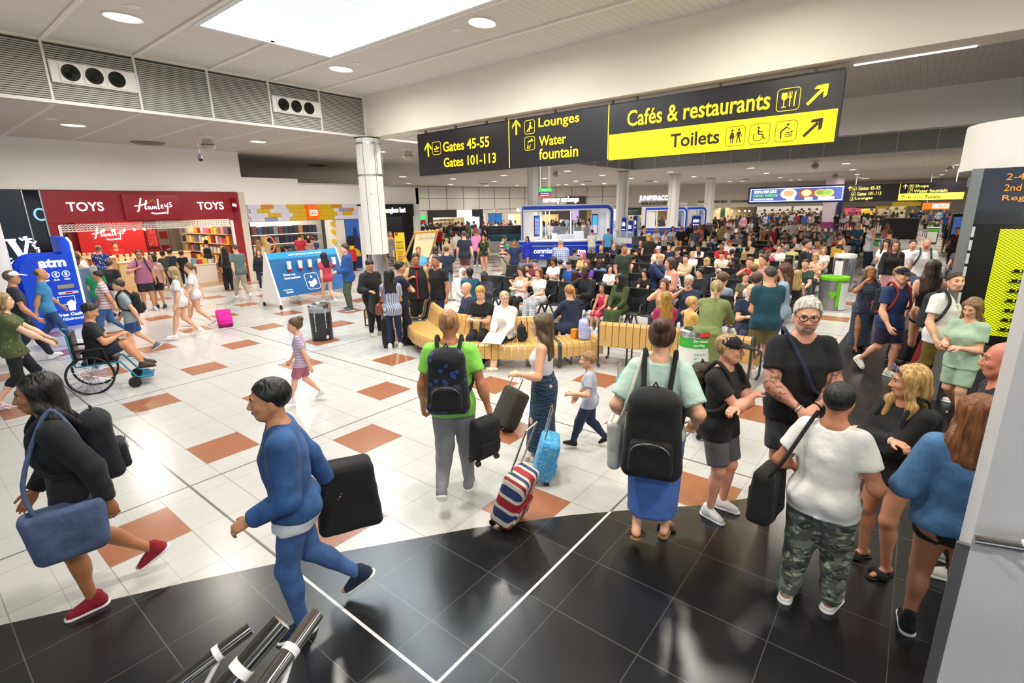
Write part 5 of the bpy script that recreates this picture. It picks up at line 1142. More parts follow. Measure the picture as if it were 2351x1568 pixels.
def line_(x0,y0,x1,y1,w):
 d = math.hypot(x1-x0,y1-y0); nx,ny = -(y1-y0)/d*w/2,(x1-x0)/d*w/2; return [(x0+nx,y0+ny),(x1+nx,y1+ny),(x1-nx,y1-ny),(x0-nx,y0-ny)]
ARUP = [line_(.5,0,.5,.85,.15),[(.08,.5),(.5,.98),(.92,.5),(.92,.72),(.5,1.15),(.08,.72)]]
ARNE = [line_(.05,.05,.75,.75,.17),[(.32,.8),(.45,.97),(1,1),(.97,.42),(.8,.3),(.78,.78)]]
PLANE = [[(.1,.5),(.2,.52),(.3,.4),(.45,.45),(.35,.75),(.45,.75),(.62,.52),(.85,.62),(.92,.57),(.85,.5),(.3,.3),(.12,.36)],line_(.15,.18,.85,.18,.06)]
SEATP = [circ(.6,.85,.1),[(.5,.7),(.7,.7),(.75,.4),(.45,.4)],line_(.55,.42,.25,.2,.1),line_(.25,.2,.15,.05,.08),line_(.5,.35,.45,.05,.08),line_(.5,.35,.95,.38,.05)]
WATER = [line_(.3,.6,.55,.75,.12),line_(.55,.75,.95,.75,.14),line_(.75,.75,.75,.95,.1),line_(.2,.05,.3,.4,.05),line_(.5,.05,.6,.4,.05),line_(.2,.05,.5,.05,.05),line_(.25,.2,.55,.2,.04)]
CUP = [[(.12,.9),(.42,.9),(.45,.6),(.3,.45),(.24,.45),(.1,.6)],line_(.27,.45,.27,.1,.05),line_(.15,.08,.4,.08,.05),line_(.6,.08,.6,.6,.06),line_(.52,.6,.52,.92,.03),line_(.6,.6,.6,.92,.03),line_(.68,.6,.68,.92,.03),line_(.52,.6,.68,.6,.06),line_(.85,.08,.85,.5,.06),[(.82,.5),(.9,.5),(.92,.95),(.84,.85)]]
MF = [circ(.28,.88,.08),[(.2,.76),(.36,.76),(.46,.35),(.1,.35)],line_(.22,.36,.22,.05,.06),line_(.34,.36,.34,.05,.06),circ(.72,.9,.08),[(.62,.78),(.82,.78),(.8,.4),(.64,.4)],line_(.67,.42,.6,.05,.07),line_(.77,.42,.86,.05,.07),line_(.62,.75,.53,.45,.05),line_(.82,.75,.92,.45,.05)]
WCH = [circ(.42,.9,.08),line_(.42,.78,.44,.48,.1),line_(.44,.66,.72,.6,.06),line_(.44,.48,.7,.46,.08),line_(.7,.46,.82,.15,.07),line_(.82,.15,.95,.2,.05)]+[line_(.42+.3*math.cos(a),.32+.27*math.sin(a),.42+.3*math.cos(a+.36),.32+.27*math.sin(a+.36),.05) for a in np.linspace(2.3,5.9,11)]
BABY = [circ(.6,.9,.08),line_(.55,.78,.2,.5,.1),line_(.2,.5,.22,.05,.09),line_(.5,.76,.75,.6,.05),line_(.45,.3,.9,.3,.05),line_(.5,.4,.78,.42,.07),circ(.85,.45,.06),line_(.45,.18,.9,.18,.05)]
def big_sign():
 X = 11.36; t = empty('hanging_sign',(11.45,7,3.8)); tag(t,'big dark and yellow hanging direction sign with Gates, Lounges, Cafes and Toilets','direction sign')
 wobj(MB().box((X,1.42,3.79),(X+.16,12.72,5.03)),'sign_box',SIGN,t); P_ = X-.012
 wobj(MB().box((P_,1.46,3.80),(X,6.03,4.36)),'yellow_panel',YLB,t)
 for y_ in (9.05,6.06): wobj(MB().box((P_,y_-.01,3.82),(X,y_+.01,5.02)),'divider',YEL,t)
 P_ -= .004; DK = mat('241c12',.5,var=0)
 def T(b,y0,y1,z0,z1,m_=YEL,**k): lx(b,y0,y1,z0,z1,P_,m_,t,th=.005,**k)
 T('Gates 45-55',11.58,9.75,4.42,4.70,bold=.012); T('Gates 101-113',11.58,9.52,3.98,4.25,bold=.012)
 T('Lounges',8.06,6.85,4.67,4.96,bold=.012); T('Water',8.05,7.22,4.28,4.52,bold=.012); T('fountain',8.05,6.87,3.95,4.22,bold=.012)
 T('Caf\u00e9s & restaurants',5.58,2.6,4.49,4.83,bold=.014); T('Toilets',4.54,3.5,3.95,4.23,DK,bold=.02)
 shape(ARUP,12.42,4.34,.36,P_,YEL,t,'arrow'); shape(ARUP,8.95,4.63,.33,P_,YEL,t,'arrow')
 for poly,y0,z0,s_,m_ in ((PLANE,12.05,4.37,.37,YEL),(SEATP,8.52,4.61,.34,YEL),(WATER,8.52,4.21,.34,YEL),(CUP,2.49,4.42,.4,YEL),(MF,3.38,3.87,.38,DK),(WCH,2.93,3.87,.38,DK),(BABY,2.46,3.87,.38,DK)):
  icon_box(y0,y0-s_,z0,z0+s_,P_,m_,t); shape(poly,y0-s_*.12,z0+s_*.12,s_*.76,P_,m_,t)
 shape(ARNE,1.98,4.47,.33,P_,YEL,t,'arrow'); shape(ARNE,1.98,3.92,.31,P_,DK,t,'arrow')
 for y_ in (12.4,11.1,9.9,9.2,7.6,6.0,5.4,3.6,1.9): wobj(bx((X+.04,y_-.025,5.03),(X+.1,y_+.025,ZC)),'bracket',mat('8a8378',.5),t)
big_sign()
def far_sign():
 X = 50; t = empty('hanging_sign',(50.1,1.6,2.65)); tag(t,'far dark hanging sign with Gates, Lounges, Shops, Water fountain and yellow Toilets strip','direction sign')
 wobj(MB().box((X,-2.2,2.72),(X+.2,5.1,4.02)),'sign_box',SIGN,t); P_ = X-.03; wobj(MB().box((P_,-2.16,2.76),(X,1.62,3.25)),'yellow_panel',emis('ffe84a',1.1),t); wobj(MB().box((P_,1.6,2.76),(X,1.64,4.0)),'divider',YEL,t)
 P_ -= .01; PY = emis('f4e070',1.2); DK = mat('2a2418',.5,var=0)
 for b,y0,y1,z0,z1,m_ in (('Gates 45-55',4.28,2.85,3.62,3.88,PY),('Gates 101-113',4.32,2.75,3.2,3.46,PY),('Lounges',4.4,3.25,2.84,3.1,PY),('Shops',.72,-.08,3.62,3.88,PY),('Water fountain',.75,-1.2,3.3,3.54,PY),('Toilets',.05,-.85,2.86,3.1,DK)): lx(b,y0,y1,z0,z1,P_,m_,t,th=.01,bold=.01)
 shape(ARUP,5.0,3.6,.3,P_,PY,t,'arrow'); shape(ARUP,1.45,3.6,.3,P_,PY,t,'arrow'); shape(ARUP,1.5,2.84,.28,P_,DK,t,'arrow')
 for poly,y0,z0,m_ in ((PLANE,4.7,3.58,PY),(PLANE,4.72,3.18,PY),(SEATP,4.76,2.8,PY),(CUP,1.08,3.6,PY),(WATER,1.12,3.28,PY),(MF,1.1,2.82,DK),(WCH,.75,2.82,DK),(BABY,.42,2.82,DK)): icon_box(y0,y0-.3,z0,z0+.3,P_,m_,t,.012); shape(poly,y0-.04,z0+.04,.22,P_,m_,t)
 for y_ in (4.5,-1.6): wobj(MB().tube([(X+.1,y_,4.0),(X+.1,y_,ZC)],.03,6),'hanger',WHITE,t)
 s_ = empty('advert_screen',(50.1,8.7,2.8)); tag(s_,'bright food advertising screen with bowls and sandwiches left of the far sign','advert screen'); wobj(MB().box((X,5.1,2.72),(X+.25,12.5,4.12)),'casing',BLACK,s_); wobj(MB().box((X-.02,5.22,2.84),(X,12.4,4.02)),'display',emis('46569a',1.1),s_)
 Q = X-.03; WT = emis('ffffff',1.6)
 for a,b,c,d in ((5.3,12.3,3.93,3.97),(5.3,12.3,2.9,2.94),(5.3,5.34,2.9,3.97),(12.26,12.3,2.9,3.97)): wobj(MB().box((Q,a,c),(Q+.01,b,d)),'border',WT,s_)
 lx('EXPLORE LIKE',12.0,10.2,3.6,3.85,Q,WT,s_,bold=.03); lx('never before',12.05,10.1,3.3,3.58,Q,emis('60c060',1.3),s_,bold=.03); lx('DELICIOUS DISHES',12.0,10.4,3.02,3.16,Q,WT,s_,bold=.02)
 for y_,c1,c2,r_ in ((9.25,'cfe8f0','d8a070',.42),(7.9,'9a4a28','e0c8a0',.4),(6.9,'e8b060','70a040',.3),(6.35,'e0b070','80b050',.3)):
  wobj(MB().prism([(y*1.5,z) for y,z in circ(0,0,r_,22)],(Q,y_,3.5),(0,-1,0),(0,0,1),(-.01,0,0)),'pictured_dish',emis(c1,1.1),s_); wobj(MB().prism([(y*1.5,z) for y,z in circ(0,0,r_*.65,18)],(Q-.012,y_,3.53),(0,-1,0),(0,0,1),(-.01,0,0)),'pictured_food',emis(c2,1.1),s_); wobj(MB().box((Q-.03,y_-.5,2.98),(Q-.025,y_+.1,3.2)),'price_box',WT,s_)
far_sign()
# ---------------- currency kiosk ----------------
BLU = mat('0d3fc8',.35,var=.02,name='kiosk_blue'); KW = mat('eeeef0',.3,var=0)
def ring(mb,outer,inner,o,u,v,w):
 o,u,v,w = [np.array(a,float) for a in (o,u,v,w)]; n = len(outer)
 A_ = [o+u*a+v*b for a,b in outer]; B2 = [o+u*a+v*b for a,b in inner]; vs = A_+B2+[p+w for p in A_]+[p+w for p in B2]; fs = []
 for k in range(n):
  q = (k+1) % n; fs += [(k,q,n+q,n+k),(2*n+k,3*n+k,3*n+q,2*n+q),(k,2*n+k,2*n+q,q),(n+k,n+q,3*n+q,3*n+k)]
 return mb._add(vs,fs)
def kiosk(p,q,H,lab,s=1.,words='currency exchange',big=True):
 W = SW(p,q); t = empty('exchange_kiosk',W.pt(W.L/2,0,0)); tag(t,lab,'kiosk'); Lk = W.L; Z_ = (0,0,1)
 def K(a0,a1,b0,b1,z0,z1,mt,nm): return wobj(W.box(a0,a1,b0,b1,z0,z1),nm,mt,t)
 o = rpoly(0,.35 if big else .3,Lk,H,[.42,.06,.06,.42],8); i1 = rpoly(.06,.42 if big else .4,Lk-.06,H-.07,[.38,.04,.04,.38],8); i2 = rpoly(.1,.5,Lk-.2,H-.24,[.26,.03,.03,.26],8); i3 = rpoly(.1,.55,Lk-.27,H-.31,[.22,.03,.03,.22],8)
 fr_o = W.pt(0,.0,0); m1 = MB(); ring(m1,o,i1,fr_o,W.d,Z_,W.n*.12-W.n*1.2); wobj(m1,'outer_frame',KW,t)
 m2 = MB(); ring(m2,i1,i2,W.pt(0,.1,0),W.d,Z_,-W.n*1.25); wobj(m2,'blue_band',BLU,t); m3 = MB(); ring(m3,i2,i3,W.pt(0,.14,0),W.d,Z_,-W.n*1.3); wobj(m3,'inner_frame',KW,t)
 K(.1,.85,-1.1,.05,1.0,H-.3,KW,'side_wall'); K(Lk-1.0,Lk-.3,-1.1,-1.0,1.0,H-.3,KW,'rear_wall')
 # curved counter: a bowed prism
 def bow(z0,z1,ex,nm,mt):
  P_ = [(a,.25+ex+.55*math.sin(PI*a/Lk)**.6) for a in np.linspace(-.12,Lk-.35,24)]; mb = MB(); lo = [tuple(W.pt(a,b,z0)) for a,b in P_]+[tuple(W.pt(Lk-.35,-.6,z0)),tuple(W.pt(-.12,-.6,z0))]; n = len(lo); mb._add(lo+[(x,y,z1) for x,y,_ in lo],[tuple(range(n)),tuple(range(2*n-1,n-1,-1))]+[(k,n+k,n+(k+1) % n,(k+1) % n) for k in range(n)]); wobj(mb,nm,mt,t)
 bow(0,.12,-.12,'plinth',mat('8a8680',.5)); bow(.12,.78,-.06,'counter_front',BLU); bow(.78,.82,-.03,'white_line',KW); bow(.82,1.0,0,'counter_band',BLU); bow(1.0,1.06,.03,'worktop',KW)
 bb = .25+.55-.04
 if big:
  W.txt('commission',.62,1.95,.42,.68,bb,emis('ffffff',.8),t,bold=.02) ; W.txt('atm',2.75,3.35,.32,.62,bb,emis('ffffff',.8),t,bold=.03); W.txt('(0)',.95,1.15,.25,.36,bb-.05,emis('ffffff',.8),t)
  mb = MB(); 
  for L_ in (line_(3.45,.48,3.85,.48,.05),line_(3.68,.64,3.86,.48,.05),line_(3.68,.32,3.86,.48,.05)): mb.prism(L_,W.pt(0,bb-.02,0),W.d,Z_,W.n*.01)
  wobj(mb,'arrow',emis('ffffff',.8),t)
  W.txt(words,1.15,3.05,H+.04,H+.4,.0,emis('ffffff',2.2),t,th=.05,bold=.03)
  for a in (1.25,1.45,2.75): K(a,a+.04,.3,.34,1.06,H-.3,KW,'post')
  K(2.75,2.8,-1.1,-1.05,1.06,H-.3,KW,'post')
  for a0,a1,c,nm in ((.68,.98,'1c4fa8','rate_screen'),(Lk-1.0,Lk-.68,'3a8fd8','advert_screen')):
   K(a0,a1,.02 if a0 < 1 else -.98,.08 if a0 < 1 else -.92,1.28,2.35,BLACK,'screen_casing'); K(a0+.03,a1-.03,.08 if a0 < 1 else -.92,.09 if a0 < 1 else -.91,1.33,2.3,emis(c,1.2),nm)
  for k in range(12): K(.72,.94,.09,.1,1.4+k*.068,1.43+k*.068,emis('7fb0f0' if k % 3 else 'd05070',1.2),'rate_line')
  K(Lk-.95,Lk-.74,-.91,-.9,1.35,1.75,emis('d898a0',1.),'pictured_person'); K(1.9,2.9,-.9,-.4,1.06,1.3,mat('a8acb2',.4),'till'); K(2.9,3.4,-.9,-.4,1.06,1.45,KW,'printer')
  gl_ = mat('e8f4ff',.02,0,alpha=.12,var=0); K(.9,Lk-.4,.3,.31,1.06,1.8,gl_,'glass_screen'); K(0,Lk-.3,-1.1,.02,H-.32,H-.26,KW,'canopy')
  for a in (.5,1.75,3.0): K(a-.13,a+.13,.05,.1,1.08,1.42,mat('f4f4f4',.5),'notice'); 
 else:
  W.txt('currency exchange',Lk*.5,Lk*.98,H+.04,H+.34,0,mat('d8d8d8',.5),t,th=.05); K(.9,1.0,.1,.16,1.06,H-.3,KW,'post'); K(Lk-1.1,Lk-.7,-.6,-.5,1.1,2.1,emis('3a8fd8',1.),'advert_screen')
 return W,t
KP = (21.86,16.7); KQ = (24.95,12.86); kiosk(KP,KQ,2.9,'blue and white currency exchange kiosk with an open curved counter')
p,q = atd(1480,500,42),atd(1578,500,42); kiosk(p[:2],q[:2],2.65,'small far currency kiosk with a blue band in front of the juniper bar',big=False); p,q = atd(1575,500,43.5),atd(1622,500,43.5); kiosk(p[:2],q[:2],2.62,'narrow far kiosk with a blue arch and a dark screen, beside the farthest column',big=False)
area('kiosk_lamp',(23.6,15.3,2.55),3,1.2,90,(.95,.97,1))
# glass side desk right of the kiosk
W5 = SW(atd(1410,560,26)[:2],atd(1452,560,25)[:2]); t = empty('service_desk',W5.pt(.6,0,0)); tag(t,'white service desk with a blue stripe and glass top right of the kiosk','desk')
for z0,z1,m_,nm in ((0,.75,KW,'desk_body'),(.75,.95,BLU,'blue_stripe'),(.95,1.2,KW,'desk_top')): wobj(W5.box(0,W5.L,-.6,0,z0,z1),nm,m_,t)
wobj(W5.box(0,W5.L,-.02,0,1.2,1.55),'glass',mat('dff0ff',.02,alpha=.25,var=0),t); wobj(W5.box(W5.L,W5.L+.45,-.7,.05,0,1.3),'grey_machine',mat('4c4e58',.4),t)
def atm_panel(px0,px1,d,H_,lab,txt='atm',z0=0.):
 W = SW(atd(px0,500,d)[:2],atd(px1,500,d-.3)[:2]); t = empty('cash_machine_sign',W.pt(W.L/2,0,z0)); tag(t,lab,'cash machine sign','blue cash machine signs in the distance')
 wobj(MB().prism(rpoly(-.05,z0,W.L+.05,H_+.05,[.05,.16,.02,.02]),W.pt(0,-.12,0),W.d,(0,0,1),W.n*.1),'rim',KW,t); wobj(MB().prism(rpoly(0,z0,W.L,H_,[.04,.14,.02,.02]),W.pt(0,-.02,0),W.d,(0,0,1),W.n*.03),'panel',BLU,t)
 W.txt(txt,W.L*.15,W.L*.85,H_-.45,H_-.2,.02,emis('ffffff',1),t,bold=.03)
 for k in range(3): wobj(MB().prism(circ(W.L*(.25+.25*k),H_-.62,W.L*.09,12),W.pt(0,.02,0),W.d,(0,0,1),W.n*.005),'currency_mark',emis('ffffff',1),t)
atm_panel(1428,1438,28,2.15,'narrow blue cash machine panel right of the kiosk, left of the three'); atm_panel(1440,1453,29,1.95,'blue cash machine panel right of the kiosk, middle of the three'); atm_panel(1454,1463,29,2.2,'tall narrow blue cash machine panel right of the kiosk, right of the three'); atm_panel(1589,1609,37,1.98,'blue cash machine sign under the narrow far kiosk arch')
tag(wobj(bx(tuple(atd(1625,560,33)-V(.4,.3,0))[:2]+(0,),tuple(atd(1625,560,33)+V(.3,.4,0))[:2]+(1.5,)),'cash_machine',mat('565a62',.4)),'grey cash machine standing below the narrow far kiosk','cash machine')
# hanging emergency exit signs
for (px,py,w_,h_,c,txt,lab) in ((1252,436,.62,.17,'1fae3c','Emergency exit','green emergency exit sign hanging right of the second column'),(1250,444,.56,.11,'23306e','Customs','dark blue customs sign hanging below the green exit sign'),(1250,449,.56,.11,'a81c28','Exports','red exports sign at the bottom of the hanging stack')):
 c0 = atd(px,py,24); d_ = R0; t = empty('hanging_notice',c0); tag(t,lab,'sign'); a = c0-d_*w_/2; mb = MB(); mb.prism([(0,-h_/2),(w_,-h_/2),(w_,h_/2),(0,h_/2)],a,d_,(0,0,1),F0*.08); wobj(mb,'sign_box',emis(c,.9),t); lett(txt,a+d_*w_*.2-F0*.01+V(0,0,-h_*.25),d_*w_*.7,(0,0,h_*.5),emis('ffffff',1),t,th=.004)
 wobj(MB().tube([a+d_*.1+F0*.04+V(0,0,h_/2),(*(a+d_*.1+F0*.04)[:2],ZC)],.012,6),'hanger',WHITE,t); wobj(MB().tube([a+d_*(w_-.1)+F0*.04+V(0,0,h_/2),(*(a+d_*(w_-.1)+F0*.04)[:2],ZC)],.012,6),'hanger',WHITE,t)
# ---------------- near cash machine ----------------
t = empty('cash_machine',(2.75,17.3,0)); tag(t,'large blue cash machine booth with white atm lettering and a lit white edge','cash machine')
ABL = mat('0a48d8',.3,emit=.12,var=0)
wobj(MB().prism(rpoly(2.14,.0,3.2,1.84,[.03,.38,.03,.03],8),(0,17.0,0),(1,0,0),(0,0,1),(0,.35,0)),'cabinet',ABL,t); wobj(MB().prism(rpoly(2.08,.0,3.16,1.88,[.03,.4,.03,.03],8),(0,17.3,0),(1,0,0),(0,0,1),(0,.3,0)),'rear_panel',ABL,t)
wobj(MB().prism(rpoly(3.0,0,3.2,2.27,[.08,.02,.01,.01]),(0,17.02,0),(1,0,0),(0,0,1),(0,.9,0)),'tall_panel',ABL,t)
wobj(MB().tube([(3.22,17.0,.05),(3.22,17.0,2.12),(3.16,17.0,2.25)],.022,8),'lit_edge',emis('eef2ff',5),t)
wobj(bx((3.22,17.15,0),(3.55,17.75,1.42)),'machine_body',mat('5c7288',.4),t)
YF = 16.99; WE = emis('f0f4ff',.9)
ly('atm',2.5,3.03,1.53,1.75,YF,WE,t,bold=.04)
for i,(s_,w_) in enumerate((('\u00a3','GBP'),('\u20ac','EUR'),('$','USD'))):
 cx = 2.58+.2*i; mb = MB(); ring(mb,circ(cx,1.35,.08,24),circ(cx,1.35,.066,24),(0,YF,0),(1,0,0),(0,0,1),(0,-.005,0)); wobj(mb,'currency_ring',WE,t); ly(s_,cx-.028,cx+.028,1.3,1.4,YF,WE,t,bold=.02); ly(w_,cx-.055,cx+.055,1.195,1.235,YF,WE,t,bold=.02)
wobj(bx((2.75,YF-.01,.98),(3.08,YF,1.08)),'metal_plate',mat('a8a890',.4,.3),t); wobj(bx((2.74,YF-.01,.83),(3.14,YF,.9)),'card_strip',mat('e8e8ee',.5),t); wobj(bx((2.88,YF-.015,.845),(3.02,YF-.01,.885)),'card_mark',mat('c01030',.5),t)
mb = MB(); ring(mb,rpoly(2.7,.56,3.04,.78,.01),rpoly(2.71,.57,3.03,.77,.01),(0,YF,0),(1,0,0),(0,0,1),(0,-.005,0)); wobj(mb,'cash_drawing',WE,t); wobj(MB().prism([(2.88,.4),(3.0,.4),(3.03,.62),(2.96,.68),(2.86,.62)],(0,YF-.006,0),(1,0,0),(0,0,1),(0,-.004,0)),'hand_drawing',WE,t)
ly('Free Cash',2.62,3.12,.27,.35,YF,WE,t,bold=.03); ly('Withdrawal',2.62,3.12,.16,.23,YF,WE,t,bold=.01)
struct('wall_pier',MB().lathe([(.42,0),(.42,ZC)],c=(1.62,17.1,0),n=36),KW)
# ---------------- hand sanitiser board ----------------
BT = mat('1f9ad0',.4,var=0); BD = mat('0b5c9a',.4,var=.02)
t = empty('sanitiser_board',(8.3,14.9,0)); tag(t,'blue wheeled A frame board with white hand sanitiser dispensers','notice board')
sl = V(0,.5,1.25)/np.linalg.norm([.5,1.25]); o0 = V(7.16,14.38,.35); pw = 2.25
def face(a0,a1,h0,h1,mt,nm,off=0.): 
 n_ = V(0,-sl[2],sl[1]); mb = MB(); mb.prism([(a0,h0),(a1,h0),(a1,h1),(a0,h1)],o0+n_*off,(1,0,0),sl,n_*.02); return wobj(mb,nm,mt,t)
NB = V(0,-sl[2],sl[1]); LB = np.linalg.norm(V(0,.5,1.25))
face(0,pw,0,LB-.2,BD,'panel'); face(0,pw,LB-.2,LB,BT,'header'); 
def bt_(body,a0,a1,h0,h1,mt=None,**k): lett(body,o0+NB*.03+V(1,0,0)*a0+sl*h0,(a1-a0,0,0),sl*(h1-h0),mt or mat('f2f6fa',.5,emit=.3,var=0),t,**k)
bt_("Let's protect each other",.62,1.72,LB-.15,LB-.06,bold=.01); bt_('Please use\nhand sanitiser',.28,.78,.5,.68); bt_('Please use\nhand sanitiser',1.55,2.05,.5,.68); bt_('LONDON AIRPORT',.12,.42,.17,.2); bt_('Gatwick',.2,.42,.08,.15,shear=.3)
mb = MB(); ring(mb,rpoly(.9,.1,1.35,.62,.09),rpoly(.915,.115,1.335,.605,.08),o0+NB*.025,(1,0,0),sl,NB*.004); wobj(mb,'pictogram_frame',mat('f2f6fa',.5,emit=.3,var=0),t)
mb = MB()
for P_ in ([(1.0,.2),(1.08,.17),(1.24,.26),(1.27,.3),(1.24,.32),(1.27,.37),(1.23,.38),(1.25,.43),(1.2,.43),(1.1,.34),(1.02,.38),(.97,.34),(1.02,.28)],[(1.125,.56),(1.16,.49),(1.145,.455),(1.105,.455),(1.09,.49)]): mb.prism(P_,o0+NB*.025,(1,0,0),sl,NB*.004)
wobj(mb,'hand_drawing',mat('f2f6fa',.5,emit=.3,var=0),t)
for i,a in enumerate((.5,.85,1.17,1.5,2.0)):
 q = o0+V(1,0,0)*a+sl*.82+NB*.03; d_ = empty('soap_dispenser',q); tag(d_,'white sanitiser dispenser with a red press bar, number %s from the left' % ('one','two','three','four','five')[i],'dispenser','dispensers on the blue board')
 wobj(MB().rbox((q[0]-.055,q[1]-.1,q[2]-.02),(q[0]+.055,q[1],q[2]+.22),.02),'casing',mat('f4f4f4',.3,var=0),d_); wobj(MB().rbox((q[0]-.045,q[1]-.11,q[2]-.06),(q[0]+.045,q[1]-.03,q[2]),.012),'press_bar',mat('c8181c',.4),d_)
for x_ in (7.1,9.42):
 wobj(MB().prism([(14.3,.14),(15.42,.14),(14.92,1.64),(14.86,1.64)],(x_,0,0),(0,1,0),(0,0,1),(.05,0,0)),'side_panel',WHITE,t)
 for y_ in (14.36,15.36): cw = MB(); cw.tube([(x_,y_,.05),(x_+.05,y_,.05)],.05,14); cw.box((x_,y_-.02,.05),(x_+.05,y_+.02,.14)); wobj(cw,'castor',mat('2a2a2c',.4),t)
# ---------------- bins ----------------
def bin_(x,y,r,h,col,lab,lid=None,bag=False,cat='litter bin',zbase=0,label=None,body=None,sym=None):
 t = empty('litter_bin',(x,y,0)); tag(t,lab,cat); MB().lathe([(r*.93,.01),(r*.95,.0),(r,h*.9),(r,h*.93)],n=40).obj('drum',body or mat(col,.35),t)
 if bag: MB().lathe([(r*1.0,h*.78),(r*1.03,h*.82),(r*1.02,h*.93),(r*.98,h*.95)],n=40).obj('liner',mat('a8a8aa',.35,alpha=.75,var=.3,vs=20),t)
 lm = mat(lid,.3) if lid else STEEL; MB().lathe([(r*1.04,h*.9),(r*1.06,h*.94),(r*1.02,h),(r*.75,h*1.01),(r*.68,h*.97),(r*.68,h*.93)],n=40).obj('rim',lm,t); MB().lathe([(r*.68,h*.93),(0,h*.93)],n=30).obj('opening',BLACK,t)
 hd = math.atan2(-y,-x)
 if label:
  for da,txt,c,z0,z1,ww in label:
   a_ = hd+da; n_ = V(math.cos(a_),math.sin(a_),0); tdir = V(-n_[1],n_[0],0); o = V(x,y,0)+n_*(r*1.01)
   if isinstance(txt,str) and txt:
    lett(txt,o-tdir*ww/2+V(0,0,z1)-n_*0,V(0,0,z0-z1),tdir*ww,mat(c,.5,emit=.2,var=0),t,th=.003) if ww < .1 else lett(txt,o-tdir*ww/2+V(0,0,z0)+n_*.01,tdir*ww,(0,0,z1-z0),mat(c,.5,emit=.1,var=0),t,th=.003)
 return t
def wrap(t,x,y,r,a0,a1,z0,z1,mt,nm,z_rel=True):
 hd = math.atan2(-y,-x); n = 14; vs = []; 
 for k in range(n+1):
  a = hd+a0+(a1-a0)*k/n; vs += [(r*math.cos(a),r*math.sin(a),z0),(r*math.cos(a),r*math.sin(a),z1)]
 mb = MB(); mb._add(vs,[(2*k,2*k+2,2*k+3,2*k+1) for k in range(n)],True); mb.obj(nm,mt,t)
b = bin_(5.86,10.1,.235,.8,'24252a','dark grey litter bin with a clear liner standing alone on the white floor',None,True,label=[(-.55,'general waste','f0f0f0',.22,.58,.035),(.42,'general waste','f0f0f0',.28,.64,.035)]); wrap(b,5.86,10.1,.243,.3,.55,.05,.12,mat('e8e8ec',.5),'sticker')
for da in (-.5,.42): wrap(b,5.86,10.1,.25,da-.04,da+.04,.56,.7,mat('c8c8cc',.3),'clip')
b = bin_(7.55,2.45,.24,.9,'dfe0dc','white and green recycling bin behind the cap boy, before the curved bench',None,body=mat('e4e6e2',.35)); wrap(b,7.55,2.45,.246,-1.2,1.2,.66,.82,mat('3aa832',.4),'green_band'); wrap(b,7.55,2.45,.262,.2,1.0,.84,.9,mat('d84030',.4),'red_sticker'); 
hd = math.atan2(-2.45,-7.55)
def blabel(x,y,r,a_off,txt,c,z0,z1,ww,par):
 a_ = math.atan2(-y,-x)+a_off; n_ = V(math.cos(a_),math.sin(a_),0); td = V(-n_[1],n_[0],0); lett(txt,V(x,y,z0)+n_*(r+.012)-td*ww/2,td*ww,(0,0,z1-z0),mat(c,.5,var=0),par,th=.002)
blabel(7.55,2.45,.25,.3,'Dry mixed\nrecycling','ffffff',.68,.8,.2,b); blabel(7.55,2.45,.25,.3,'plastic bottles\ncans\nglass\npackaging','3aa832',.36,.6,.16,b)
b = bin_(15.5,1.55,.33,.86,'8e9196','big clear recycling bin with a bright green lid by the seating end','7cd020',body=mat('9a9ca0',.3,.5)); wrap(b,15.5,1.55,.335,.5,1.3,.02,.72,mat('d8dcd8',.4),'notice'); wrap(b,15.5,1.55,.337,.25,.5,.1,.75,mat('6cc020',.4),'green_strip')
a_ = math.atan2(-1.55,-15.5); n_ = V(math.cos(a_),math.sin(a_),0); td = V(-n_[1],n_[0],0); wobj(MB().prism([(-.1,.45),(0,.3),(.1,.45),(.06,.53),(0,.49),(-.06,.53)],V(15.5,1.55,0)+n_*.34,td,(0,0,1),n_*.006),'arrow',mat('6cc020',.4),b)
b = bin_(19.0,1.7,.3,1.15,'c8ccd0','round steel bin with a pale lid beyond the green lidded bin','e8ecf0',body=STEEL); wrap(b,19.0,1.7,.31,-.9,-.1,.35,.95,mat('eeeeee',.5),'notice')
def rbin(px,py,w_,h,lab,c='2c2e30'):
 p = atz(px,py); t = empty('recycling_bin',(p[0],p[1],0),math.atan2(p[1],p[0])-PI/2); tag(t,lab,'recycling bin','square recycling bins'); MB().rbox((-w_/2,-.3,0),(w_/2,.3,h),.04).obj('casing',mat(c,.4),t); MB().box((-w_*.42,-.315,.12),(w_*.42,-.3,h*.78)).obj('notice',mat('e4ece4',.5),t); MB().box((-w_*.48,-.31,h*.8),(w_*.48,-.29,h*.95)).obj('green_header',mat('5cc030',.4),t); MB().rbox((-w_/2-.02,-.32,h),(w_/2+.02,.32,h+.06),.02).obj('lid',mat('d0d8d8',.3),t)
rbin(2000,612,.62,1.15,'tall recycling bin with a white notice, left and nearest of the square ones'); rbin(1999,590,.62,1.15,'green topped recycling bin directly behind the tall noticed one'); rbin(2136,560,.6,1.0,'dark recycling bin right of the walking couple, nearer of two'); rbin(2140,540,.6,1.0,'recycling bin with a pale lid, farther of the two right of the couple')
p = atz(1412,600); bin_(p[0],p[1]-.3,.3,.95,'6a6c70','grey litter bin with a clear liner just right of the kiosk','c8ccd0')
p = atz(1945,570); t = empty('wet_floor_sign',(p[0],p[1],0)); tag(t,'yellow folding caution sign behind the steel bin','caution sign'); mb = MB(); mb.prism([(-.14,0),(.14,0),(.08,.62),(-.08,.62)],(0,0,0),R0,(.0,0,1),F0*.02); mb.obj('sign_panel',mat('e8c810',.4),t)
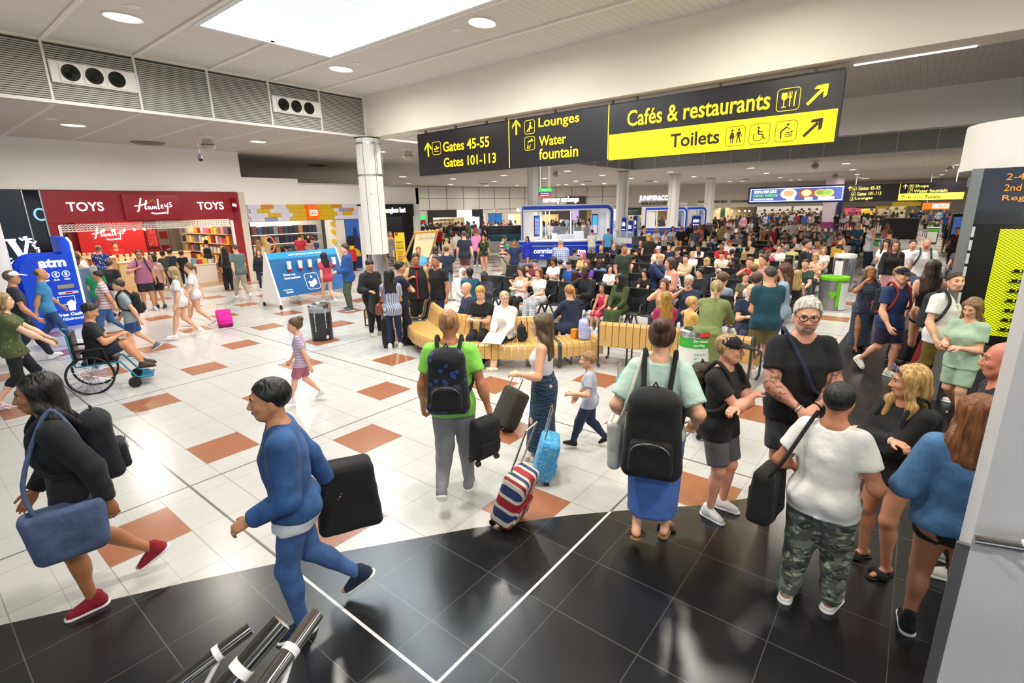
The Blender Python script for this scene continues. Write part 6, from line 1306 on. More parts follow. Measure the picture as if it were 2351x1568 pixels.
# ---------------- curved slatted bench ----------------
WOOD = bpy.data.materials.new('pale_oak'); s = NT(WOOD); o = s.co(); mp = s.n('ShaderNodeMapping',{0: o,'Scale': (3,3,14)}).outputs[0]; s.out(s.mix(s.noise(6,mp,4.),hexc('c09048'),hexc('e2ba74')),.32,bump=s.noise(30,mp),bs=.05)
BACKP = [(0,.2),(0,.37),(.02,.425),(.07,.45),(.25,.44),(.42,.43),(.49,.47),(.53,.6),(.56,.74),(.6,.81),(.66,.82),(.7,.77),(.71,.6),(.71,.4)]; FLATP = [(0,.2),(0,.37),(.02,.425),(.07,.45),(.3,.45),(.56,.45),(.61,.425),(.62,.37),(.62,.25)]
def bench(path,prof,lab,flip=False,arms=(0,1)):
 """path: front edge points; depth runs to the left of travel (flip: right)"""
 P_ = [V(a,b,0) for a,b in path]; seg_ = [np.linalg.norm(P_[i+1]-P_[i]) for i in range(len(P_)-1)]; Lt = sum(seg_)
 def at(s_):
  for i,l in enumerate(seg_):
   if s_ <= l or i == len(seg_)-1: d = nrm(P_[i+1]-P_[i]); return P_[i]+d*s_,d
   s_ -= l
 def nd(s_):
  a,_ = at(max(s_-.25,0)); b,_ = at(min(s_+.25,Lt)); d = nrm(b-a); n_ = V(-d[1],d[0],0); return -n_ if flip else n_
 mid,_ = at(Lt/2); t = empty('slatted_bench',(mid[0],mid[1],0)); tag(t,lab,'bench','sections of the curved slatted bench'); n = max(1,round(Lt/.122))
 def ribbon(s0,s1):
  mb = MB(); vs = []; a,_ = at(s0); b,_ = at(s1); na,nb_ = nd(s0),nd(s1); m_ = len(prof); th = .022
  for off in (0,th):
   for k,(d_,z_) in enumerate(prof):
    q0 = prof[max(k-1,0)]; q1 = prof[min(k+1,m_-1)]; tx,tz = q1[0]-q0[0],q1[1]-q0[1]; l_ = math.hypot(tx,tz); ox,oz = -tz/l_*off*-1,-tx/l_*off
    vs.append(a+na*(d_+ox)+V(0,0,z_+oz)); vs.append(b+nb_*(d_+ox)+V(0,0,z_+oz))
  M2 = 2*m_; fs = []
  for k in range(m_-1): fs += [(2*k,2*k+1,2*k+3,2*k+2),(M2+2*k,M2+2*k+2,M2+2*k+3,M2+2*k+1),(2*k,2*k+2,M2+2*k+2,M2+2*k),(2*k+1,M2+2*k+1,M2+2*k+3,2*k+3)]
  fs += [(0,M2,M2+1,1),(M2-2,M2-1,2*M2-1,2*M2-2)]; mb._add(vs,fs,False); return wobj(mb,'slat',WOOD,t)
 for k in range(n): ribbon(Lt*k/n+.006,Lt*(k+1)/n-.006)
 FRM = mat('4a4f55',.35,.6)
 for e in arms:
  s_ = e*Lt; a,_ = at(s_); na = nd(s_); pf = [(d_,z_+.01) for d_,z_ in prof]; fr = MB(); pts = [a+na*.14+V(0,0,.02)]+[a+na*(-.01)+V(0,0,.04)]+[a+na*(d_-.01)+V(0,0,z_) for d_,z_ in pf]+[a+na*(prof[-1][0]+.02)+V(0,0,.04),a+na*(prof[-1][0]-.1)+V(0,0,.02)]
  fr.tube(pts,.019,8); wobj(fr,'end_frame',FRM,t)
 for e in (.3,.7): a,_ = at(Lt*e); na = nd(Lt*e); wobj(MB().tube([a+na*.1+V(0,0,.4),a+na*.12+V(0,0,.03),a+na*.55+V(0,0,.03),a+na*.5+V(0,0,.4)],.016,6),'leg',FRM,t)
bench([(7.15,10.3),(7.1,9.3),(6.85,8.5)],BACKP,'slatted oak bench section behind the group of standing men',arms=(0,1))
bench([(6.72,8.3),(6.25,7.5),(6.05,6.7),(6.1,6.0)],BACKP,'slatted oak bench section where the bald man sits sideways')
bench([(6.1,5.95),(6.5,5.2),(7.08,4.62)],BACKP,'slatted oak bench section with the seated boy and the lady in the floral dress')
bench([(7.1,4.6),(7.72,4.1)],FLATP,'backless oak bench section carrying the floral rucksack',arms=(0,))
bench([(8.2,4.25),(8.42,3.3),(8.48,2.75)],BACKP,'slatted oak bench section turned away, its back to the walkers',flip=True)
bench([(8.5,2.68),(8.5,1.7)],BACKP,'slatted oak bench section turned away behind the recycling bin',flip=True)
# ---------------- beam seating ----------------
SBK = mat('26282d',.42,.2,var=.03,name='dark_grey_seat'); ARM = metal('a8abb0',.3)
def seat_me():
 s_ = MB(); s_.rbox((-.27,-.46,.42),(.27,.0,.455),.015); b = MB(); n = 7; prof = [(.0,.40),(.02,.5),(.045,.65),(.08,.8),(.12,.95)]; vs = []; fs = []
 for y_,z_ in prof:
  for k in range(n): x_ = -.275+.55*k/(n-1); vs.append((x_,y_-.02+.03*(x_/.275)**2*-1,z_))
 N_ = len(vs); vs += [(x,y+.03,z) for x,y,z in vs]
 for i in range(len(prof)-1):
  for k in range(n-1): a = i*n+k; fs += [(a,a+1,a+n+1,a+n),(N_+a,N_+a+n,N_+a+n+1,N_+a+1)]
 for k in range(n-1): a = (len(prof)-1)*n+k; fs += [(a,a+1,N_+a+1,N_+a),(k,N_+k,N_+k+1,k+1)]
 for i in range(len(prof)-1):
  for k in (0,n-1): a = i*n+k; fs.append((a,a+n,N_+a+n,N_+a))
 b._add(vs,fs,False); ar = MB(); ar.tube([(0,.02,.46),(0,.02,.62),(0,-.02,.655),(0,-.3,.655),(0,-.4,.62),(0,-.42,.5),(0,-.3,.46)],.018,8)
 lg = MB(); lg.tube([(0,-.1,.38),(0,-.3,.06),(0,-.36,.02)],[.03,.024,.02],8); l2 = MB(); l2.tube([(0,-.1,.38),(0,.1,.06),(0,.16,.02)],[.03,.024,.02],8)
 return s_.mesh('seat',SBK),b.mesh('backrest',SBK),ar.mesh('armrest',ARM),lg.mesh('leg',ARM),l2.mesh('leg',ARM)
SM = seat_me(); UN = {}
def seat_unit(x,y,n,rz,lab,far=False):
 """n seats side by side, first seat centre at local x=0, sitting side towards local -y"""
 t = empty('beam_seats',(x,y,0),rz); tag(t,lab,'row of seats','rows of dark grey waiting seats')
 for k in range(n):
  link('seat',SM[0],t,(k*.6,0,0)); link('backrest',SM[1],t,(k*.6,0,0))
 if not far:
  for k in range(n+1): link('armrest',SM[2],t,(k*.6-.3,0,0))
  for k in (0,n-1): link('leg',SM[3],t,(k*.6+(.12 if k == 0 else -.12),0,0)); link('leg',SM[4],t,(k*.6+(.12 if k == 0 else -.12),0,0))
 if ('beam',n) not in UN: UN[('beam',n)] = MB().box((-.3,-.13,.36),(n*.6-.3,-.07,.41)).mesh('beam',ARM)
 link('beam',UN[('beam',n)],t)
 if far:
  for k in (0,n-1): link('leg',SM[3],t,(k*.6,0,0))
ROWS = [10.5,12.85,15.2,17.75,20.0,22.4,24.8,27.4]
on_ = ['first','second','third','fourth','fifth','sixth','seventh','eighth','ninth','tenth','eleventh']
for r_,X in enumerate(ROWS):
 ys_ = (9.3,6.9,4.5) if r_ == 0 else (10.5,8.1,5.7,3.3)
 for j,y_ in enumerate(ys_):
  n = 4 if j < 3 else 3 if r_ == 0 else 2; where = ['left end','middle left','middle right','right end'][j] if len(ys_) == 4 else ['left end','middle','right end'][j]
  # facing -x: local -y -> world -x : rz=-90deg ; local x -> world -y
  seat_unit(X-.02,y_-.3,n,-PI/2,'dark grey seats facing the camera, %s of the %s double row' % (where,on_[r_]),r_ > 3)
  seat_unit(X+.1,y_-.3-(n-1)*.6,n,PI/2,'dark grey seats seen from behind, %s of the %s double row' % (where,on_[r_]),r_ > 3)
for r_,X in enumerate((30.0,32.3,34.8,37.2)):
 for j,y_ in enumerate((9.6,7.0,4.4,2.6)):
  seat_unit(X,y_-.3,4 if j < 3 else 3,-PI/2,'small distant dark seats, %s of the %s single row past the aisle' % (['left end','middle left','middle right','right end'][j],on_[r_]),True)
# ---------------- right hand wall, shop display, handrails ----------------
struct('wall_right',MB().box((2.9,-8,0),(3.25,-.4,2.42)).box((2.9,-8,2.42),(3.25,-.4,2.5)),mat('cfcfd2',.5,var=.03)); struct('trim_3',MB().box((2.9,-.4,0),(2.925,-.352,1.16)),mat('77797e',.4,.6,var=0))
def rail(P_,r,lab,nm='handrail'): 
 t = empty(nm,tuple(P_[0])); tag(t,lab,'handrail'); wobj(MB().tube(P_,r,20),'tube',metal('b4b2b0',.12),t); return t
pa,pb2 = atx(2238,1240,2.8),atx(2351,1258,2.8); dr_ = nrm(pb2-pa); t = rail([pa,pb2+dr_*1.2],.024,'polished steel handrail on the white wall at the right edge'); q = pa+dr_*.17; mb = MB(); mb.tube([q+V(0,0,.027),q+V(0,0,.0)-dr_*.03+UP*.0,q+dr_*.12-V(0,0,.16)],.008,6); mb.tube([q+V(.0,.0,.028),q-V(0,0,.028)],.027,12); wobj(mb,'bracket',KW,t)
pa,pb2 = atd(2158,1472,2.12),atd(2215,1474,2.12); t = rail([pa,pb2+nrm(pb2-pa)*.3],.022,'short steel rail end near the black canvas shoes')
for (x0,y0,d0,x1,y1,d1,r,lab) in ((576,1442,1.42,409,1568,1.28,.024,'left of the three polished steel handrails at the bottom'),(647,1428,.95,526,1568,.86,.024,'thick middle handrail of the three at the bottom edge'),(727,1409,1.2,613,1568,1.02,.022,'right of the three polished steel handrails at the bottom')):
 a,b = atd(x0,y0,d0),atd(x1,y1,d1); d_ = nrm(b-a); t = rail([a,b+d_*1.1],r,lab); q = a+d_*.1; wobj(MB().tube([q,q+d_*.02],r*1.1,18),'strap',KW,t); wobj(MB().tube([q+d_*.01-V(0,0,r),q+d_*.1-V(0,0,.12),q+d_*.3-V(0,0,.2)],.008,8),'bracket',KW,t)
 if x0 != 647: wobj(MB().prism([(-.02,0),(.02,0),(.02,q[2]-.2),(-.02,q[2]-.2)],(q+d_*.3)*V(1,1,0),R0,(0,0,1),F0*.02),'support_post',KW,t)
# yellow lit display booth
XD = 8.9; t = empty('display_booth',(XD,-2,0)); tag(t,'grey booth with a bright yellow mesh wall of sunglasses at the right','display booth')
DG = mat('5a5c60',.35,.5); wobj(bx((XD,-6,0),(XD+.5,-.5,.02)),'plinth',DG,t); wobj(bx((XD-.03,-.53,0),(XD+.05,-.42,3.1)),'corner_post',mat('8a8c90',.35,.5),t); wobj(bx((XD+.05,-6,0),(XD+.5,-.5,3.1)),'booth_body',mat('3c3e44',.3),t)
wobj(bx((XD-.01,-6,2.42),(XD+.05,-.53,3.1)),'upper_glass',mat('2c2e3a',.08,var=0),t); wobj(bx((XD,-6,.86),(XD+.05,-.53,2.42)),'black_surround',BLACK,t)
YM = bpy.data.materials.new('yellow_lit_mesh'); s = NT(YM); o = s.co(); x,y,z = s.xyz(o); a_ = s.line(s.M('ADD',z,s.M('MULTIPLY',y,.7)),.035,0,.01); b_ = s.line(s.M('SUBTRACT',z,s.M('MULTIPLY',y,.7)),.035,0,.01); jn = s.M('MAXIMUM',a_,b_); c = s.mix(jn,(.75,.9,.0),(.08,.09,0)); s.out(c,.5); s.put(s.b.inputs['Emission Color'],c); s.b.inputs['Emission Strength'].default_value = 1.0
wobj(bx((XD-.02,-6,1.0),(XD,-.8,2.36)),'yellow_mesh',YM,t)
for z_ in [1.08+.125*k for k in range(7)]:
 wobj(bx((XD-.1,-2.1,z_),(XD-.02,-.98,z_+.012)),'rack',mat('2c2e10',.4),t)
gm = MB()
for sg in (-1,1): gm.rbox((-.035,sg*.036-.026,0),(-.025,sg*.036+.026,.035),.01); gm.box((-.03,sg*.062-.003,.02),(.04,sg*.062+.003,.026))
gm.box((-.033,-.012,.022),(-.027,.012,.028)); gm = gm.mesh('sunglasses',mat('08080a',.15,var=0))
for k in range(35): o = link('sunglasses',gm,None,(XD-.06,-1.06-(k % 5)*.17,1.093+.125*(k//5))); tag(o,'black sunglasses on the yellow rack, %s from the left in the %s row up' % (TH(k % 5+1),on_[k//5]),'sunglasses','sunglasses on the yellow rack')
MM = bpy.data.materials.new('dark_wire_mesh'); s = NT(MM); o = s.co(); x,y,z = s.xyz(o); a_ = s.line(s.M('ADD',z,y),.03,0,.006); b_ = s.line(s.M('SUBTRACT',z,y),.03,0,.006); s.out(s.mix(s.M('MAXIMUM',a_,b_),(.012,.012,.014),(.09,.09,.1)),.4); wobj(bx((XD-.01,-6,.02),(XD+.01,-.53,.86)),'mesh_base',MM,t)
for k in range(9): wobj(bx((XD-.05,-.56,.9+.17*k),(XD-.02,-.53,1.03+.17*k)),'acrylic_tab',mat('c8ccd4',.2),t)
for w_,z_ in (('2-4 The',2.95),('2nd floor',2.82),('Regent',2.69)): lx(w_,-.75,-1.15,z_,z_+.08,XD-.02,emis('d88030',1.2),t,th=.003)
wf = MB(); cx_,cy_,rr = XD+.85,-1.25,.93
P_ = [(cx_+rr*math.cos(a_),cy_+rr*math.sin(a_)) for a_ in np.linspace(PI*.45,PI*1.0,14)]+[(cx_-rr,-6),(XD+1.0,-6),(XD+1.0,cy_+rr)]; n = len(P_)
wf._add([(x,y,3.1) for x,y in P_]+[(x,y,3.68) for x,y in P_],[tuple(range(n)),tuple(range(2*n-1,n-1,-1))]+[(k,n+k,n+(k+1) % n,(k+1) % n) for k in range(n)]); wobj(wf,'white_fascia',WHITE,t)
area('display_lamp',(XD-.5,-1.8,2.6),.3,1.5,14,(.9,1,.3),rot=(0,-.7,0))
# far right shopfronts
t = empty('white_shopfront',(26,-4,0)); tag(t,'white rounded shopfront with a lit doorway far right','shopfront')
wobj(MB().box((24.5,-12,2.5),(34,-2.05,3.3)).box((24.0,-12,3.3),(34,-1.5,3.75)),'canopy',WHITE,t); wobj(bx((30,-12,0),(30.4,-2.3,2.5)),'lit_interior',mat('e8c898',.6,emit=.5),t)
for y_ in (-2.2,-3.6): wobj(MB().tube([(26.5,y_,0),(26.5,y_,2.5)],.16,16),'pillar',mat('cfcac4',.4),t)
wobj(MB().tube([(20.3,-1.95,0),(20.3,-1.95,1.35)],.17,20),'steel_pillar',STEEL,t); wobj(MB().tube([(20.3,-1.95,1.35),(20.3,-1.95,2.6)],.19,20),'black_pillar',mat('18181a',.3),t)
q = (28,-4,2.4); area('shop_lamp',q,3,2,160,(1,.85,.62))
struct('wall_right',bx((34,-14,0),(34.4,-4.2,ZC)),WHITE); struct('wall_right',bx((34,-4.6,0),(60,-4.2,ZC)),mat('c4beb4',.6)); struct('wall_back',bx((84,-16,0),(84.4,40,ZC)),mat('cfc6b8',.6))
def shop(px0,px1,d,z1,zf,fcol,inner,word,wc,lab,em=.9):
 W = SW(atd(px0,500,d)[:2],atd(px1,500,d)[:2]); t = empty('far_shopfront',W.pt(W.L/2,0,0)); tag(t,lab,'shopfront'); wobj(W.box(0,W.L,0,.3,z1,zf),'fascia',mat(fcol,.5,emit=.15),t); wobj(W.box(0,W.L,-2.0,-1.9,0,z1),'lit_interior',emis(inner,em),t)
 for k in range(3): wobj(W.box(0,W.L,-1.9,-1.5,.7+.5*k,.74+.5*k),'shelf',mat('b09070',.5),t)
 for k in range(int(W.L/.35)): wobj(W.box(.1+k*.35,.32+k*.35,-1.7,-1.5,.74+.5*(k % 3),.98+.5*(k % 3)),'goods',mat(PF[k % 12],.5),t)
 if word: W.txt(word,W.L*.2,W.L*.8,z1+.15,z1+(zf-z1)*.75,.32,emis(wc,1.5),t,bold=.02)
 return W,t
shop(1752,1832,70,2.35,3.0,'16204a','e8dcc8','MAGAZINES','ffffff','bright book and magazine shop under the food screen, left bay'); shop(1838,1905,70,2.35,3.0,'16204a','e8dcc8','BOOKS','ffffff','bright book shop under the far signs, right bay')
shop(1962,2002,56,2.05,2.2,'201a24','a03c50','','ffffff','magenta lit phone shop bay below the far sign',.7); shop(2003,2035,56,1.95,2.2,'b89820','e0b830','','ffffff','yellow lit currency bay below the far sign',1.0); shop(2040,2105,60,2.1,2.6,'a88c20','c8b890','','ffffff','white and gold perfume bay below the far sign',.8); shop(2100,2190,66,1.9,2.7,'2a2426','e8dcd0','DUTY FREE','e0e0e0','duty free shop bay with a dark fascia, right of the far sign',.9)
p = atd(2150,478,44); W6 = SW(atd(2117,478,46)[:2],atd(2178,478,44)[:2]); t = empty('orange_shop_sign',W6.pt(W6.L/2,0,1.9)); tag(t,'hanging orange shop sign with big white lettering under the far sign','sign'); wobj(W6.box(0,W6.L,-.1,0,1.95,2.5),'sign_box',emis('f07010',1.0),t); W6.txt('INMOTION',W6.L*.4,W6.L*1.0,2.02,2.42,.02,emis('ffffff',1.5),t,bold=.03); wobj(MB().tube([W6.pt(.3,-.05,2.5),W6.pt(.3,-.05,ZC)],.02,6),'hanger',WHITE,t)
p = atz(2180,560); t = empty('digital_totem',(p[0]*.85,p[1]*.85-.3,0),.3); tag(t,'tall black digital totem with a blue face beside the far walkway','advert totem'); MB().rbox((-.1,-.45,0),(.1,.45,2.0),.04).obj('casing',BLACK,t); MB().box((-.11,-.38,.3),(-.1,.38,1.85)).obj('display',emis('3a5a90',1),t)
p = atd(1905,515,50); t = empty('printed_column',(p[0],p[1],0)); tag(t,'round column wrapped in a purple and white print beside the book shop','column'); MB().lathe([(.75,0),(.75,ZC)],n=30).obj('wrap',mat('d8c8d4',.5),t); MB().lathe([(.76,.3),(.76,.9)],n=30).obj('purple_band',mat('8a2a7a',.5),t)
p = atd(1920,515,49); tag(wobj(bx((p[0],p[1]-.25,0),(p[0]+.4,p[1]+.1,2.7)),'blue_pillar',mat('10205a',.5)),'dark blue pillar beside the purple printed column','pillar')
p = atd(2062,540,38); t = empty('covered_stand',(p[0],p[1],0)); tag(t,'stall covered with a black sheet below the far sign','stall'); MB().rbox((-.5,-1.1,0),(.5,1.1,1.5),.1).obj('black_sheet',cloth('15151a'),t)
# rope posts, giant deckchair, yellow board by the glasses shop
def post(px,py,lab,h=.98):
 p = atz(px,py); t = empty('rope_post',(p[0],p[1],0)); tag(t,lab,'barrier post','barrier posts'); MB().lathe([(.17,0),(.17,.02),(.03,.04),(.03,h),(0,h+.01)],n=20).obj('post',STEEL,t); MB().lathe([(.036,h-.1),(.036,h)],n=16).obj('belt_head',BLACK,t); return p
P1 = post(1036,690,'steel barrier post right of the man in the red and black vest'); P2 = post(893,640,'steel barrier post under the yellow board')
t = empty('barrier_belt',(P1[0],P1[1],.9)); tag(t,'black barrier belts between the posts behind the group','barrier belt'); 
wobj(MB().prism([(0,.9),(1,.9),(1,.95),(0,.95)],(P1[0],P1[1],0),(P2-P1),(0,0,1),(0,.004,0)),'belt',BLACK,t)
p = atd(920,590,18.5); t = empty('yellow_board',(p[0],p[1],0)); tag(t,'tall yellow board with black and red print left of the giant deckchair','notice board'); q0 = atd(909,590,18.5)*V(1,1,0); wobj(MB().prism([(0,.9),(.36,.9),(.36,1.98),(0,1.98)],q0,R0,(0,0,1),F0*.03),'board',mat('e8c428',.5),t); wobj(MB().prism([(.1,0),(.26,0),(.26,.9),(.1,.9)],q0,R0,(0,0,1),F0*.03),'stand',STEEL,t)
for w_,z_,h_ in (('ENJOY',1.58,.1),('OUR',1.5,.05),('SEASONS',1.4,.07)): lett(w_,q0+R0*.05-F0*.01+V(0,0,z_),R0*.26,(0,0,h_),mat('2a2040',.5),t,th=.003)
for k in range(6): wobj(MB().prism([(.07,0),(.29-.02*(k % 3),0),(.29-.02*(k % 3),.02),(.07,.02)],q0-F0*.006+V(0,0,1.3-.06*k),R0,(0,0,1),F0*.004),'print_line',mat('a03030',.5),t)
wobj(MB().prism(circ(.08,1.92,.06),q0-F0*.006,R0,(0,0,1),F0*.004),'red_dot',mat('c82020',.5),t)
t = empty('giant_deckchair',tuple(atd(975,590,18)*V(1,1,0))); tag(t,'oversized wooden deckchair with a cream canvas reading EXPLORE LIKE in mirror script','deckchair'); OAK = mat('b89a5a',.5)
def Dk(px,py,d=18.): return atd(px,py,d)
wobj(MB().tube([Dk(930,590),Dk(955,530)],.035,8),'frame_pole',OAK,t); wobj(MB().tube([Dk(988,590,18.6),Dk(1006,526,18.4)],.035,8),'frame_pole',OAK,t); wobj(MB().tube([Dk(950,534),Dk(1006,530)],.04,8),'top_bar',mat('d8902c',.5),t); wobj(MB().tube([Dk(985,600,18.3),Dk(1000,650,18)],.035,8),'frame_pole',OAK,t); wobj(MB().tube([Dk(930,590),Dk(960,655,17.6)],.035,8),'frame_pole',OAK,t)
cv = MB(); R_ = []
for k in range(9):
 u_ = k/8; a,b = Dk(955-10*u_,535+57*u_,18-.5*math.sin(PI*u_)*.0+.3*u_*-1),Dk(1001-16*u_,533+58*u_,18-.3*u_); R_.append((a,b))
vs = [p for ab in R_ for p in ab]; vs += [p+F0*.012 for p in vs]; n2 = 2*len(R_); cv._add(vs,[(2*k,2*k+1,2*k+3,2*k+2) for k in range(8)]+[(n2+2*k,n2+2*k+2,n2+2*k+3,n2+2*k+1) for k in range(8)],True); wobj(cv,'canvas',mat('dcc098',.8),t)
q = Dk(998,549,17.9); lett('EXPLORE LIKE',q,-R0*.55,(0,0,.1),mat('8a98a8',.6),t,th=.003); q = Dk(995,557,17.9); lett('never before',q,-R0*.5,(0,0,.1),mat('8a98a8',.6),t,th=.003,shear=.2)
# service cart and low wall pieces
p = atz(1165,590); t = empty('service_cart',(p[0]+1.2,p[1]+1.,0),math.atan2(p[1],p[0])); tag(t,'long low cart with a teal and grey top, left of the kiosk','cart'); MB().rbox((-.4,-1.6,.15),(.4,1.6,.85),.05).obj('cart_body',mat('b8b6b0',.4),t); MB().rbox((-.4,-1.0,.85),(.4,1.0,1.3),.04).obj('teal_panel',mat('17566a',.4),t); MB().rbox((-.42,-1.1,1.3),(.42,1.1,1.75),.04).obj('glass_cover',mat('30343c',.1),t)
for y_ in (-1.3,1.3): MB().tube([(-.3,y_,.08),(.3,y_,.08)],.08,12).obj('wheels',BLACK,t)
# ---------------- the people ----------------
POSES.update({
 'stride': dict(fl=(-.05,.03,0),fr=(.05,-.2,.045),hl=(-.14,-.09,.49),hr=(.14,.12,.5),tr=-32,lean=(0,.04)),
 'stride2': dict(fr=(.05,.03,0),fl=(-.05,-.2,.045),hr=(.14,-.09,.49),hl=(-.14,.12,.5),tl=-32,lean=(0,.04)),
 'pull': dict(fl=(-.05,-.2,.06),fr=(.06,.04,0),hl=(-.16,.04,.48),hr=(.2,-.05,.47),tl=-40,lean=(0,.03),curl=.9),
 'holdfront': dict(hl=(-.05,.17,.6),hr=(.05,.17,.6),curl=.5),
 'strap': dict(hl=(-.15,.03,.48),hr=(.07,.1,.72),er=(1,.1,-.9),curl=.9),
})
LS,MS,TS,DS,PS = 'dcaa8c','c48e6a','a6704c','40281b','e4b89a'
WSH = ('sneaker','e6e6e6','f2f2f2'); BSH = ('sneaker','18181a','222224'); BWS = ('sneaker','1c1c1e','eeeeee')
def st(label,hx,hy,fx,fy,deg,pose='stand',top=None,bottom=None,hair=('short','2a1c12'),sk=LS,lvl=1,**k):
 if fy is None:
  H = fx; p = atz(hx,hy,H)
  if p@F0 > 62 or p[2] > CH-.05: p = atd(hx,hy,62)
 else:
  p = atz(fx,fy); d = p@F0; H = atd(hx,hy,d)[2]
 if pose[0] == 'bend' or pose == 'bend': H = H/.86 if fy is not None else H
 hd = facing(p,deg); r,S = person(label,(p[0],p[1]),H,hd,pose,top,bottom,hair,sk,lvl=lvl,**k); return r,S,p,H
def sitp(label,hx,hy,row,side,pose='sit',top=None,bottom=('jeans','2a3350'),hair=('short','2a1c12'),sk=LS,H=1.7,lvl=2,**k):
 X = ROWS[row]+(-.29 if side < 0 else .37); p = atx(hx,hy,X); return person(label,(X,p[1]),H,PI if side < 0 else 0.,pose,top,bottom,hair,sk,lvl=lvl,**k)+(p,H)
def sitf(label,hx,hy,H,deg,pose='sit',top=None,bottom=('jeans','2a3350'),hair=('short','2a1c12'),sk=LS,lvl=1,dz=0.,**k):
 p = atz(hx,hy,.78*H+dz); return person(label,(p[0],p[1],dz),H,facing(p,deg),pose,top,bottom,hair,sk,lvl=lvl,**k)+(p,H)
G_ = {}
G_['coat'] = st('person in a black jacket striding left with a blue-grey tote and red sneakers',196,856,238,1372,268,'stride',('jacket','14161c'),('hotpants','0f2048'),('long','120e0e'),TS,0,fem=1,shoes=('sneaker','8a0f22','f0e8ec'))
G_['denim'] = st('person in a blue denim jacket and jeans striding left towards the handrails',668,868,715,1424,268,('stride',dict(hr=(.15,-.14,.48),hl=(-.1,.14,.55))),('tee','d8dce4'),('jeans','denim:3c6098'),('short','0e0c0c'),MS,0,over=('jacket','denim:2a5288'),shoes=('sneaker','14223c','e4f0ec'))
G_['green'] = st('man in a lime green t-shirt walking away with a dark rucksack and grey joggers',1022,712,1050,1128,172,('pull',dict(hr=(.19,-.02,.47))),('tee','8fe05a'),('joggers','85888f'),('buzz','a87a50'),'b87a58',0,shoes=('sneaker','7d8085','f2f2f2'))
G_['maxi'] = st('woman with long brown hair in a white top and long dark blue patterned skirt',1240,722,1248,1046,262,('stand',dict(hl=(-.1,.15,.62),hr=(.16,.04,.48))),('cami','e6e2ec'),('maxi','wavy:2e4c68:101e30'),('long','5a4632'),LS,0,fem=1,shoes=('sandal','e0d8d0','b09878'))
G_['boy'] = st('small boy in a pale blue t-shirt and dark track pants walking left',1352,812,1352,1026,268,('walk',dict(hl=(-.13,.16,.62))),('tee','b9c0d4'),('joggers','1e2a48'),('short','a07850'),LS,0,child=1,shoes=('sneaker','1c1c22','e0d8d8'))
G_['mint'] = st('woman in a mint top and blue skirt walking away, black tote on her back',1545,736,1492,1232,176,('pull',dict(hr=(.15,.06,.55),hl=(-.15,.06,.55),fl=(-.05,-.12,.05),tl=-25)),('blouse','b8d4c8'),('midi','4468b4'),('bun','4c2e20'),LS,0,fem=1,shoes=('sandal','5c4636','8a6a40'))
G_['capboy'] = st('boy in a black cap and black t-shirt with folded arms, camouflage rucksack on his back',1700,768,1634,1172,62,('crossed',dict(hy=.35)),('tee','121214'),('shorts','5c5c60'),('short','a08458'),'d89e86',0,cap='0d0d0f',shoes=('sneaker','f0f0f2','f6f6f6'),eyes='4a6a80',brow='a07a50')
G_['glasses'] = st('tall grey-haired man in glasses and a black t-shirt, tattooed forearms clasped in front',1880,684,1792,1160,22,('front',dict(hy=-.25,hp=-.12)),('tee','101114'),('shorts','3e3e42'),('quiff','bdb6ae'),'d09880',0,big=.18,glasses='0b0b0c',beard='a89a8c',shoes=('sneaker','floral:6a6a60:a8a898','e4e0d0'))
G_['camo'] = st('person in a white t-shirt and grey-green camouflage trousers seen from behind',1935,882,1852,1385,168,('stand',dict(hl=(-.15,.1,.56),hr=(.14,.12,.58),fl=(-.075,-.03,0),fr=(.075,.04,0))),('tee','f0eeea'),('cargo','camo:5c625c:7e8878:3c423e:aebba0'),('short','0e0c0e'),'b47a5c',0,fem=1,big=.34,shoes=('clog','f0f0f0','f4f4f4'))
G_['blonde'] = st('young woman with long blonde hair in black with folded arms, sunglasses on her head',2086,840,2012,1296,318,('crossed',dict(hy=-.55,hp=-.1)),('long','0e0e10'),('hotpants','0a0a0c'),('longfront','b89458'),'c98e70',0,fem=1,shoes=('sandal','0c0c0e','141416'),brow='5a3c26')
G_['ginger'] = st('girl with straight ginger hair in a denim jacket and black skirt from behind',2222,912,2128,1468,188,('stand',dict(hl=(-.13,.1,.56),hr=(.12,.1,.56))),('jacket','denim:46709c'),('hotpants','0a0a0c'),('ginger','7c4a24'),'bd8468',0,fem=1,big=.22,shoes=('hightop','141416','f0f0f0'))
p = atz(2322,812,1.76); G_['bald'] = person('bald man in profile in a navy polo shirt behind the white wall edge',(p[0]+.15,p[1]-.02),1.8,facing(p,282),'stand',('polo','10141f'),('trousers','20222a'),('bald','000000'),'c98068',lvl=0,big=.3,brow='7a5a48')
G_['floral'] = st('woman in a long dark patterned dress walking with one hand raised to her face',1998,612,1968,803,18,('up',dict(fl=(-.05,-.1,0),fr=(.05,.1,0))),('tee','wavy:1c2434:4a5468'),('maxi','wavy:1c2434:3c465a'),('wavy','8a6a48'),TS,1,fem=1,shoes=('sandal','1a1a1c','20180f'))
G_['jersey'] = st('young man in a dark cap, navy football shirt and purple shorts striding',2078,612,2022,862,48,'stride',('tee','1a3564'),('shorts','2a2440'),('short','9a7850'),LS,0,cap='0e1626',shoes=('sneaker','e8e8d8','f2f2ee'))
G_['youth'] = st('young man in a white t-shirt and mustard trousers with rucksack straps',2188,622,2132,912,42,('stride',dict(hy=-.3)),('tee','eeeeec'),('trousers','6f5c1e'),('quiff','3e2c20'),LS,0,shoes=WSH)
G_['mintdress'] = st('woman in a mint t-shirt and matching shorts looking at her phone at the right',2248,686,2178,966,335,('phone',dict(fr=(.05,-.15,.04),tr=-25)),('tee','a9c6ab'),('shorts','9fbda2'),('wavy','7c5c40'),LS,0,fem=1,shoes=('sneaker','101012','18181a'))
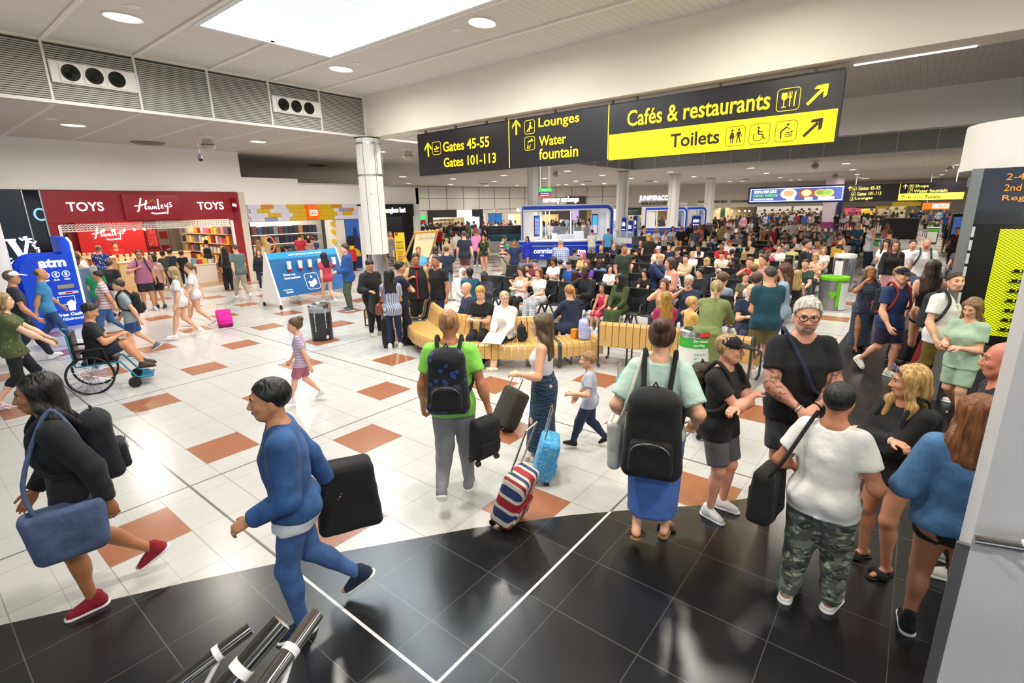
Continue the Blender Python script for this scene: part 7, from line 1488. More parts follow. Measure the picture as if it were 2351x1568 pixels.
G_['tank'] = st('woman in a black strappy top and black shorts walking away, long brown hair',2130,598,2098,846,184,'walk',('cami','0c0c0e'),('hotpants','0c0c0e'),('long','3c281e'),LS,1,fem=1)
p = atz(200,704,1.36); G_['chair'] = person('man in a black t-shirt sitting in a teal wheelchair and looking at his phone',(p[0],p[1],.06),1.72,facing(p,82),('sitphone',dict(fl=(-.06,.33,.12),fr=(.06,.33,.12))),('tee','14181e'),('shorts','1c2848'),('short','1c1a18'),MS,lvl=0,shoes=('sneaker','4a4038','2a2420'))+(p,1.72)
G_['pusher'] = st('woman in a mottled green and brown top pushing the wheelchair at the left edge',38,672,66,930,80,('walk',dict(hl=(-.08,.24,.56),hr=(.08,.24,.56))),('tee','floral:4a5a34:8a7440:2c4a58'),('capri','12161f'),('bob','a88a60'),PS,1,fem=1,shoes=('sandal','d0b8d0','e0d8e0'))
st('man in a white cap and navy top walking right at the left edge',16,622,1.8,None,88,'walk',('tee','24283a'),('trousers','1c2030'),('short','6a5a48'),MS,1,cap='e6e6ea')
st('tanned man in a bright blue shirt walking past the large cash machine',84,616,1.72,None,86,'walk2',('tee','3f8cc4'),('jeans','denim:2c4a80'),('balding','6a4a30'),MS,1)
st('little girl with a bun in a pale lilac top walking behind the denim jacket',680,734,1.26,None,262,'walk',('tee','hstripe:c8b8cc:a890b0:.03'),('shorts','a8607c'),('bun','5c4226'),LS,1,child=1,fem=1)
# outside the toy shop
G_['pinkman'] = st('bearded man in a pink t-shirt and glasses standing before the toy shop',319,574,345,712,8,'strap',('tee','b0688c'),('shorts','23262c'),('short','3a322c'),MS,1,beard='8a8078',glasses='1a1a1c',big=.2)
st('dark-haired woman in a printed pink t-shirt and black skirt beside the bearded man',358,582,372,706,335,('strap',dict(hy=-.3,hp=.1)),('tee','c49c92'),('skirt','0e0e10'),('bob','241812'),MS,1,fem=1,glasses='1a1a1c',shoes=('sneaker','203048','303030'))
st('woman in a bright green top with pale tied hair, from behind',231,610,243,742,186,'holdfront',('tee','12885a'),('wide','denim:34507e'),('bun','c8c4bc'),LS,1,fem=1,big=.2,shoes=('sandal','1a1a1a','30201a'))
st('stooping man in a black t-shirt and white shorts beside the woman in green',250,596,268,726,148,('stand',dict(lean=(0,.3),hl=(-.1,.2,.55),hr=(.1,.2,.55))),('tee','15181d'),('shorts','e8e8ec'),('short','4a3424'),LS,1,big=.3,shoes=('sneaker','3a2a22','2a201a'))
st('woman in a white blouse with sunglasses on her head beside the blue cash machine',189,577,204,700,40,'holdfront',('blouse','e9e7e4'),('skirt','1c1c20'),('pony','9a7c58'),LS,1,fem=1)
st('woman with wavy dark hair half hidden by the blue cash machine',172,584,1.66,None,120,'phone',('tank','d8d0cc'),('jeans','denim:30486c'),('long','3a241a'),LS,2,fem=1)
st('man in a straw hat and blue floral shirt inside the toy shop entrance',224,564,1.76,None,165,'holdfront',('shirt','floral:23468c:dfe4ea'),('shorts','9a8a70'),('short','8a8078'),LS,1,cap='a88f60',big=.2)
p = aty(263,557,25.6); person('shop assistant in a red t-shirt behind the pale wooden till counter',(p[0],p[1]),p[2],facing(p,0),'holdfront',('tee','b01a20'),('trousers','1a1a1c'),('short','3a281c'),LS,lvl=2)
for px,py,lab,tp,hr_,cp,fm in ((372,578,'child with a dark bun standing at the low toy table','3a4038',('bun','2a1c14'),None,1),(388,573,'boy in a navy waistcoat and white sleeves at the low toy table','22283c',('short','201812'),None,0),(415,577,'boy in a red cap and black t-shirt at the low toy table','141416',('short','2a1c14'),'a01c28',0)):
 p = aty(px,py,22.45); person(lab,(p[0],p[1]),p[2],facing(p,182),'holdfront',('tee',tp),('jeans','20242e'),hr_,MS,lvl=2,cap=cp,fem=fm,child=1)
G_['bluepants'] = st('woman in blue wide trousers with a dark rucksack browsing the toy shelves',468,551,488,645,176,'holdfront',('tee','d6d6da'),('wide','denim:28487c'),('bun','1c1410'),LS,2,fem=1)
G_['brownbag'] = st('woman with very long black hair all in black with a tan shoulder bag',516,567,530,668,190,'stand',('long','0e0e10'),('wide','0e0e10'),('long','0c0a0a'),MS,2,fem=1,shoes=('sandal','c8b890','c8b890'))
G_['greyman'] = st('man in a grey-green t-shirt and beige trousers walking away between the toy shops',566,560,560,688,205,'walk',('tee','5c7674'),('trousers','a89c86'),('buzz','5a4a3c'),LS,2)
st('girl with long brown hair in a dark top standing left of the blue board',602,573,606,666,4,'stand',('long','1a1e28'),('jeans','1e2a48'),('long','5a3e28'),LS,2,fem=1)
G_['redshorts'] = st('girl in a loose white top and red shorts walking left with a pink case',436,612,430,776,268,'drag',('tee','e9e2e6'),('hotpants','c04244'),('long','a88c60'),LS,1,fem=1,shoes=WSH)
st('girl in a white top walking left just behind the girl in red shorts',462,604,462,752,268,'walk2',('tee','e6dcdc'),('hotpants','d8a098'),('pony','6a4a30'),LS,2,fem=1,shoes=WSH)
G_['greyboy'] = st('young man in a grey t-shirt and blue shorts walking left with a black rucksack',302,640,320,816,266,('stride',dict(lean=(0,.12))),('tee','98a6ac'),('shorts','denim:28487c'),('short','3a2a20'),LS,1,shoes=('sneaker','6c727a','e8e8ec'))
st('person in a pale pink striped top and jeans walking left by the cash machine',214,622,262,776,266,'walk',('tee','hstripe:e6d4d8:c090a0:.04'),('jeans','denim:3c64a0'),('short','2a1c16'),MS,1,fem=1,shoes=('sneaker','28508c','e0e0e0'))
st('woman in a red t-shirt and denim shorts walking past the blue board',745,580,757,700,205,'walk',('tee','bc3c50'),('hotpants','denim:4a6c94'),('long','1c1210'),LS,2,fem=1)
st('man in a blue hooded top and green trousers walking left past the board',790,560,808,712,280,'holdfront',('hoodie','1c4a8c'),('trousers','46523e'),('short','3a2a20'),LS,1,shoes=('sneaker','5a6474','f0f0f0'))
st('dark-haired man standing behind the blue sanitiser board',658,560,1.74,None,190,'stand',('tee','8898a8'),('jeans','1c1c22'),('short','1a1412'),MS,2)
st('person with brown hair standing behind the blue sanitiser board, lower head',666,571,1.62,None,190,'stand',('tee','a06050'),('jeans','1c1c22'),('long','3c2618'),MS,2,fem=1)
for px,py,lab,tp,hr_,h,fm in ((604,540,'blonde woman in a beige top inside the brick shop','c0a880',('long','c8a060'),1.66,1),(686,536,'boy in a red t-shirt inside the brick shop','a81c28',('short','2a1c14'),1.5,0),(705,537,'woman in a dusty pink robe and black headscarf inside the brick shop','b08078',('hijab','121214'),1.64,1),(718,544,'boy in a blue t-shirt inside the brick shop','1c3c70',('short','2a1c14'),1.45,0),(592,552,'child in a light top by the left display of the brick shop','d8c8b8',('long','9a7848'),1.4,1)):
 p = aty(px,py,22.7); person(lab,(p[0],p[1]),p[2],facing(p,170 if hr_[0] != 'hijab' else 20),'holdfront',('long' if hr_[0] == 'hijab' else 'tee',tp),('maxi' if hr_[0] == 'hijab' else 'jeans',tp if hr_[0] == 'hijab' else '2a3040'),hr_,MS,lvl=2,fem=fm)
# the group of men by the column
G_['hood'] = st('young man in a black hooded top looking down with a coat over his arm',860,596,862,770,30,('hold',dict(hp=-.5,hy=-.2)),('hoodie','101013'),('joggers','0e0e11'),('short','0c0a0a'),MS,1,shoes=('sneaker','c6c2b4','d8d4c8'))
G_['stripe'] = st('woman with long black hair in a pale striped shirt seen from behind',905,619,908,800,178,('holdfront',dict(hy=-.4)),('shirt','vstripe:7a86a8:e6e4ea'),('jeans','16264c'),('long','0e0b0b'),MS,1,fem=1,shoes=WSH)
st('man with a pale blue jumper round his shoulders facing right in the group',912,600,930,790,100,'crossed',('tee','141c34'),('jeans','12182c'),('short','100d0d'),MS,1,shoes=BSH)
G_['vest'] = st('man in a black zipped vest with a bright red front facing the camera',948,582,966,766,358,('strap',dict(hy=.2)),('tee','c0a068'),('joggers','0d0d10'),('short','100c0a'),TS,1,over=('vest','1a1a20'),shoes=('sneaker','floral:181818:f0f0f0','f4f4f4'),big=.1)
G_['belt'] = st('man in a black t-shirt with a brown belt facing left in the group',985,586,1012,766,318,'stand',('tee','101114'),('jeans','1c2a4c'),('short','3a3634'),'b07a5a',1,shoes=BSH)
# bench sitters
def bsit(lab,hx,hy,bx_,by_,H,deg,*a,**k): p = V(bx_,by_,0); return person(lab,(bx_,by_),H,facing(p,deg),*a,**k)+(p,H)
q = atz(1074,648,1.36); bsit('bald man in a navy shirt and light jeans sitting sideways on the bench',0,0,q[0],q[1],1.74,285,('sit',dict(lean=(0,.08))),('long','1a284c'),('jeans','denim:6a94cc'),('bald','000000'),LS,lvl=1)
q = atz(1103,658,1.36); G_['blondboy'] = bsit('blond boy in a black t-shirt sitting on the bench and looking down',0,0,q[0],q[1],1.74,342,('sitphone',dict(fr=(.07,.32,0),fl=(-.07,.2,0))),('tee','0f1013'),('joggers','101114'),('quiff','c29440'),LS,lvl=1,shoes=BWS)
q = atz(1158,670,1.3); G_['lady'] = bsit('lady in a white cardigan sitting on the bench with a newspaper on her lap',0,0,q[0],q[1],1.66,335,('sit',dict(hy=.7,fl=(-.01,.3,0),fr=(.02,.32,0))),('jacket','eeebe4'),('skirt','floral:101012:b83028:c8b890'),('pony','d0b888'),PS,lvl=1,fem=1,glasses='4a4a4a',shoes=('sandal','e8e4dc','c8b898'))
sitf('person with dark braids in a teal jacket sitting with their back to the bench',1078,616,1.66,185,'sit',('jacket','1c566c'),hair=('curly','100d0c'),sk=DS,lvl=2); sitf('child in a grey hooded top with blue sleeves at the left end of the seats',1112,626,1.5,350,'sitphone',('hoodie','3c3e48'),hair=('hijab','3c3e48'),sk=DS,lvl=2,child=1)
sitf('person in a white hooded top beside the teal jacket',1062,616,1.64,20,'sit',('hoodie','dcdcdc'),hair=('hijab','dcdcdc'),sk=MS,lvl=2)
q = V(7.72,4.72,0); person('woman in a navy sweatshirt with tied ginger hair sitting with her back to the camera',(q[0]+.3,q[1]+.25),1.68,facing(q,215),('sitlean',dict(lean=(0,.12))),('long','1b2948'),('jeans','1c2030'),('pony','b07c3c'),LS,lvl=1,fem=1)
q = atz(1592,684,1.12); G_['yellow'] = person('fair-haired boy in glasses and a pale yellow t-shirt kneeling on the bench',(q[0],q[1],.0),1.42,facing(q,120),('sit',dict(hy=-.4)),('tee','e8c674'),('shorts','3a4a6a'),('short','d0ac6c'),LS,lvl=1,child=1,glasses='101010')
# first rows of the seating
R = sitp
R('dark-haired woman in a pale sleeveless top looking at a purple bag',1197,617,0,-1,'sitphone',('tank','e6d8d6'),('trousers','141416'),('long','3a241a'),LS,1.68,1,fem=1)
R('woman with short auburn hair eating, in white with patterned grey trousers',1236,626,0,-1,'siteat',('tee','f2f0ee'),('wide','wavy:6c7482:e2e2e6'),('bob','74402a'),LS,1.64,1,fem=1)
G_['laptop'] = R('man in a black jacket and pale blue shirt thinking over an open laptop',1344,624,0,-1,('siteat',dict(hl=(-.05,.2,.44))),('jacket','14161c'),('jeans','182848'),('short','0c0a0a'),DS,1.78,1,shoes=('sneaker','8a8474','c8c4b8'))
R('little girl in a bright pink spotted dress beside the man with the laptop',1383,660,0,-1,'sit',('dress','d0285c'),('skirt','d0285c'),('long','1c1210'),MS,1.3,1,fem=1,child=1)
R('woman in a black headscarf and olive green robe on the first row',1424,652,0,-1,('sit',dict(hy=-.8)),('long','36461f'),('maxi','36461f'),('hijab','0e0e11'),MS,1.62,1,fem=1)
R('grey-bearded man with white hair in a navy polo eating a snack',1580,650,0,-1,'siteat',('polo','24324e'),('jeans','1a2038'),('short','d8d6d2'),MS,1.72,1,beard='d8d4cc',glasses='8a8a8a')
R('woman with a brown bob resting her hand on her mouth in the first row',1524,652,0,-1,'siteat',('tee','dcb48c'),('jeans','2a3040'),('bob','5c4030'),LS,1.58,1,fem=1)
sitf('person with thick wavy blonde hair seen from behind near the first row',1530,672,1.6,190,'sit',('tee','b02870'),hair=('wavy','a8803c'),lvl=1,fem=1)
sitf('bald man in a navy polo shirt looking up at the boards',1726,652,1.72,10,('sitphone',dict(hp=.25)),('polo','1c2844'),hair=('balding','8a7a6c'),lvl=1)
for a in [
 (1211,610,1,-1,'sit','dark-haired boy in a white top beside the bearded man','e6e6e6',('short','120f0e'),MS,0),(1230,596,1,-1,'sitphone','bearded man in a dark striped shirt looking down','vstripe:8a3040:1c2438',('short','2a201a'),LS,0),
 (1288,598,1,1,'sit','short-haired person seen from behind on the second row, left','4a3038',('short','1c1614'),LS,0),(1310,600,1,-1,'sitside','man in a black cap and blue t-shirt leaning to one side','1b52a8',('short','3a2c22'),LS,0),
 (1347,598,1,-1,'siteat','woman with a reddish bob in a purple t-shirt, hand to her mouth','6a3aa4',('bob','6c3a24'),LS,1),(1337,580,2,-1,'sit','woman with bright pink hair in a mustard top','d8be7a',('long','e0529c'),LS,1),
 (1379,596,1,1,'sit','woman with a brown bob in a pale denim jacket seen from behind','denim:6d90ba',('bob','3c281c'),LS,1),(1400,617,1,-1,('sit',dict(hy=.8)),'woman with long dark hair and glasses in a white top looking aside','ecebe8',('long','1c1312'),LS,1),
 (1322,622,0,1,'sit','person with dark red hair and white headphones seen from behind','141416',('wavy','3c1618'),LS,1),(1423,632,0,1,'sit','brown-haired boy seen from behind on the first double row','16181e',('short','6a4428'),LS,0),
 (1440,587,2,-1,'sitx','man in a salmon pink shirt with folded arms','e2a896',('short','b89878'),'c88a70',0),(1420,590,2,-1,'sitphone','small child with a headband holding a violet toy','6a6ac0',('short','141012'),TS,0),
 (1443,574,3,-1,'sit','man with receding hair in a light grey shirt','c8ccd4',('balding','5a4c44'),LS,0),(1455,590,2,1,'sit','person with black hair and a pale green scarf seen from behind','8ab4a0',('short','141012'),MS,1),
 (1470,578,3,1,'sit','small dark-haired child among the seats left of the navy hooded man','2a3a30',('short','141012'),MS,0),(1499,628,1,1,'sit','man with cropped brown hair in a pale yellow t-shirt from behind','d9d98a',('buzz','6a4c34'),LS,0),
 (1486,618,1,-1,'sitlean','dark-haired woman in black leaning forward behind the yellow t-shirt','15151a',('long','1c1414'),LS,1),(1512,565,3,-1,'sit','man in a white cap and cream t-shirt','e4d6ba',('short','3a2a20'),LS,0),
 (1536,562,4,-1,'sit','man with a grey beard in a navy printed t-shirt','1b2442',('short','4a4440'),LS,0),(1556,570,3,-1,'sit','child in a black and white cap beside the blonde woman in white','2a2a30',('short','2a2018'),LS,0),
 (1590,578,3,-1,('sit',dict(hy=.9)),'blonde woman with tied hair in a loose white shirt','f0f0f2',('pony','c8a464'),LS,1),(1605,577,3,1,'sit','bald dark-skinned person in a red top seen from behind','a01c28',('buzz','1c1614'),TS,0),
 (1624,592,2,1,'sit','person with a blonde bob in white seen from behind','efefef',('bob','c8ac70'),LS,1),(1607,617,1,-1,('sit',dict(hy=-.8)),'young man with curly black hair in a black hooded top','14161c',('curly','0e0c0c'),LS,0),
 (1651,616,1,1,'sit','balding person behind the bending woman in green','8a8a90',('balding','9a8a78'),LS,0),(1661,629,0,1,'sit','child in a yellow cap seen from behind','8a98b0',('short','5a4030'),LS,0),
 (1674,584,3,-1,'sitx','heavy bearded man in a black t-shirt','121216',('short','2c201a'),LS,0),(1682,572,3,1,'sit','person in a straw hat and navy top seen from behind','1a2440',('short','3a2c20'),LS,0),
 (1680,604,2,1,'sit','small brown-haired boy seen from behind below the bearded man','3a3a40',('short','4a3424'),LS,0),(1660,576,3,-1,('sitlean',dict(lean=(0,.2))),'young man in a cream shirt bending his head','dcd4c8',('short','2a1c16'),LS,0),
 (1657,558,4,-1,'sit','young man in a red football shirt','c0182a',('short','141012'),TS,0),(1677,551,5,-1,'sit','youth in a red cap and white t-shirt with headphones','ececee',('short','5a4030'),LS,0),
 (1604,561,4,-1,'sitphone','dark-haired man in a white t-shirt looking down','ececec',('short','141010'),MS,0),(1618,554,5,1,'sit','woman with long grey-blonde hair in white seen from behind','e8e4e4',('long','c4b8a0'),LS,1),
 (1590,555,5,1,'sit','grey-haired person in white seen from behind','e8e8ea',('bob','a8a8a8'),LS,1),(1563,553,5,1,'sit','bald man in a light blue shirt seen from behind','7aa4cc',('bald','000000'),'c88a68',0),
 (1573,564,4,1,'sit','person in a pale cap and bright pink top seen from behind','e01c88',('short','2a2220'),LS,1),(1722,594,2,-1,'siteat','small boy in red with blue headphones','c01820',('short','5a4030'),LS,0),
 (1733,607,1,1,'sit','person with curly light brown hair and green top from behind','2c5a50',('curly','8a6840'),LS,1),(1753,588,2,-1,('sit',dict(hy=-.6)),'girl with brown hair up in a pink patterned top','c89890',('bun','3c281c'),LS,1),
 (1760,602,2,1,'sit','woman with long curly blonde hair and a beige top','b89a70',('wavy','b08c50'),LS,1),(1709,583,3,1,'sit','person with wavy golden hair seen from behind','4a3a30',('wavy','a88850'),LS,1),
 (1717,567,4,1,'sit','man in a white shirt with short black hair from behind','e4e4ea',('short','141010'),MS,0),(1749,575,3,-1,'sitphone','woman in a pale yellow top holding up a phone','dcd48c',('long','2a1c18'),LS,1),
 (1766,573,3,1,('sit',dict(hy=-.8)),'person in a magenta top with brown hair tied back','c01c60',('pony','5a3a28'),LS,1),(1790,562,4,-1,'siteat','woman in a white blouse and face mask','f0f0f0',('pony','4a3426'),LS,1),
 (1821,560,4,1,('sit',dict(hy=-.9)),'person in a lemon and blue top with a dark bun','d4d488',('bun','2a1e18'),LS,1),(1861,562,4,1,'sit','grey-haired man in navy seen from behind','182444',('short','b0a8a0'),LS,0),
 (1874,581,3,-1,'sitphone','woman with short fair hair in a pink and black floral top','floral:e8c4a0:24242a:c86a80',('bob','c0a070'),LS,1),(1892,567,4,-1,'sit','woman with a fair bob in a white top reading','dcdcdc',('bob','a8865a'),LS,1),
 (1812,590,2,1,'sit','dark-haired person with a pale collar seen from behind','c8ccd4',('long','1c1414'),LS,1),(1829,600,2,1,'sit','woman with pinned grey hair and a denim shirt from behind','denim:5a7a9c',('bob','b0a898'),LS,1),
 (1832,621,1,1,'sit','woman with long blonde hair and black straps from behind','121216',('long','b8985c'),LS,1),(1712,628,1,-1,('sit',dict(hy=.7)),'woman with a brown ponytail in an olive top looking left','5a5c44',('pony','3c281e'),LS,1),
 (1739,630,0,1,'sit','boy with short brown hair in white seen from behind','e0e0e4',('short','4a3426'),LS,0),(1700,552,5,1,'sit','man with grey hair in a turquoise top from behind','48a8c0',('short','6a625a'),LS,0),
 (1545,597,2,1,'sit','person in a dark cap and navy top beside the printed dress','1c2038',('short','1a1614'),LS,0),(1850,596,2,-1,'sit','person in a dark green top at the right end of the third row','2c4038',('short','3a2c22'),LS,0)]:
 hx,hy,row,side,pose,lab,tp,hr_,sk_,fm = a; capc = {1512: 'e8e8ee',1310: '121214',1556: '1c1c20',1682: 'c8a868',1677: 'b01c30',1661: 'e0a83c',1573: 'd8ccc0',1545: '16161a'}.get(hx)
 ch = 1 if any(w in lab for w in ('child','boy','girl')) and 'young' not in lab else 0
 X = ROWS[row]+(-.29 if side < 0 else .37); pz = atx(hx,hy,X)[2]; H = min(1.85,max(1.25 if ch else 1.5,pz/.78)); kd = 'tank' if hx in (1832,) else 'jacket' if 'jacket' in lab else 'hoodie' if 'hooded' in lab else 'tee'
 sitp(lab,hx,hy,row,side,pose,(kd,tp),('jeans',rnd.choice(['2a3350','1c1e26','4a4438','384a68'])),hr_,sk_,H,2,fem=fm,child=ch,cap=capc,big=.45 if 'heavy' in lab else 0.,beard='2c201a' if 'bearded' in lab else None)
# standing in the middle distance
st('little girl in a pale green flowered dress standing by the front seats',1166,632,1184,722,165,('up',dict(hl=(-.05,.08,.86),el=(-1,0,-.5))),('dress','floral:a6ccc2:d88c84:7cb0a8'),('skirt','floral:a6ccc2:d88c84:7cb0a8'),('bun','3c2818'),MS,1,fem=1,child=1)
st('woman in a long olive coat bending over the seats with her back turned',1640,622,1.78,None,165,('bend',dict(lean=(0,.45))),('jacket','78844e'),('midi','78844e'),('pony','a89468'),LS,1,fem=1)
st('large woman in a black and white print top leaning over a bag',1556,588,1.68,None,300,('stand',dict(lean=(0,.28),hl=(-.06,.22,.56),hr=(.06,.22,.56))),('tank','floral:e6e6e6:101014'),('midi','floral:e6e6e6:101014'),('bob','463830'),'d89a86',1,fem=1,big=.5)
st('fair-haired man in a navy hooded top stooping between the seats',1572-70,570,1.66,None,60,('bend',dict(lean=(0,.4))),('hoodie','1a2c58'),('jeans','14161e'),('buzz','c08c58'),LS,1)
st('grey-haired man in a dark teal t-shirt standing with his back turned',1771,611,1.8,None,205,'holdfront',('tee','17485a'),('shorts','6a6240'),('buzz','4a4440'),LS,1,big=.25)
st('woman with long brown hair and glasses in a pale blue top looking down',1806,606,1.72,None,275,'phone',('tee','97b4cc'),('jeans','denim:30456c'),('long','5a3824'),LS,1,fem=1,glasses='2a2a2a')
st('young man in a black t-shirt and face mask walking right through the seats',1852,549,1.8,None,78,'holdfront',('tee','131318'),('joggers','16161a'),('quiff','2c1e18'),LS,2)
G_['striped'] = st('man in a red, white and navy striped polo holding a baby over a pushchair',1150,540,1158,640,62,('holdfront',dict(hl=(.0,.13,.66))),('polo','hstripe3:a42834:e4e0e0:1a2244'),('trousers','c4b898'),('short','1e1612'),LS,1,big=.35)
st('girl in a bright blue dress walking in front of the kiosk',1210,543,1212,614,335,'walk',('long','1630c0'),('skirt','1630c0'),('long','14100f'),MS,2,fem=1)
st('old man in a checked pale blue shirt seen from behind before the kiosk',1287,547,1.8,None,172,'holdfront',('shirt','plaid:7488b4:e8eaf0'),('jeans','1c2848'),('balding','c8c4c0'),'c88a70',1,big=.5)
st('man in a white t-shirt with a black cross strap at the kiosk counter',1364,527,1358,602,190,'holdfront',('tee','eeeeee'),('shorts','9c9ea2'),('short','141110'),LS,2,big=.2)
st('man in a sky blue t-shirt and dark shorts walking right of the kiosk',1390,524,1394,604,165,'walk',('tee','56a8e0'),('shorts','1a2030'),('buzz','5a3c28'),'c07a58',2)
st('young woman in a black crop top and pale trousers by the service desk',1434,531,1430,590,330,'phone',('crop','101012'),('wide','b4b4b8'),('long','a07c48'),LS,2,fem=1)
st('girl with long curly hair in a black t-shirt with a green print',1110,540,1112,628,8,'stand',('tee','floral:121214:3aa818'),('hotpants','141418'),('wavy','4a3020'),MS,2,fem=1)
st('man in a dark t-shirt with a green and black rucksack seen from behind',1070,530,1070,645,182,'drag',('tee','1c2438'),('shorts','5c3440'),('short','5a4434'),LS,2)
st('person in a navy t-shirt with a dark rucksack left of the striped man',1024,566,1.62,None,182,'walk',('tee','1c2840'),('shorts','4c7078'),('short','5a3a24'),LS,2)
st('woman in a pink and white top walking away by the deckchair',1000,566,1.58,None,200,'walk2',('tee','e8c8d4'),('jeans','3a4a68'),('bob','3a2418'),LS,2,fem=1)
st('person in a bright red top right of the giant deckchair',1006,520,1.75,None,190,'walk',('tee','c01018'),('jeans','20283c'),('short','2c1c14'),LS,2)
st('man in a pink shirt seen from behind near the shoe shop',1093,528,1.78,None,180,'stand',('shirt','e48cc8'),('trousers','2a3040'),('buzz','7a5a3c'),'c08060',2,big=.3)
st('person in a white top walking away right of the giant deckchair',1048,530,1.7,None,200,'walk',('tee','d8d8dc'),('jeans','30486c'),('short','3a2a20'),LS,2)
st('fair-haired child in a beige top walking away near the deckchair',1026,548,1.4,None,200,'walk2',('tee','c8b088'),('jeans','30486c'),('short','c8a868'),LS,2,child=1)
st('person with an orange-brown face and light blue t-shirt behind the vest man',960,566,1.66,None,8,'holdfront',('tee','5ab0e4'),('jeans','30486c'),('short','8a5c38'),'c08058',2)
st('woman in a grey sleeveless dress walking beside the near column',895,532,1.7,None,12,'walk',('tank','8a8c92'),('midi','8a8c92'),('long','b09060'),LS,2,fem=1)
st('man in black standing inside the glasses shop',878,512,1.75,None,30,'stand',('tee','14161c'),('jeans','14161c'),('short','181412'),MS,2); st('woman in black waving inside the glasses shop',901,515,1.68,None,10,'up',('tee','101014'),('skirt','101014'),('short','100c0c'),MS,2,fem=1)
st('young person in a dark blue top walking behind the striped man',1181,550,1.62,None,350,'walk',('tee','18305a'),('jeans','202838'),('short','2a1a14'),'b07048',2)
p = to_world(G_['striped'][0],G_['striped'][1],V(.09,.1,.66)); person('baby in a green top held by the man in the striped polo',(p[0],p[1],p[2]-.1),.78,G_['striped'][0].rotation_euler[2]+PI/2+.5,('sit',dict(fl=(-.07,.1,-.1),fr=(.07,.1,-.1))),('tee','188a60'),('shorts','5ab0d8'),('short','2a1c14'),MS,lvl=2,child=1,shoes=None)
# walkers on the right
G_['track'] = st('young woman in a black striped track jacket and pink trousers walking to the camera',2040,553,2030,706,10,'walk',('jacket','121216'),('joggers','dca8b2'),('longfront','5c3c28'),LS,1,fem=1,glasses='2a2a2a')
G_['polo'] = st('fair man in a white and grey polo shirt with rucksack straps walking to the camera',2106,548,2100,706,6,'walk2',('polo','dcdcde'),('shorts','4c5c74'),('buzz','b09070'),'d09a80',1,big=.15)
st('boy in a white polo shirt between the track jacket and the grey polo',2072,551,2072,690,10,'walk',('polo','f0f0f0'),('shorts','3a4a60'),('short','3a2a20'),LS,1)
st('girl with long dark hair in white looking down left of the track jacket',2020,550,2016,680,340,'phone',('tee','ececee'),('shorts','6a84a8'),('longfront','2c1e18'),LS,2,fem=1)
st('heavy man in a dark polo and khaki trousers standing on the far walkway',2176,515,2168,576,352,'stand',('tee','182c3c'),('trousers','8c743c'),('buzz','141010'),TS,2,big=.5)
st('woman with dark curls in a black top and blue skirt, seen from behind',2223,519,2215,586,195,'stand',('tee','1a1c24'),('skirt','16386c'),('wavy','3a2c28'),LS,2,fem=1,big=.2); st('woman in a white top and black and white skirt far right',2250,512,2245,559,190,'stand',('tee','ecdcd4'),('midi','floral:101014:d8d8d8'),('long','1c1414'),LS,2,fem=1)
st('bald man in a dark suit over a white shirt far right',2217,515,2208,575,350,'holdfront',('jacket','181c24'),('trousers','14161c'),('bald','000000'),LS,2); st('man in a black t-shirt holding a bag on the far walkway',2150,508,2145,546,0,'holdfront',('tee','101216'),('jeans','242a38'),('buzz','5a4434'),LS,2)
st('woman in a navy t-shirt and white trousers on the far walkway',2125,508,2120,540,5,'holdfront',('tee','141c2c'),('trousers','d8d8d8'),('bob','5a4030'),LS,2,fem=1); st('person in a black and red floral top behind the heavy man',2200,522,1.62,None,340,'stand',('tee','floral:181418:a02838'),('jeans','14161c'),('short','141010'),TS,2,fem=1)
st('girl in blue denim dungarees over a mauve t-shirt, seen from behind',2188,565,2184,664,176,'walk',('tee','68525c'),('wide','denim:6a94d0'),('pony','4a3020'),LS,2,fem=1)
G_['bagboy'] = st('boy with a large black rucksack walking past the yellow display',2243,603,2228,706,188,'stand',('tee','e8e8ea'),('trousers','101a34'),('short','201814'),LS,2)
G_['yellowbag'] = st('man in charcoal carrying a yellow rucksack over the seating end',1922,542,1916,650,95,'strap',('tee','2e3036'),('trousers','2a2c31'),('short','5c5650'),LS,2)
st('man in a denim shirt and straw hat among the far seats',1971,511,1.8,None,10,'holdfront',('shirt','denim:2c5878'),('jeans','243a50'),('short','4a4440'),LS,2,cap='d8d0b8'); st('man in a white shirt on the phone with a dark shoulder bag',2002,519,1.78,None,60,'up',('shirt','dcdce8'),('trousers','1a2038'),('short','3a2a20'),LS,2); st('man in a checked shirt seen from behind in the far aisle',2045,527,1.78,None,182,'stand',('shirt','plaid:44424c:c8ccd8'),('jeans','2a3550'),('buzz','241c1a'),MS,2,big=.2); st('woman in a coral top standing in the far aisle',2038,514,1.66,None,220,'stand',('tee','e87888'),('jeans','2a3550'),('wavy','9a6a48'),LS,2,fem=1)
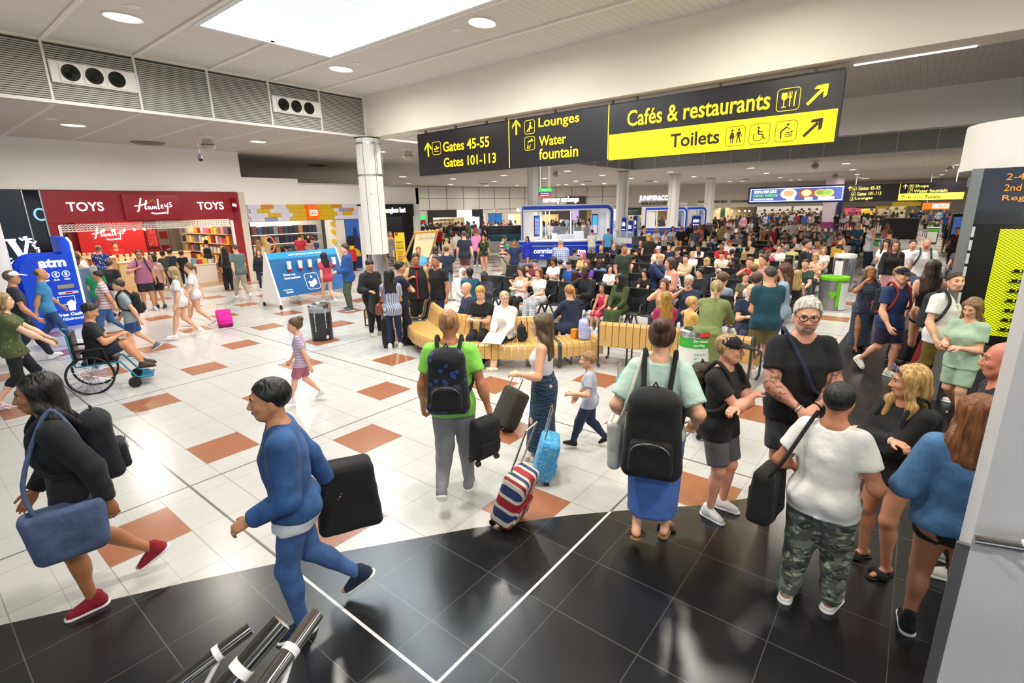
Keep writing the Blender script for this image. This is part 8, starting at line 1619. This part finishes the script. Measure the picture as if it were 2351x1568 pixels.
for a in [(1477,518,'man in a dark cap and navy shirt','182234','3a4a68',('short','1a1614'),0,90),(1482,525,'blonde woman in a beige top','d4c8bc','4a4a50',('bun','d0b48c'),1,300),(1490,536,'person in a black t-shirt with a beige rucksack, seen from behind','141416','6a7a4c',('bob','a8844c'),0,182),(1508,523,'laughing fair woman in a white top','e8e4e4','8a7a60',('long','d0b888'),1,330),(1526,526,'woman in a white t-shirt and olive trousers','e4e6ec','5a6a3c',('pony','7a5c40'),1,60),
 (1545,520,'woman in a white sweater','efefef','3a5080',('long','3c281e'),1,20),(1565,518,'bald man in black with a dark rucksack','121216','8a8068',('bald','000000'),0,182),(1586,512,'bald man in a dark jacket','161a24','14161c',('bald','000000'),0,182),(1597,520,'person in a grey hooded top','4a4c58','24262c',('short','6a4c34'),0,200),(1607,515,'person in a coral shirt','d87078','3a3c44',('short','7a5a44'),0,330),(1617,515,'woman with long brown hair in a black coat','14161c','14161c',('long','4a3020'),1,185),
 (1642,517,'man in a black printed t-shirt','121216','1c1e24',('short','3a2c24'),0,260),(1659,512,'person in a tan top with a dark bag','b89c68','2a2a2e',('short','141010'),0,190),(1672,520,'man in a loose white shirt','ececec','6a6a70',('short','5a3c28'),0,250),(1678,503,'waiter in white at the far bar','f0f0f0','141416',('short','141010'),0,200),(1684,505,'second waiter in white at the far bar','ececec','141416',('short','1c1614'),0,250),(1724,503,'waiter in a white shirt and black trousers left of the spotted dress','f4f4f4','121214',('short','141010'),0,60),(1747,505,'waiter in a white shirt right of the spotted dress','f4f4f4','121214',('short','3a2a20'),0,280),(1738,509,'woman in a black and white spotted dress','floral:101012:e0e0e0','x',('long','241a18'),1,180),
 (1758,517,'woman in a brown and white top','floral:9a6a50:d8c0b0','8a5a48',('short','3a2820'),1,10),(1776,516,'man in a red top','a81c28','2a2c34',('short','141010'),0,60),(1786,512,'man in a dark blue coat walking left','141c34','1a1c26',('short','5a3824'),0,270),(1776,505,'person in a pale teal rucksack and top','7ab8a8','3a4458',('short','2a201a'),0,185),(1815,507,'woman in a white t-shirt and jeans','f0f0f0','3a5888',('long','3a281e'),1,5),(1825,505,'man in a white t-shirt and denim shorts','ececec','7a98c0',('balding','4a3a30'),0,0),(1432,560,'child in a dark top by the grey machine','2c3c30','2a2c30',('short','2a201a'),0,20)]:
 px,py,lab,tp,bt_c,hr_,fm,dg = a; st(lab+' beyond the seats',px,py,1.74 if not fm else 1.65,None,dg,'holdfront' if 'phone' in lab else 'stand2' if px % 2 else 'walk',('tee' if 'jacket' not in lab and 'coat' not in lab else 'jacket',tp),('maxi' if bt_c == 'x' else 'shorts' if 'shorts' in lab else 'jeans',tp if bt_c == 'x' else bt_c),hr_,'b8805c' if px % 3 else LS,2 if px < 1680 else 3,fem=fm)
# background crowd
TC = [('white','ececec'),('black','141416'),('navy','1a2444'),('grey','84868c'),('red','b02030'),('blue','2c5ca8'),('beige','c8b490'),('green','3c6a4c'),('pink','dc98a8'),('pale blue','9cc0dc'),('yellow','d8c050'),('dark grey','34363c')]
WT = [0,0,0,1,1,1,1,2,2,2,3,3,4,5,6,6,7,8,9,9,11,11]
HC = [('dark hair','1c1412'),('brown hair','4a3020'),('fair hair','b89460'),('grey hair','9a948c')]
def crowd(n,px0,px1,d0,d1,where,seedv,degs=(0,180),mix='walk'):
 rr = random.Random(seedv); used = set()
 for i in range(n):
  px = px0+(px1-px0)*(i+.5+rr.uniform(-.4,.4))/n; d = rr.uniform(d0,d1); p = atd(px,500,d); fm = rr.random() < .45; tc = TC[rr.choice(WT)]; hc = HC[rr.choice((0,0,0,1,1,2,3))]
  ok = all((p[0]-q[0])**2+(p[1]-q[1])**2 > .2 for q in PLACED)
  if not ok: continue
  PLACED.append(p); bc = rr.choice(['1c2030','30486c','141416','5a5448','3a3c44']); hr_ = (('long',hc[1]) if fm else ('short',hc[1])); side = ('left part','left middle','middle','right middle','right part')[min(4,int((px-px0)/(px1-px0)*5))]
  person('far %s, %s, %s top, %s of crowd %s' % ('woman' if fm else 'man',hc[0],tc[0],side,where),(p[0],p[1]),rr.uniform(1.58,1.7) if fm else rr.uniform(1.68,1.86),facing(p,rr.choice(degs)+rr.uniform(-30,30)),rr.choice(['stand','walk','stand2','phone']),('tee',tc[1]),(rr.choice(['jeans','shorts','skirt']) if fm else rr.choice(['jeans','shorts']),bc),hr_,rr.choice([LS,MS,MS,TS,DS,PS]),lvl=3,fem=int(fm),group='crowd '+where)
PLACED = []
crowd(58,1752,1905,50,66,'in front of the book shop',11,(180,0,200)); crowd(22,1905,2060,44,56,'by the yellow stands',12); crowd(14,2090,2200,40,60,'on the far walkway',13,(0,180)); crowd(26,965,1112,36,48,'outside the shoe shop',14,(180,150)); crowd(12,1115,1190,40,50,'near the blue doors',15); crowd(34,1245,1385,36,54,'seen through the kiosk',16); crowd(14,1445,1560,42,50,'at the juniper bar',17,(180,0)); crowd(12,1640,1750,42,54,'by the far bar counter',18)
# far seat rows
rr = random.Random(5); n_s = 0
for r_,X in list(enumerate(ROWS))+[(8,30.0),(9,32.3),(10,34.8),(11,37.2)]:
 for side in (-1,1):
  if r_ > 7 and side > 0: continue
  Xp = X+(-.29 if side < 0 else .37) if r_ < 8 else X-.27
  for k in range(14):
   y_ = 10.3-.6*k-.2 if r_ > 1 else 9.0-.6*k
   if y_ < 2.2 or rr.random() > (.16,.2,.24,.34,.45,.6,.66,.7,.75,.75,.75,.7)[r_]: continue
   if any(abs(o.location[0]-Xp) < .6 and abs(o.location[1]-y_) < .55 for o in PEOPLE): continue
   fm = rr.random() < .5; tc = TC[rr.choice(WT)]; hc = HC[rr.choice((0,0,1,1,2,3))]; fac = 'facing us' if side < 0 else 'facing away'
   hs = rr.choice(['long','bob','pony','bun']) if fm else rr.choice(['short','buzz','balding'])
   person('seated %s, %s, %s top, %s, %s of %s row' % ('woman' if fm else 'man',hc[0],tc[0],fac,'left part' if k < 5 else 'middle' if k < 10 else 'right',(on_+['twelfth'])[r_]),(Xp,y_),rr.uniform(1.55,1.68) if fm else rr.uniform(1.66,1.8),PI if side < 0 else 0.,rr.choice(['sit','sitphone','sitx','sit']),('tee',tc[1]),('jeans',rr.choice(['2a3350','1c1e26','4a4438'])),(hs,hc[1]),rr.choice([LS,MS,TS,PS]),lvl=2 if r_ < 3 else 3,fem=int(fm),group='people waiting in the far seats'); n_s += 1
# ---------------- things people carry ----------------
def carry(rt,name,lab,cat):
 t = empty(name); t.location = rt.location; t.rotation_euler = rt.rotation_euler; t.scale = rt.scale; return tag(t,lab,cat)
def pk(t,nm,f,res,mt): return link(nm,mk(nm,[field_mesh(None,f,res,None,mod=wrinkle(.0008),it=1)],mt),t)
def rucksack(g,lab,c,c2=None,s=1.,front=False,low=0.):
 r,S = g[0],g[1]; t = carry(r,'rucksack',lab,'rucksack'); a,u,w_ = S['ax'],S['up'],S['fwd']; c0 = S['base']+u*(.2-low)-w_*.12*s; R_ = np.stack([a,w_,u],1); f = Fld(); b = S['big']
 f.rb(c0-w_*.04*b,(.084*s,.05*s,.135*s),R_,.035*s,taper=.12); f.ell(c0+u*.1*s-w_*.035*b,(.066*s,.048*s,.05*s),R_,k=.03)
 pk(t,'bag_body',f,.006,cloth(c))
 f = Fld(); f.rb(c0-w_*(.055*s+.04*b)-u*.055*s,(.064*s,.022*s,.055*s),R_,.018*s,taper=.05); pk(t,'front_pocket',f,.006,cloth(c2 or c)); z0 = c0-w_*(.079*s+.04*b); MB().tube([tuple(z0+a*(.055*s*math.cos(q))+u*(-.03*s+.03*s*math.sin(q))) for q in np.linspace(.1,3.04,9)],.0022,5).obj('zip',mat('8a8a8c',.3,.5),t)
 for i,sg in enumerate((-1,1)):
  sh = S['neck']-u*.03+a*sg*.06; th = .115+.06*b; P_ = [c0+u*.1+a*sg*.045+w_*.03,sh+u*.045-w_*.03,sh+u*.05+w_*.01,sh+w_*(th-.045)-u*.015,sh+w_*(th-.04)-u*.08+a*sg*.015,sh+w_*.05-u*.17+a*sg*.05,c0-u*.09+a*sg*.08+w_*.02]
  MB().tube(cr(P_),.0105,8).obj('strap',cloth(c2 or c),t)
 MB().tube([tuple(c0+u*.135*s+a*.02),tuple(c0+u*.165*s),tuple(c0+u*.135*s-a*.02)],.005,6).obj('grab_handle',cloth(c2 or c),t); return t
rucksack(G_['green'],'black and blue patterned rucksack on the man in lime green','floral:14161e:2448a0:3a3c4a','101218',1.15)
rucksack(G_['capboy'],'dark camouflage rucksack on the boy in the black cap','camo:2c2c22:3c3a2c:14140f:4a4634','1c1a14',1.05)
rucksack(G_['youth'],'dark rucksack on the young man in white','1c242c'); rucksack(G_['jersey'],'dark rucksack with red edge on the young man in navy','14161e','8a1c1c',.9)
rucksack(G_['pinkman'],'dark green rucksack on the bearded man in pink','2a2e28',None,.9); rucksack(G_['greyboy'],'black rucksack on the young man in grey walking left','15171c',None,.95); rucksack(G_['bluepants'],'black rucksack on the woman browsing toys','1c1c18'); rucksack(G_['polo'],'blue-grey rucksack on the fair man in the polo shirt','2c3a4c'); rucksack(G_['blonde'],'small black quilted rucksack on the young blonde woman','0c0c0e','121214',.85); rucksack(G_['coat'],'dark navy rucksack on the person in the black jacket','10131f'); rucksack(G_['bagboy'],'large black rucksack on the boy by the yellow display','0e0e11',None,1.2); rucksack(G_['mint'],'black tote bag worn on the back of the woman in mint','0f1013','0a0a0c',1.3,low=.1)
def shoulder_bag(g,lab,c,p,w_,h,d_,side=1,name='shoulder_bag',strap=True,rough=.45,over_=False):
 """p: bag centre in body units"""
 r,S = g[0],g[1]; t = carry(r,name,lab,'bag'); c0 = V(*p); f = Fld(); f.rb(c0,(d_*.8,w_*.5,h*.5),None,min(d_*.7,.03),taper=.1 if name != 'tote_bag' else -.08); f.rb(c0+V(0,0,h*.5),(d_*.4,w_*.42,.02),None,.008,op=1) if name == 'tote_bag' else f.rb(c0+V(side*d_*.75,0,-h*.12),(d_*.2,w_*.36,h*.26),None,.01,k=.006); pk(t,'bag_body',f,.0055,cloth(c))
 if strap:
  sh = S['neck']-S['up']*.045+S['ax']*(-.07 if over_ else .07)*side; x = sh+S['up']*.052
  P_ = [c0+V(0,w_*.3,h*.3),(c0+x)/2+S['fwd']*.1,x+S['fwd']*.02,x-S['fwd']*.03,(c0+x)/2-S['fwd']*.1,c0+V(0,-w_*.3,h*.3)]
  if over_: P_ = [c0+V(0,w_*.3,h*.3),S['base']+S['up']*.15+S['fwd']*(.1+.05*S['big'])+S['ax']*.03*side,S['base']+S['up']*.25+S['fwd']*(.105+.04*S['big'])-S['ax']*.02*side,x+S['fwd']*.02,x-S['fwd']*.04,S['base']+S['up']*.2-S['fwd']*.09,c0+V(0,-w_*.3,h*.3)]
  MB().tube(cr(P_),.008,8).obj('strap',cloth(c),t)
 return t
shoulder_bag(G_['camo'],'black slouchy shoulder bag of the person in camouflage trousers','0d0d10',(-.2,-.03,.47),.2,.24,.06,-1,over_=False)
shoulder_bag(G_['glasses'],'navy cross body bag of the man in glasses','131c3c',(-.17,-.03,.5),.17,.17,.05,-1,over_=True)
shoulder_bag(G_['stripe'],'brown leather handbag of the woman in the striped shirt','satin:7c3c20',(-.16,.0,.52),.14,.14,.045,-1,'handbag'); shoulder_bag(G_['brownbag'],'tan suede shoulder bag of the woman in black by the toy shop','8a5a30',(-.14,-.05,.5),.15,.14,.04,-1)
shoulder_bag(G_['coat'],'blue-grey denim tote of the person in the black jacket','denim:4c5c80',(-.14,.04,.42),.24,.22,.05,-1,'tote_bag'); shoulder_bag(G_['mint'],'white canvas bag on the left arm of the woman in mint','d8d8d0',(-.17,.03,.44),.17,.24,.04,-1,'tote_bag'); shoulder_bag(G_['floral'],'black handbag of the woman in the long dark dress','101014',(-.17,.06,.47),.16,.15,.05,-1,'handbag')
shoulder_bag(G_['greyman'],'small black bag carried by the man in grey-green','101012',(.15,.12,.42),.14,.12,.04,1,'handbag',False); shoulder_bag(G_['denim'],'round black holdall carried behind the person in denim','101116',(.19,-.2,.4),.24,.3,.08,1,'holdall',False); shoulder_bag(G_['hood'],'dark grey coat over the arm of the young man in the hooded top','26262a',(.1,.16,.48),.12,.26,.03,1,'coat',False); shoulder_bag(G_['yellowbag'],'yellow rucksack hanging from the shoulder of the man in charcoal','c8a010',(.14,-.06,.64),.2,.22,.07,1,'rucksack',False)
def case(x,y,deg_rz,w_,d_,h,c,lab,tilt=0.,hb=.35,name='suitcase',z=0.,c2=None):
 t = empty(name,(x,y,z),deg_rz); t.rotation_euler = (tilt,0,deg_rz); tag(t,lab,'suitcase'); MB().rbox((-w_/2,-d_/2,.05),(w_/2,d_/2,.05+h),.05).obj('shell',cloth(c),t); MB().rbox((-w_*.4,-d_/2-.02,.12),(w_*.4,-d_/2+.01,h*.6),.02).obj('front_pocket',cloth(c2 or c),t)
 if hb: MB().tube([(-w_*.28,d_*.35,h),(-w_*.28,d_*.35,h+hb),(w_*.28,d_*.35,h+hb),(w_*.28,d_*.35,h)],.009,8).obj('pull_handle',STEEL,t)
 for sx in (-1,1): MB().tube([(sx*w_*.38-.015,d_*.3,.03),(sx*w_*.38+.015,d_*.3,.03)],.03,12).obj('wheel',BLACK,t); MB().tube([(sx*w_*.38-.015,-d_*.3,.03),(sx*w_*.38+.015,-d_*.3,.03)],.03,12).obj('wheel',BLACK,t)
 return t
UJ = bpy.data.materials.new('flag_print'); s = NT(UJ); o = s.co(); x,y,z = s.xyz(o); zz = s.M('SUBTRACT',z,.32)
def bd(e,w_): return s.M('LESS_THAN',s.M('ABSOLUTE',e),w_)
dg1 = s.M('SUBTRACT',s.M('MULTIPLY',x,1.5),zz); dg2 = s.M('ADD',s.M('MULTIPLY',x,1.5),zz); c = s.mix(s.M('MAXIMUM',bd(dg1,.08),bd(dg2,.08)),(.03,.05,.16),(.72,.68,.55)); c = s.mix(s.M('MAXIMUM',bd(dg1,.025),bd(dg2,.025)),c,(.35,.02,.03)); c = s.mix(s.M('MAXIMUM',bd(x,.07),bd(zz,.08)),c,(.75,.7,.58)); c = s.mix(s.M('MAXIMUM',bd(x,.04),bd(zz,.045)),c,(.38,.02,.03)); s.out(c,.6); MATS[('cloth','flag')] = UJ
p = atz(1160,1196); pg = G_['green'][2]; a_ = math.atan2(pg[1]-p[1],pg[0]-p[0]); case(p[0],p[1],a_-PI/2+.3,.34,.22,.52,'flag','union flag patterned cabin case pulled by the man in lime green',.35,.5); 
case(p[0]+.28*math.cos(a_)+.12,p[1]+.28*math.sin(a_)+.1,a_-PI/2,.3,.16,.4,'14161c','black travel bag riding above the flag case',.1,0,'travel_bag',.42)
p = atz(1150,985); case(p[0],p[1],1.2,.4,.2,.5,'2e281e','dark brown case passing behind the man in lime green',.5,.2)
p = atz(1240,1098); case(p[0],p[1],.6,.36,.2,.44,'floral:48a4dc:78c0ec:c8b050','sky blue children\'s case trailing behind the long skirt',.25,.35,c2='floral:48a4dc:d8c040'); MB
p = atz(520,752); case(p[0],p[1],-.3,.34,.2,.46,'c8148c','bright pink case rolling behind the girl in red shorts',-.75,.3)
p = atz(893,795); case(p[0],p[1],.9,.36,.24,.56,'16181c','black cabin case standing among the group of men',0,.2); p = atz(1098,800); case(p[0]-.05,p[1]+.1,.2,.42,.26,.62,'8c1220','red case in front of the boy on the bench',.25,.0); p = atz(1080,826); case(p[0],p[1]+.1,.2,.34,.2,.3,'1878c0','small bright blue case under the red case',0,0)
p = atz(2062,830); case(p[0],p[1],.8,.42,.24,.55,'0e0e11','black case pulled by the young man in navy',.2,.3); p = atz(2112,880); case(p[0],p[1],.8,.42,.26,.6,'8c0c20','crimson case pulled by the young man in white',.3,.3); p = atz(1610,1000); case(p[0],p[1],.5,.36,.22,.55,'15161a','dark case behind the boy in the black cap',.2,0); p = atz(1882,652); case(p[0],p[1],.2,.34,.22,.5,'floral:2470c0:e8f0f8','small blue and white spotted case at the end of the seats',0,0); p = atz(1288,735)
for px,py,c,lab in ((1430,880,'5aa4a8','pale blue-green case left of the woman in mint'),): p = atz(px,py+60); case(p[0],p[1],.3,.3,.2,.45,c,lab,0,.2)
def pack_on(x,y,z,rz,c,lab,s=1.): t = empty('rucksack',(x,y,z),rz); tag(t,lab,'rucksack'); f = Fld(); f.ell((0,0,.2*s),(.13*s,.09*s,.2*s),k=.03); f.rb((0,0,.18*s),(.145*s,.095*s,.18*s),None,.05*s,k=.02,taper=.12); pk(t,'bag_body',f,.014,cloth(c)); f = Fld(); f.rb((0,-.095*s,.12*s),(.11*s,.035*s,.09*s),None,.025*s); pk(t,'front_pocket',f,.013,cloth(c)); MB().tube([(-.03,0,.4*s),(0,0,.45*s),(.03,0,.4*s)],.008,6).obj('grab_handle',BLACK,t)
pack_on(7.62,4.45,.455,.6,'floral:a8b0dc:e8dcf0:c878b0','lilac and white floral rucksack standing on the flat bench',.95); p = atz(1300,748); pack_on(p[0]+.1,p[1]+.05,0,-1.2,'121216','black rucksack on the floor by the man with the laptop',1.2); p = atz(1185,752); pack_on(6.9,5.3,.46,.8,'1a1a1e','black handbag rucksack on the bench beside the lady with the newspaper',.75)
tag(wobj(bx((7.5,4.55,.455),(7.6,4.65,.62)),'food_box',mat('e0901c',.5)),'small orange food box beside the floral rucksack','box')
g = G_['laptop']; p = to_world(g[0],g[1],V(0,.24,.335)); t = empty('laptop',p,g[0].rotation_euler[2]); tag(t,'open dark grey laptop on the seated man\'s knees','laptop'); MB().rbox((-.17,-.12,0),(.17,.12,.015),.006).obj('keyboard_base',mat('3a3c40',.4),t); MB().prism([(-.17,0),(.17,0),(.17,.23),(-.17,.23)],(0,.12,.01),(1,0,0),(0,.3,.95),(0,.01,0)).obj('lid',mat('2a2c30',.4),t)
g = G_['lady']; p = to_world(g[0],g[1],V(-.02,.24,.38)); t = MB().prism([(-.18,0),(.18,0),(.18,.3),(-.18,.3)],(0,0,0),(1,0,0),(0,.85,-.4),(0,0,.006)).obj('newspaper',mat('e8e6e2',.8,var=.2,vs=60),None,p,g[0].rotation_euler[2]); tag(t,'folded white newspaper on the lap of the lady in the cardigan','newspaper')
# sunglasses, zip, watches
g = G_['blonde']; r,S = g[0],g[1]; hc,R_,hs = S['hc'],S['hR'],S['hs']; L_ = lambda x,y,z: tuple(hc+R_@V(x,y,z)*hs); mb = MB()
for sg in (-1,1): mb.tube([L_(.0215*sg+.019*math.cos(a),.046,.058+.012*math.sin(a)) for a in np.linspace(0,2*PI,15)[:-1]],.003,6,closed=True); mb.prism([(.017*math.cos(a),.011*math.sin(a)) for a in np.linspace(0,2*PI,13)[:-1]],L_(.0215*sg,.047,.058),R_[:,0],R_[:,2],R_[:,1]*.002)
o = link('sunglasses',mb.mesh('sunglasses',mat('5a4a70',.15,var=0)),r)
for k in ('vest',):
 r,S = G_[k][0],G_[k][1]; mb = MB(); b_ = S['base']; mb.tube([tuple(b_+S['up']*h+S['fwd']*(.088+.012*math.sin(h*9))) for h in (-.01,.06,.12,.18,.24,.28,.33)],.0085,8); link('zip',mb.mesh('zip',mat('c01828',.5)),r)
 mb = MB(); mb.tube([tuple(S['neck']+.05*(S['ax']*math.cos(a)+S['fwd']*math.sin(a)*1.1)+S['fwd']*.01+S['up']*.005*math.cos(a)) for a in np.linspace(0,2*PI,17)[:-1]],.009,8,closed=True); link('collar',mb.mesh('collar',mat('c01828',.5)),r)
def band(k,i,c,w_=.0175,at=.97,nm='wristwatch'):
 r,S = G_[k][0],G_[k][1]; e,q = S['elb'][i],S['wri'][i]; p = e+(q-e)*at; F_ = fr_(q-e); link(nm,MB().tube([tuple(p+w_*(F_[:,0]*math.cos(a)+F_[:,1]*math.sin(a))) for a in np.linspace(0,2*PI,17)[:-1]],.004,6,closed=True).mesh(nm,mat(c,.3,.6 if c == 'c8c8cc' else 0)),r)
band('glasses',1,'c8c8cc'); band('glasses',0,'141416',nm='bracelet'); band('blonde',1,'c8d0e0',nm='bracelet'); band('belt',0,'c8c8cc')
r,S = G_['glasses'][0],G_['glasses'][1]   # tattooed forearms lie just over the skin
for i in (0,1):
 e,q,sh = S['elb'][i],S['wri'][i],S['sh'][i]; f = Fld(); f.cone(sh+(e-sh)*.66,e,.0285*1.1,.0265*1.1,k=.02); f.cone(e,e+(q-e)*.9,.0268*1.1,.0178,k=.015); f.ell(e+(q-e)*.28,(.0285*1.1,.0285*1.1,.05),R=fr_(q-e),k=.02); o = link('tattoo_sleeve',mk('tattoo_sleeve',[field_mesh(None,f,.006,None,it=1)],cloth('tattoo:cc9078:4a3a3a')),r)
# wheelchair
g = G_['chair']; t = empty('wheelchair',(g[0].location[0],g[0].location[1],0),g[0].rotation_euler[2]); tag(t,'teal and black wheelchair carrying the man in the black t-shirt','wheelchair'); TL = mat('0a7ca0',.4)
MB().rbox((-.24,-.22,.46),(.24,.26,.5),.02).obj('seat',BLACK,t); MB().rbox((-.24,-.3,.5),(.24,-.26,.98),.02).obj('backrest',BLACK,t)
for sx in (-1,1):
 x_ = .29*sx; MB().tube([(x_,-.12+.3*math.cos(a),.3+.3*math.sin(a)) for a in np.linspace(0,2*PI,33)[:-1]],.018,8,closed=True).obj('rear_wheel',BLACK,t); sp = MB()
 for a in np.linspace(0,PI,9)[:-1]: sp.tube([(x_,-.12+.28*math.cos(a),.3+.28*math.sin(a)),(x_,-.12-.28*math.cos(a),.3-.28*math.sin(a))],.004,4)
 sp.obj('spokes',STEEL,t); MB().tube([(x_-.02,.42,.09),(x_+.02,.42,.09)],.09,16).obj('front_wheel',BLACK,t)
 MB().tube([(.26*sx,-.42,1.0),(.26*sx,-.3,.98),(.26*sx,-.28,.46),(.26*sx,.28,.46),(.26*sx,.46,.16),(.22*sx,.6,.14)],.016,8).obj('frame',TL,t); MB().tube([(.27*sx,-.28,.72),(.27*sx,.1,.72),(.27*sx,.14,.48)],.02,8).obj('armrest',BLACK,t); MB().rbox((.03*sx,.5,.12),(.22*sx,.68,.14),.01).obj('footplate',TL,t)
# pushchair by the striped man
q = G_['striped'][2]; t = empty('pushchair',(q[0]-.35,q[1]-.75,0),G_['striped'][0].rotation_euler[2]); tag(t,'grey folding pushchair beside the man in the striped polo','pushchair')
MB().rbox((-.2,-.15,.35),(.2,.25,.5),.05).obj('seat',mat('2a2c30',.7),t); f = Fld(); f.ell((0,-.1,.78),(.24,.3,.26),k=.02,clip=[((0,0,.74),(0,0,-1))]); pk(t,'hood',f,.02,cloth('8a8c92')); MB().rbox((-.2,-.2,.45),(.2,-.12,.85),.03).obj('backrest',mat('c8ccd0',.7),t)
for sx in (-1,1):
 MB().tube([(.22*sx,.4,.1),(.22*sx,-.1,.6),(.22*sx,-.45,1.02)],.014,8).obj('frame',mat('2a2a2c',.4),t)
 for y_ in (-.3,.4): MB().tube([(.22*sx-.02,y_,.1),(.22*sx+.02,y_,.1)],.1,16).obj('wheel',BLACK,t)
MB().tube([(-.22,-.45,1.02),(.22,-.45,1.02)],.016,8).obj('handle',BLACK,t)
# the farthest people beyond the first three hundred form one crowd
cnd = sorted([o for o in PEOPLE if o.get('group')],key=lambda o: -math.hypot(o.location[0],o.location[1])); ex = cnd[:max(0,len(PEOPLE)-296)]; vs,fs,mi,ms = [],[],[],[]
off = 0
for r in ex:
 a = r.rotation_euler[2]; c_,s_ = math.cos(a),math.sin(a); sc_ = r.scale[0]
 for o in [r]+list(r.children):
  me = o.data; n = len(me.vertices); A = np.zeros(n*3,np.float32); me.vertices.foreach_get('co',A); A = A.reshape(-1,3)
  if o is not r:
   M3 = np.array(o.matrix_basis); A = A@M3[:3,:3].T+M3[:3,3]
  A = A*sc_; A = np.stack([c_*A[:,0]-s_*A[:,1]+r.location[0],s_*A[:,0]+c_*A[:,1]+r.location[1],A[:,2]+r.location[2]],1)
  F_ = np.zeros(len(me.loops),np.int32); me.loops.foreach_get('vertex_index',F_); F_ = F_.reshape(-1,4)+off; m_ = o.material_slots[0].material
  if m_ not in ms: ms.append(m_)
  vs.append(A); fs.append(F_); mi.append(np.full(len(F_),ms.index(m_),np.int32)); off += n
if ex:
 me = mk('crowd',[(np.concatenate(vs),np.concatenate(fs))],ms); me.polygons.foreach_set('material_index',np.concatenate(mi)); o = link('crowd',me); tag(o,'distant crowd of travellers sitting and standing at the far end of the hall','crowd',None,'stuff')
 for r in ex:
  for ch in list(r.children):
   for q in list(ch.children): bpy.data.objects.remove(q)
   bpy.data.objects.remove(ch)
  bpy.data.objects.remove(r)
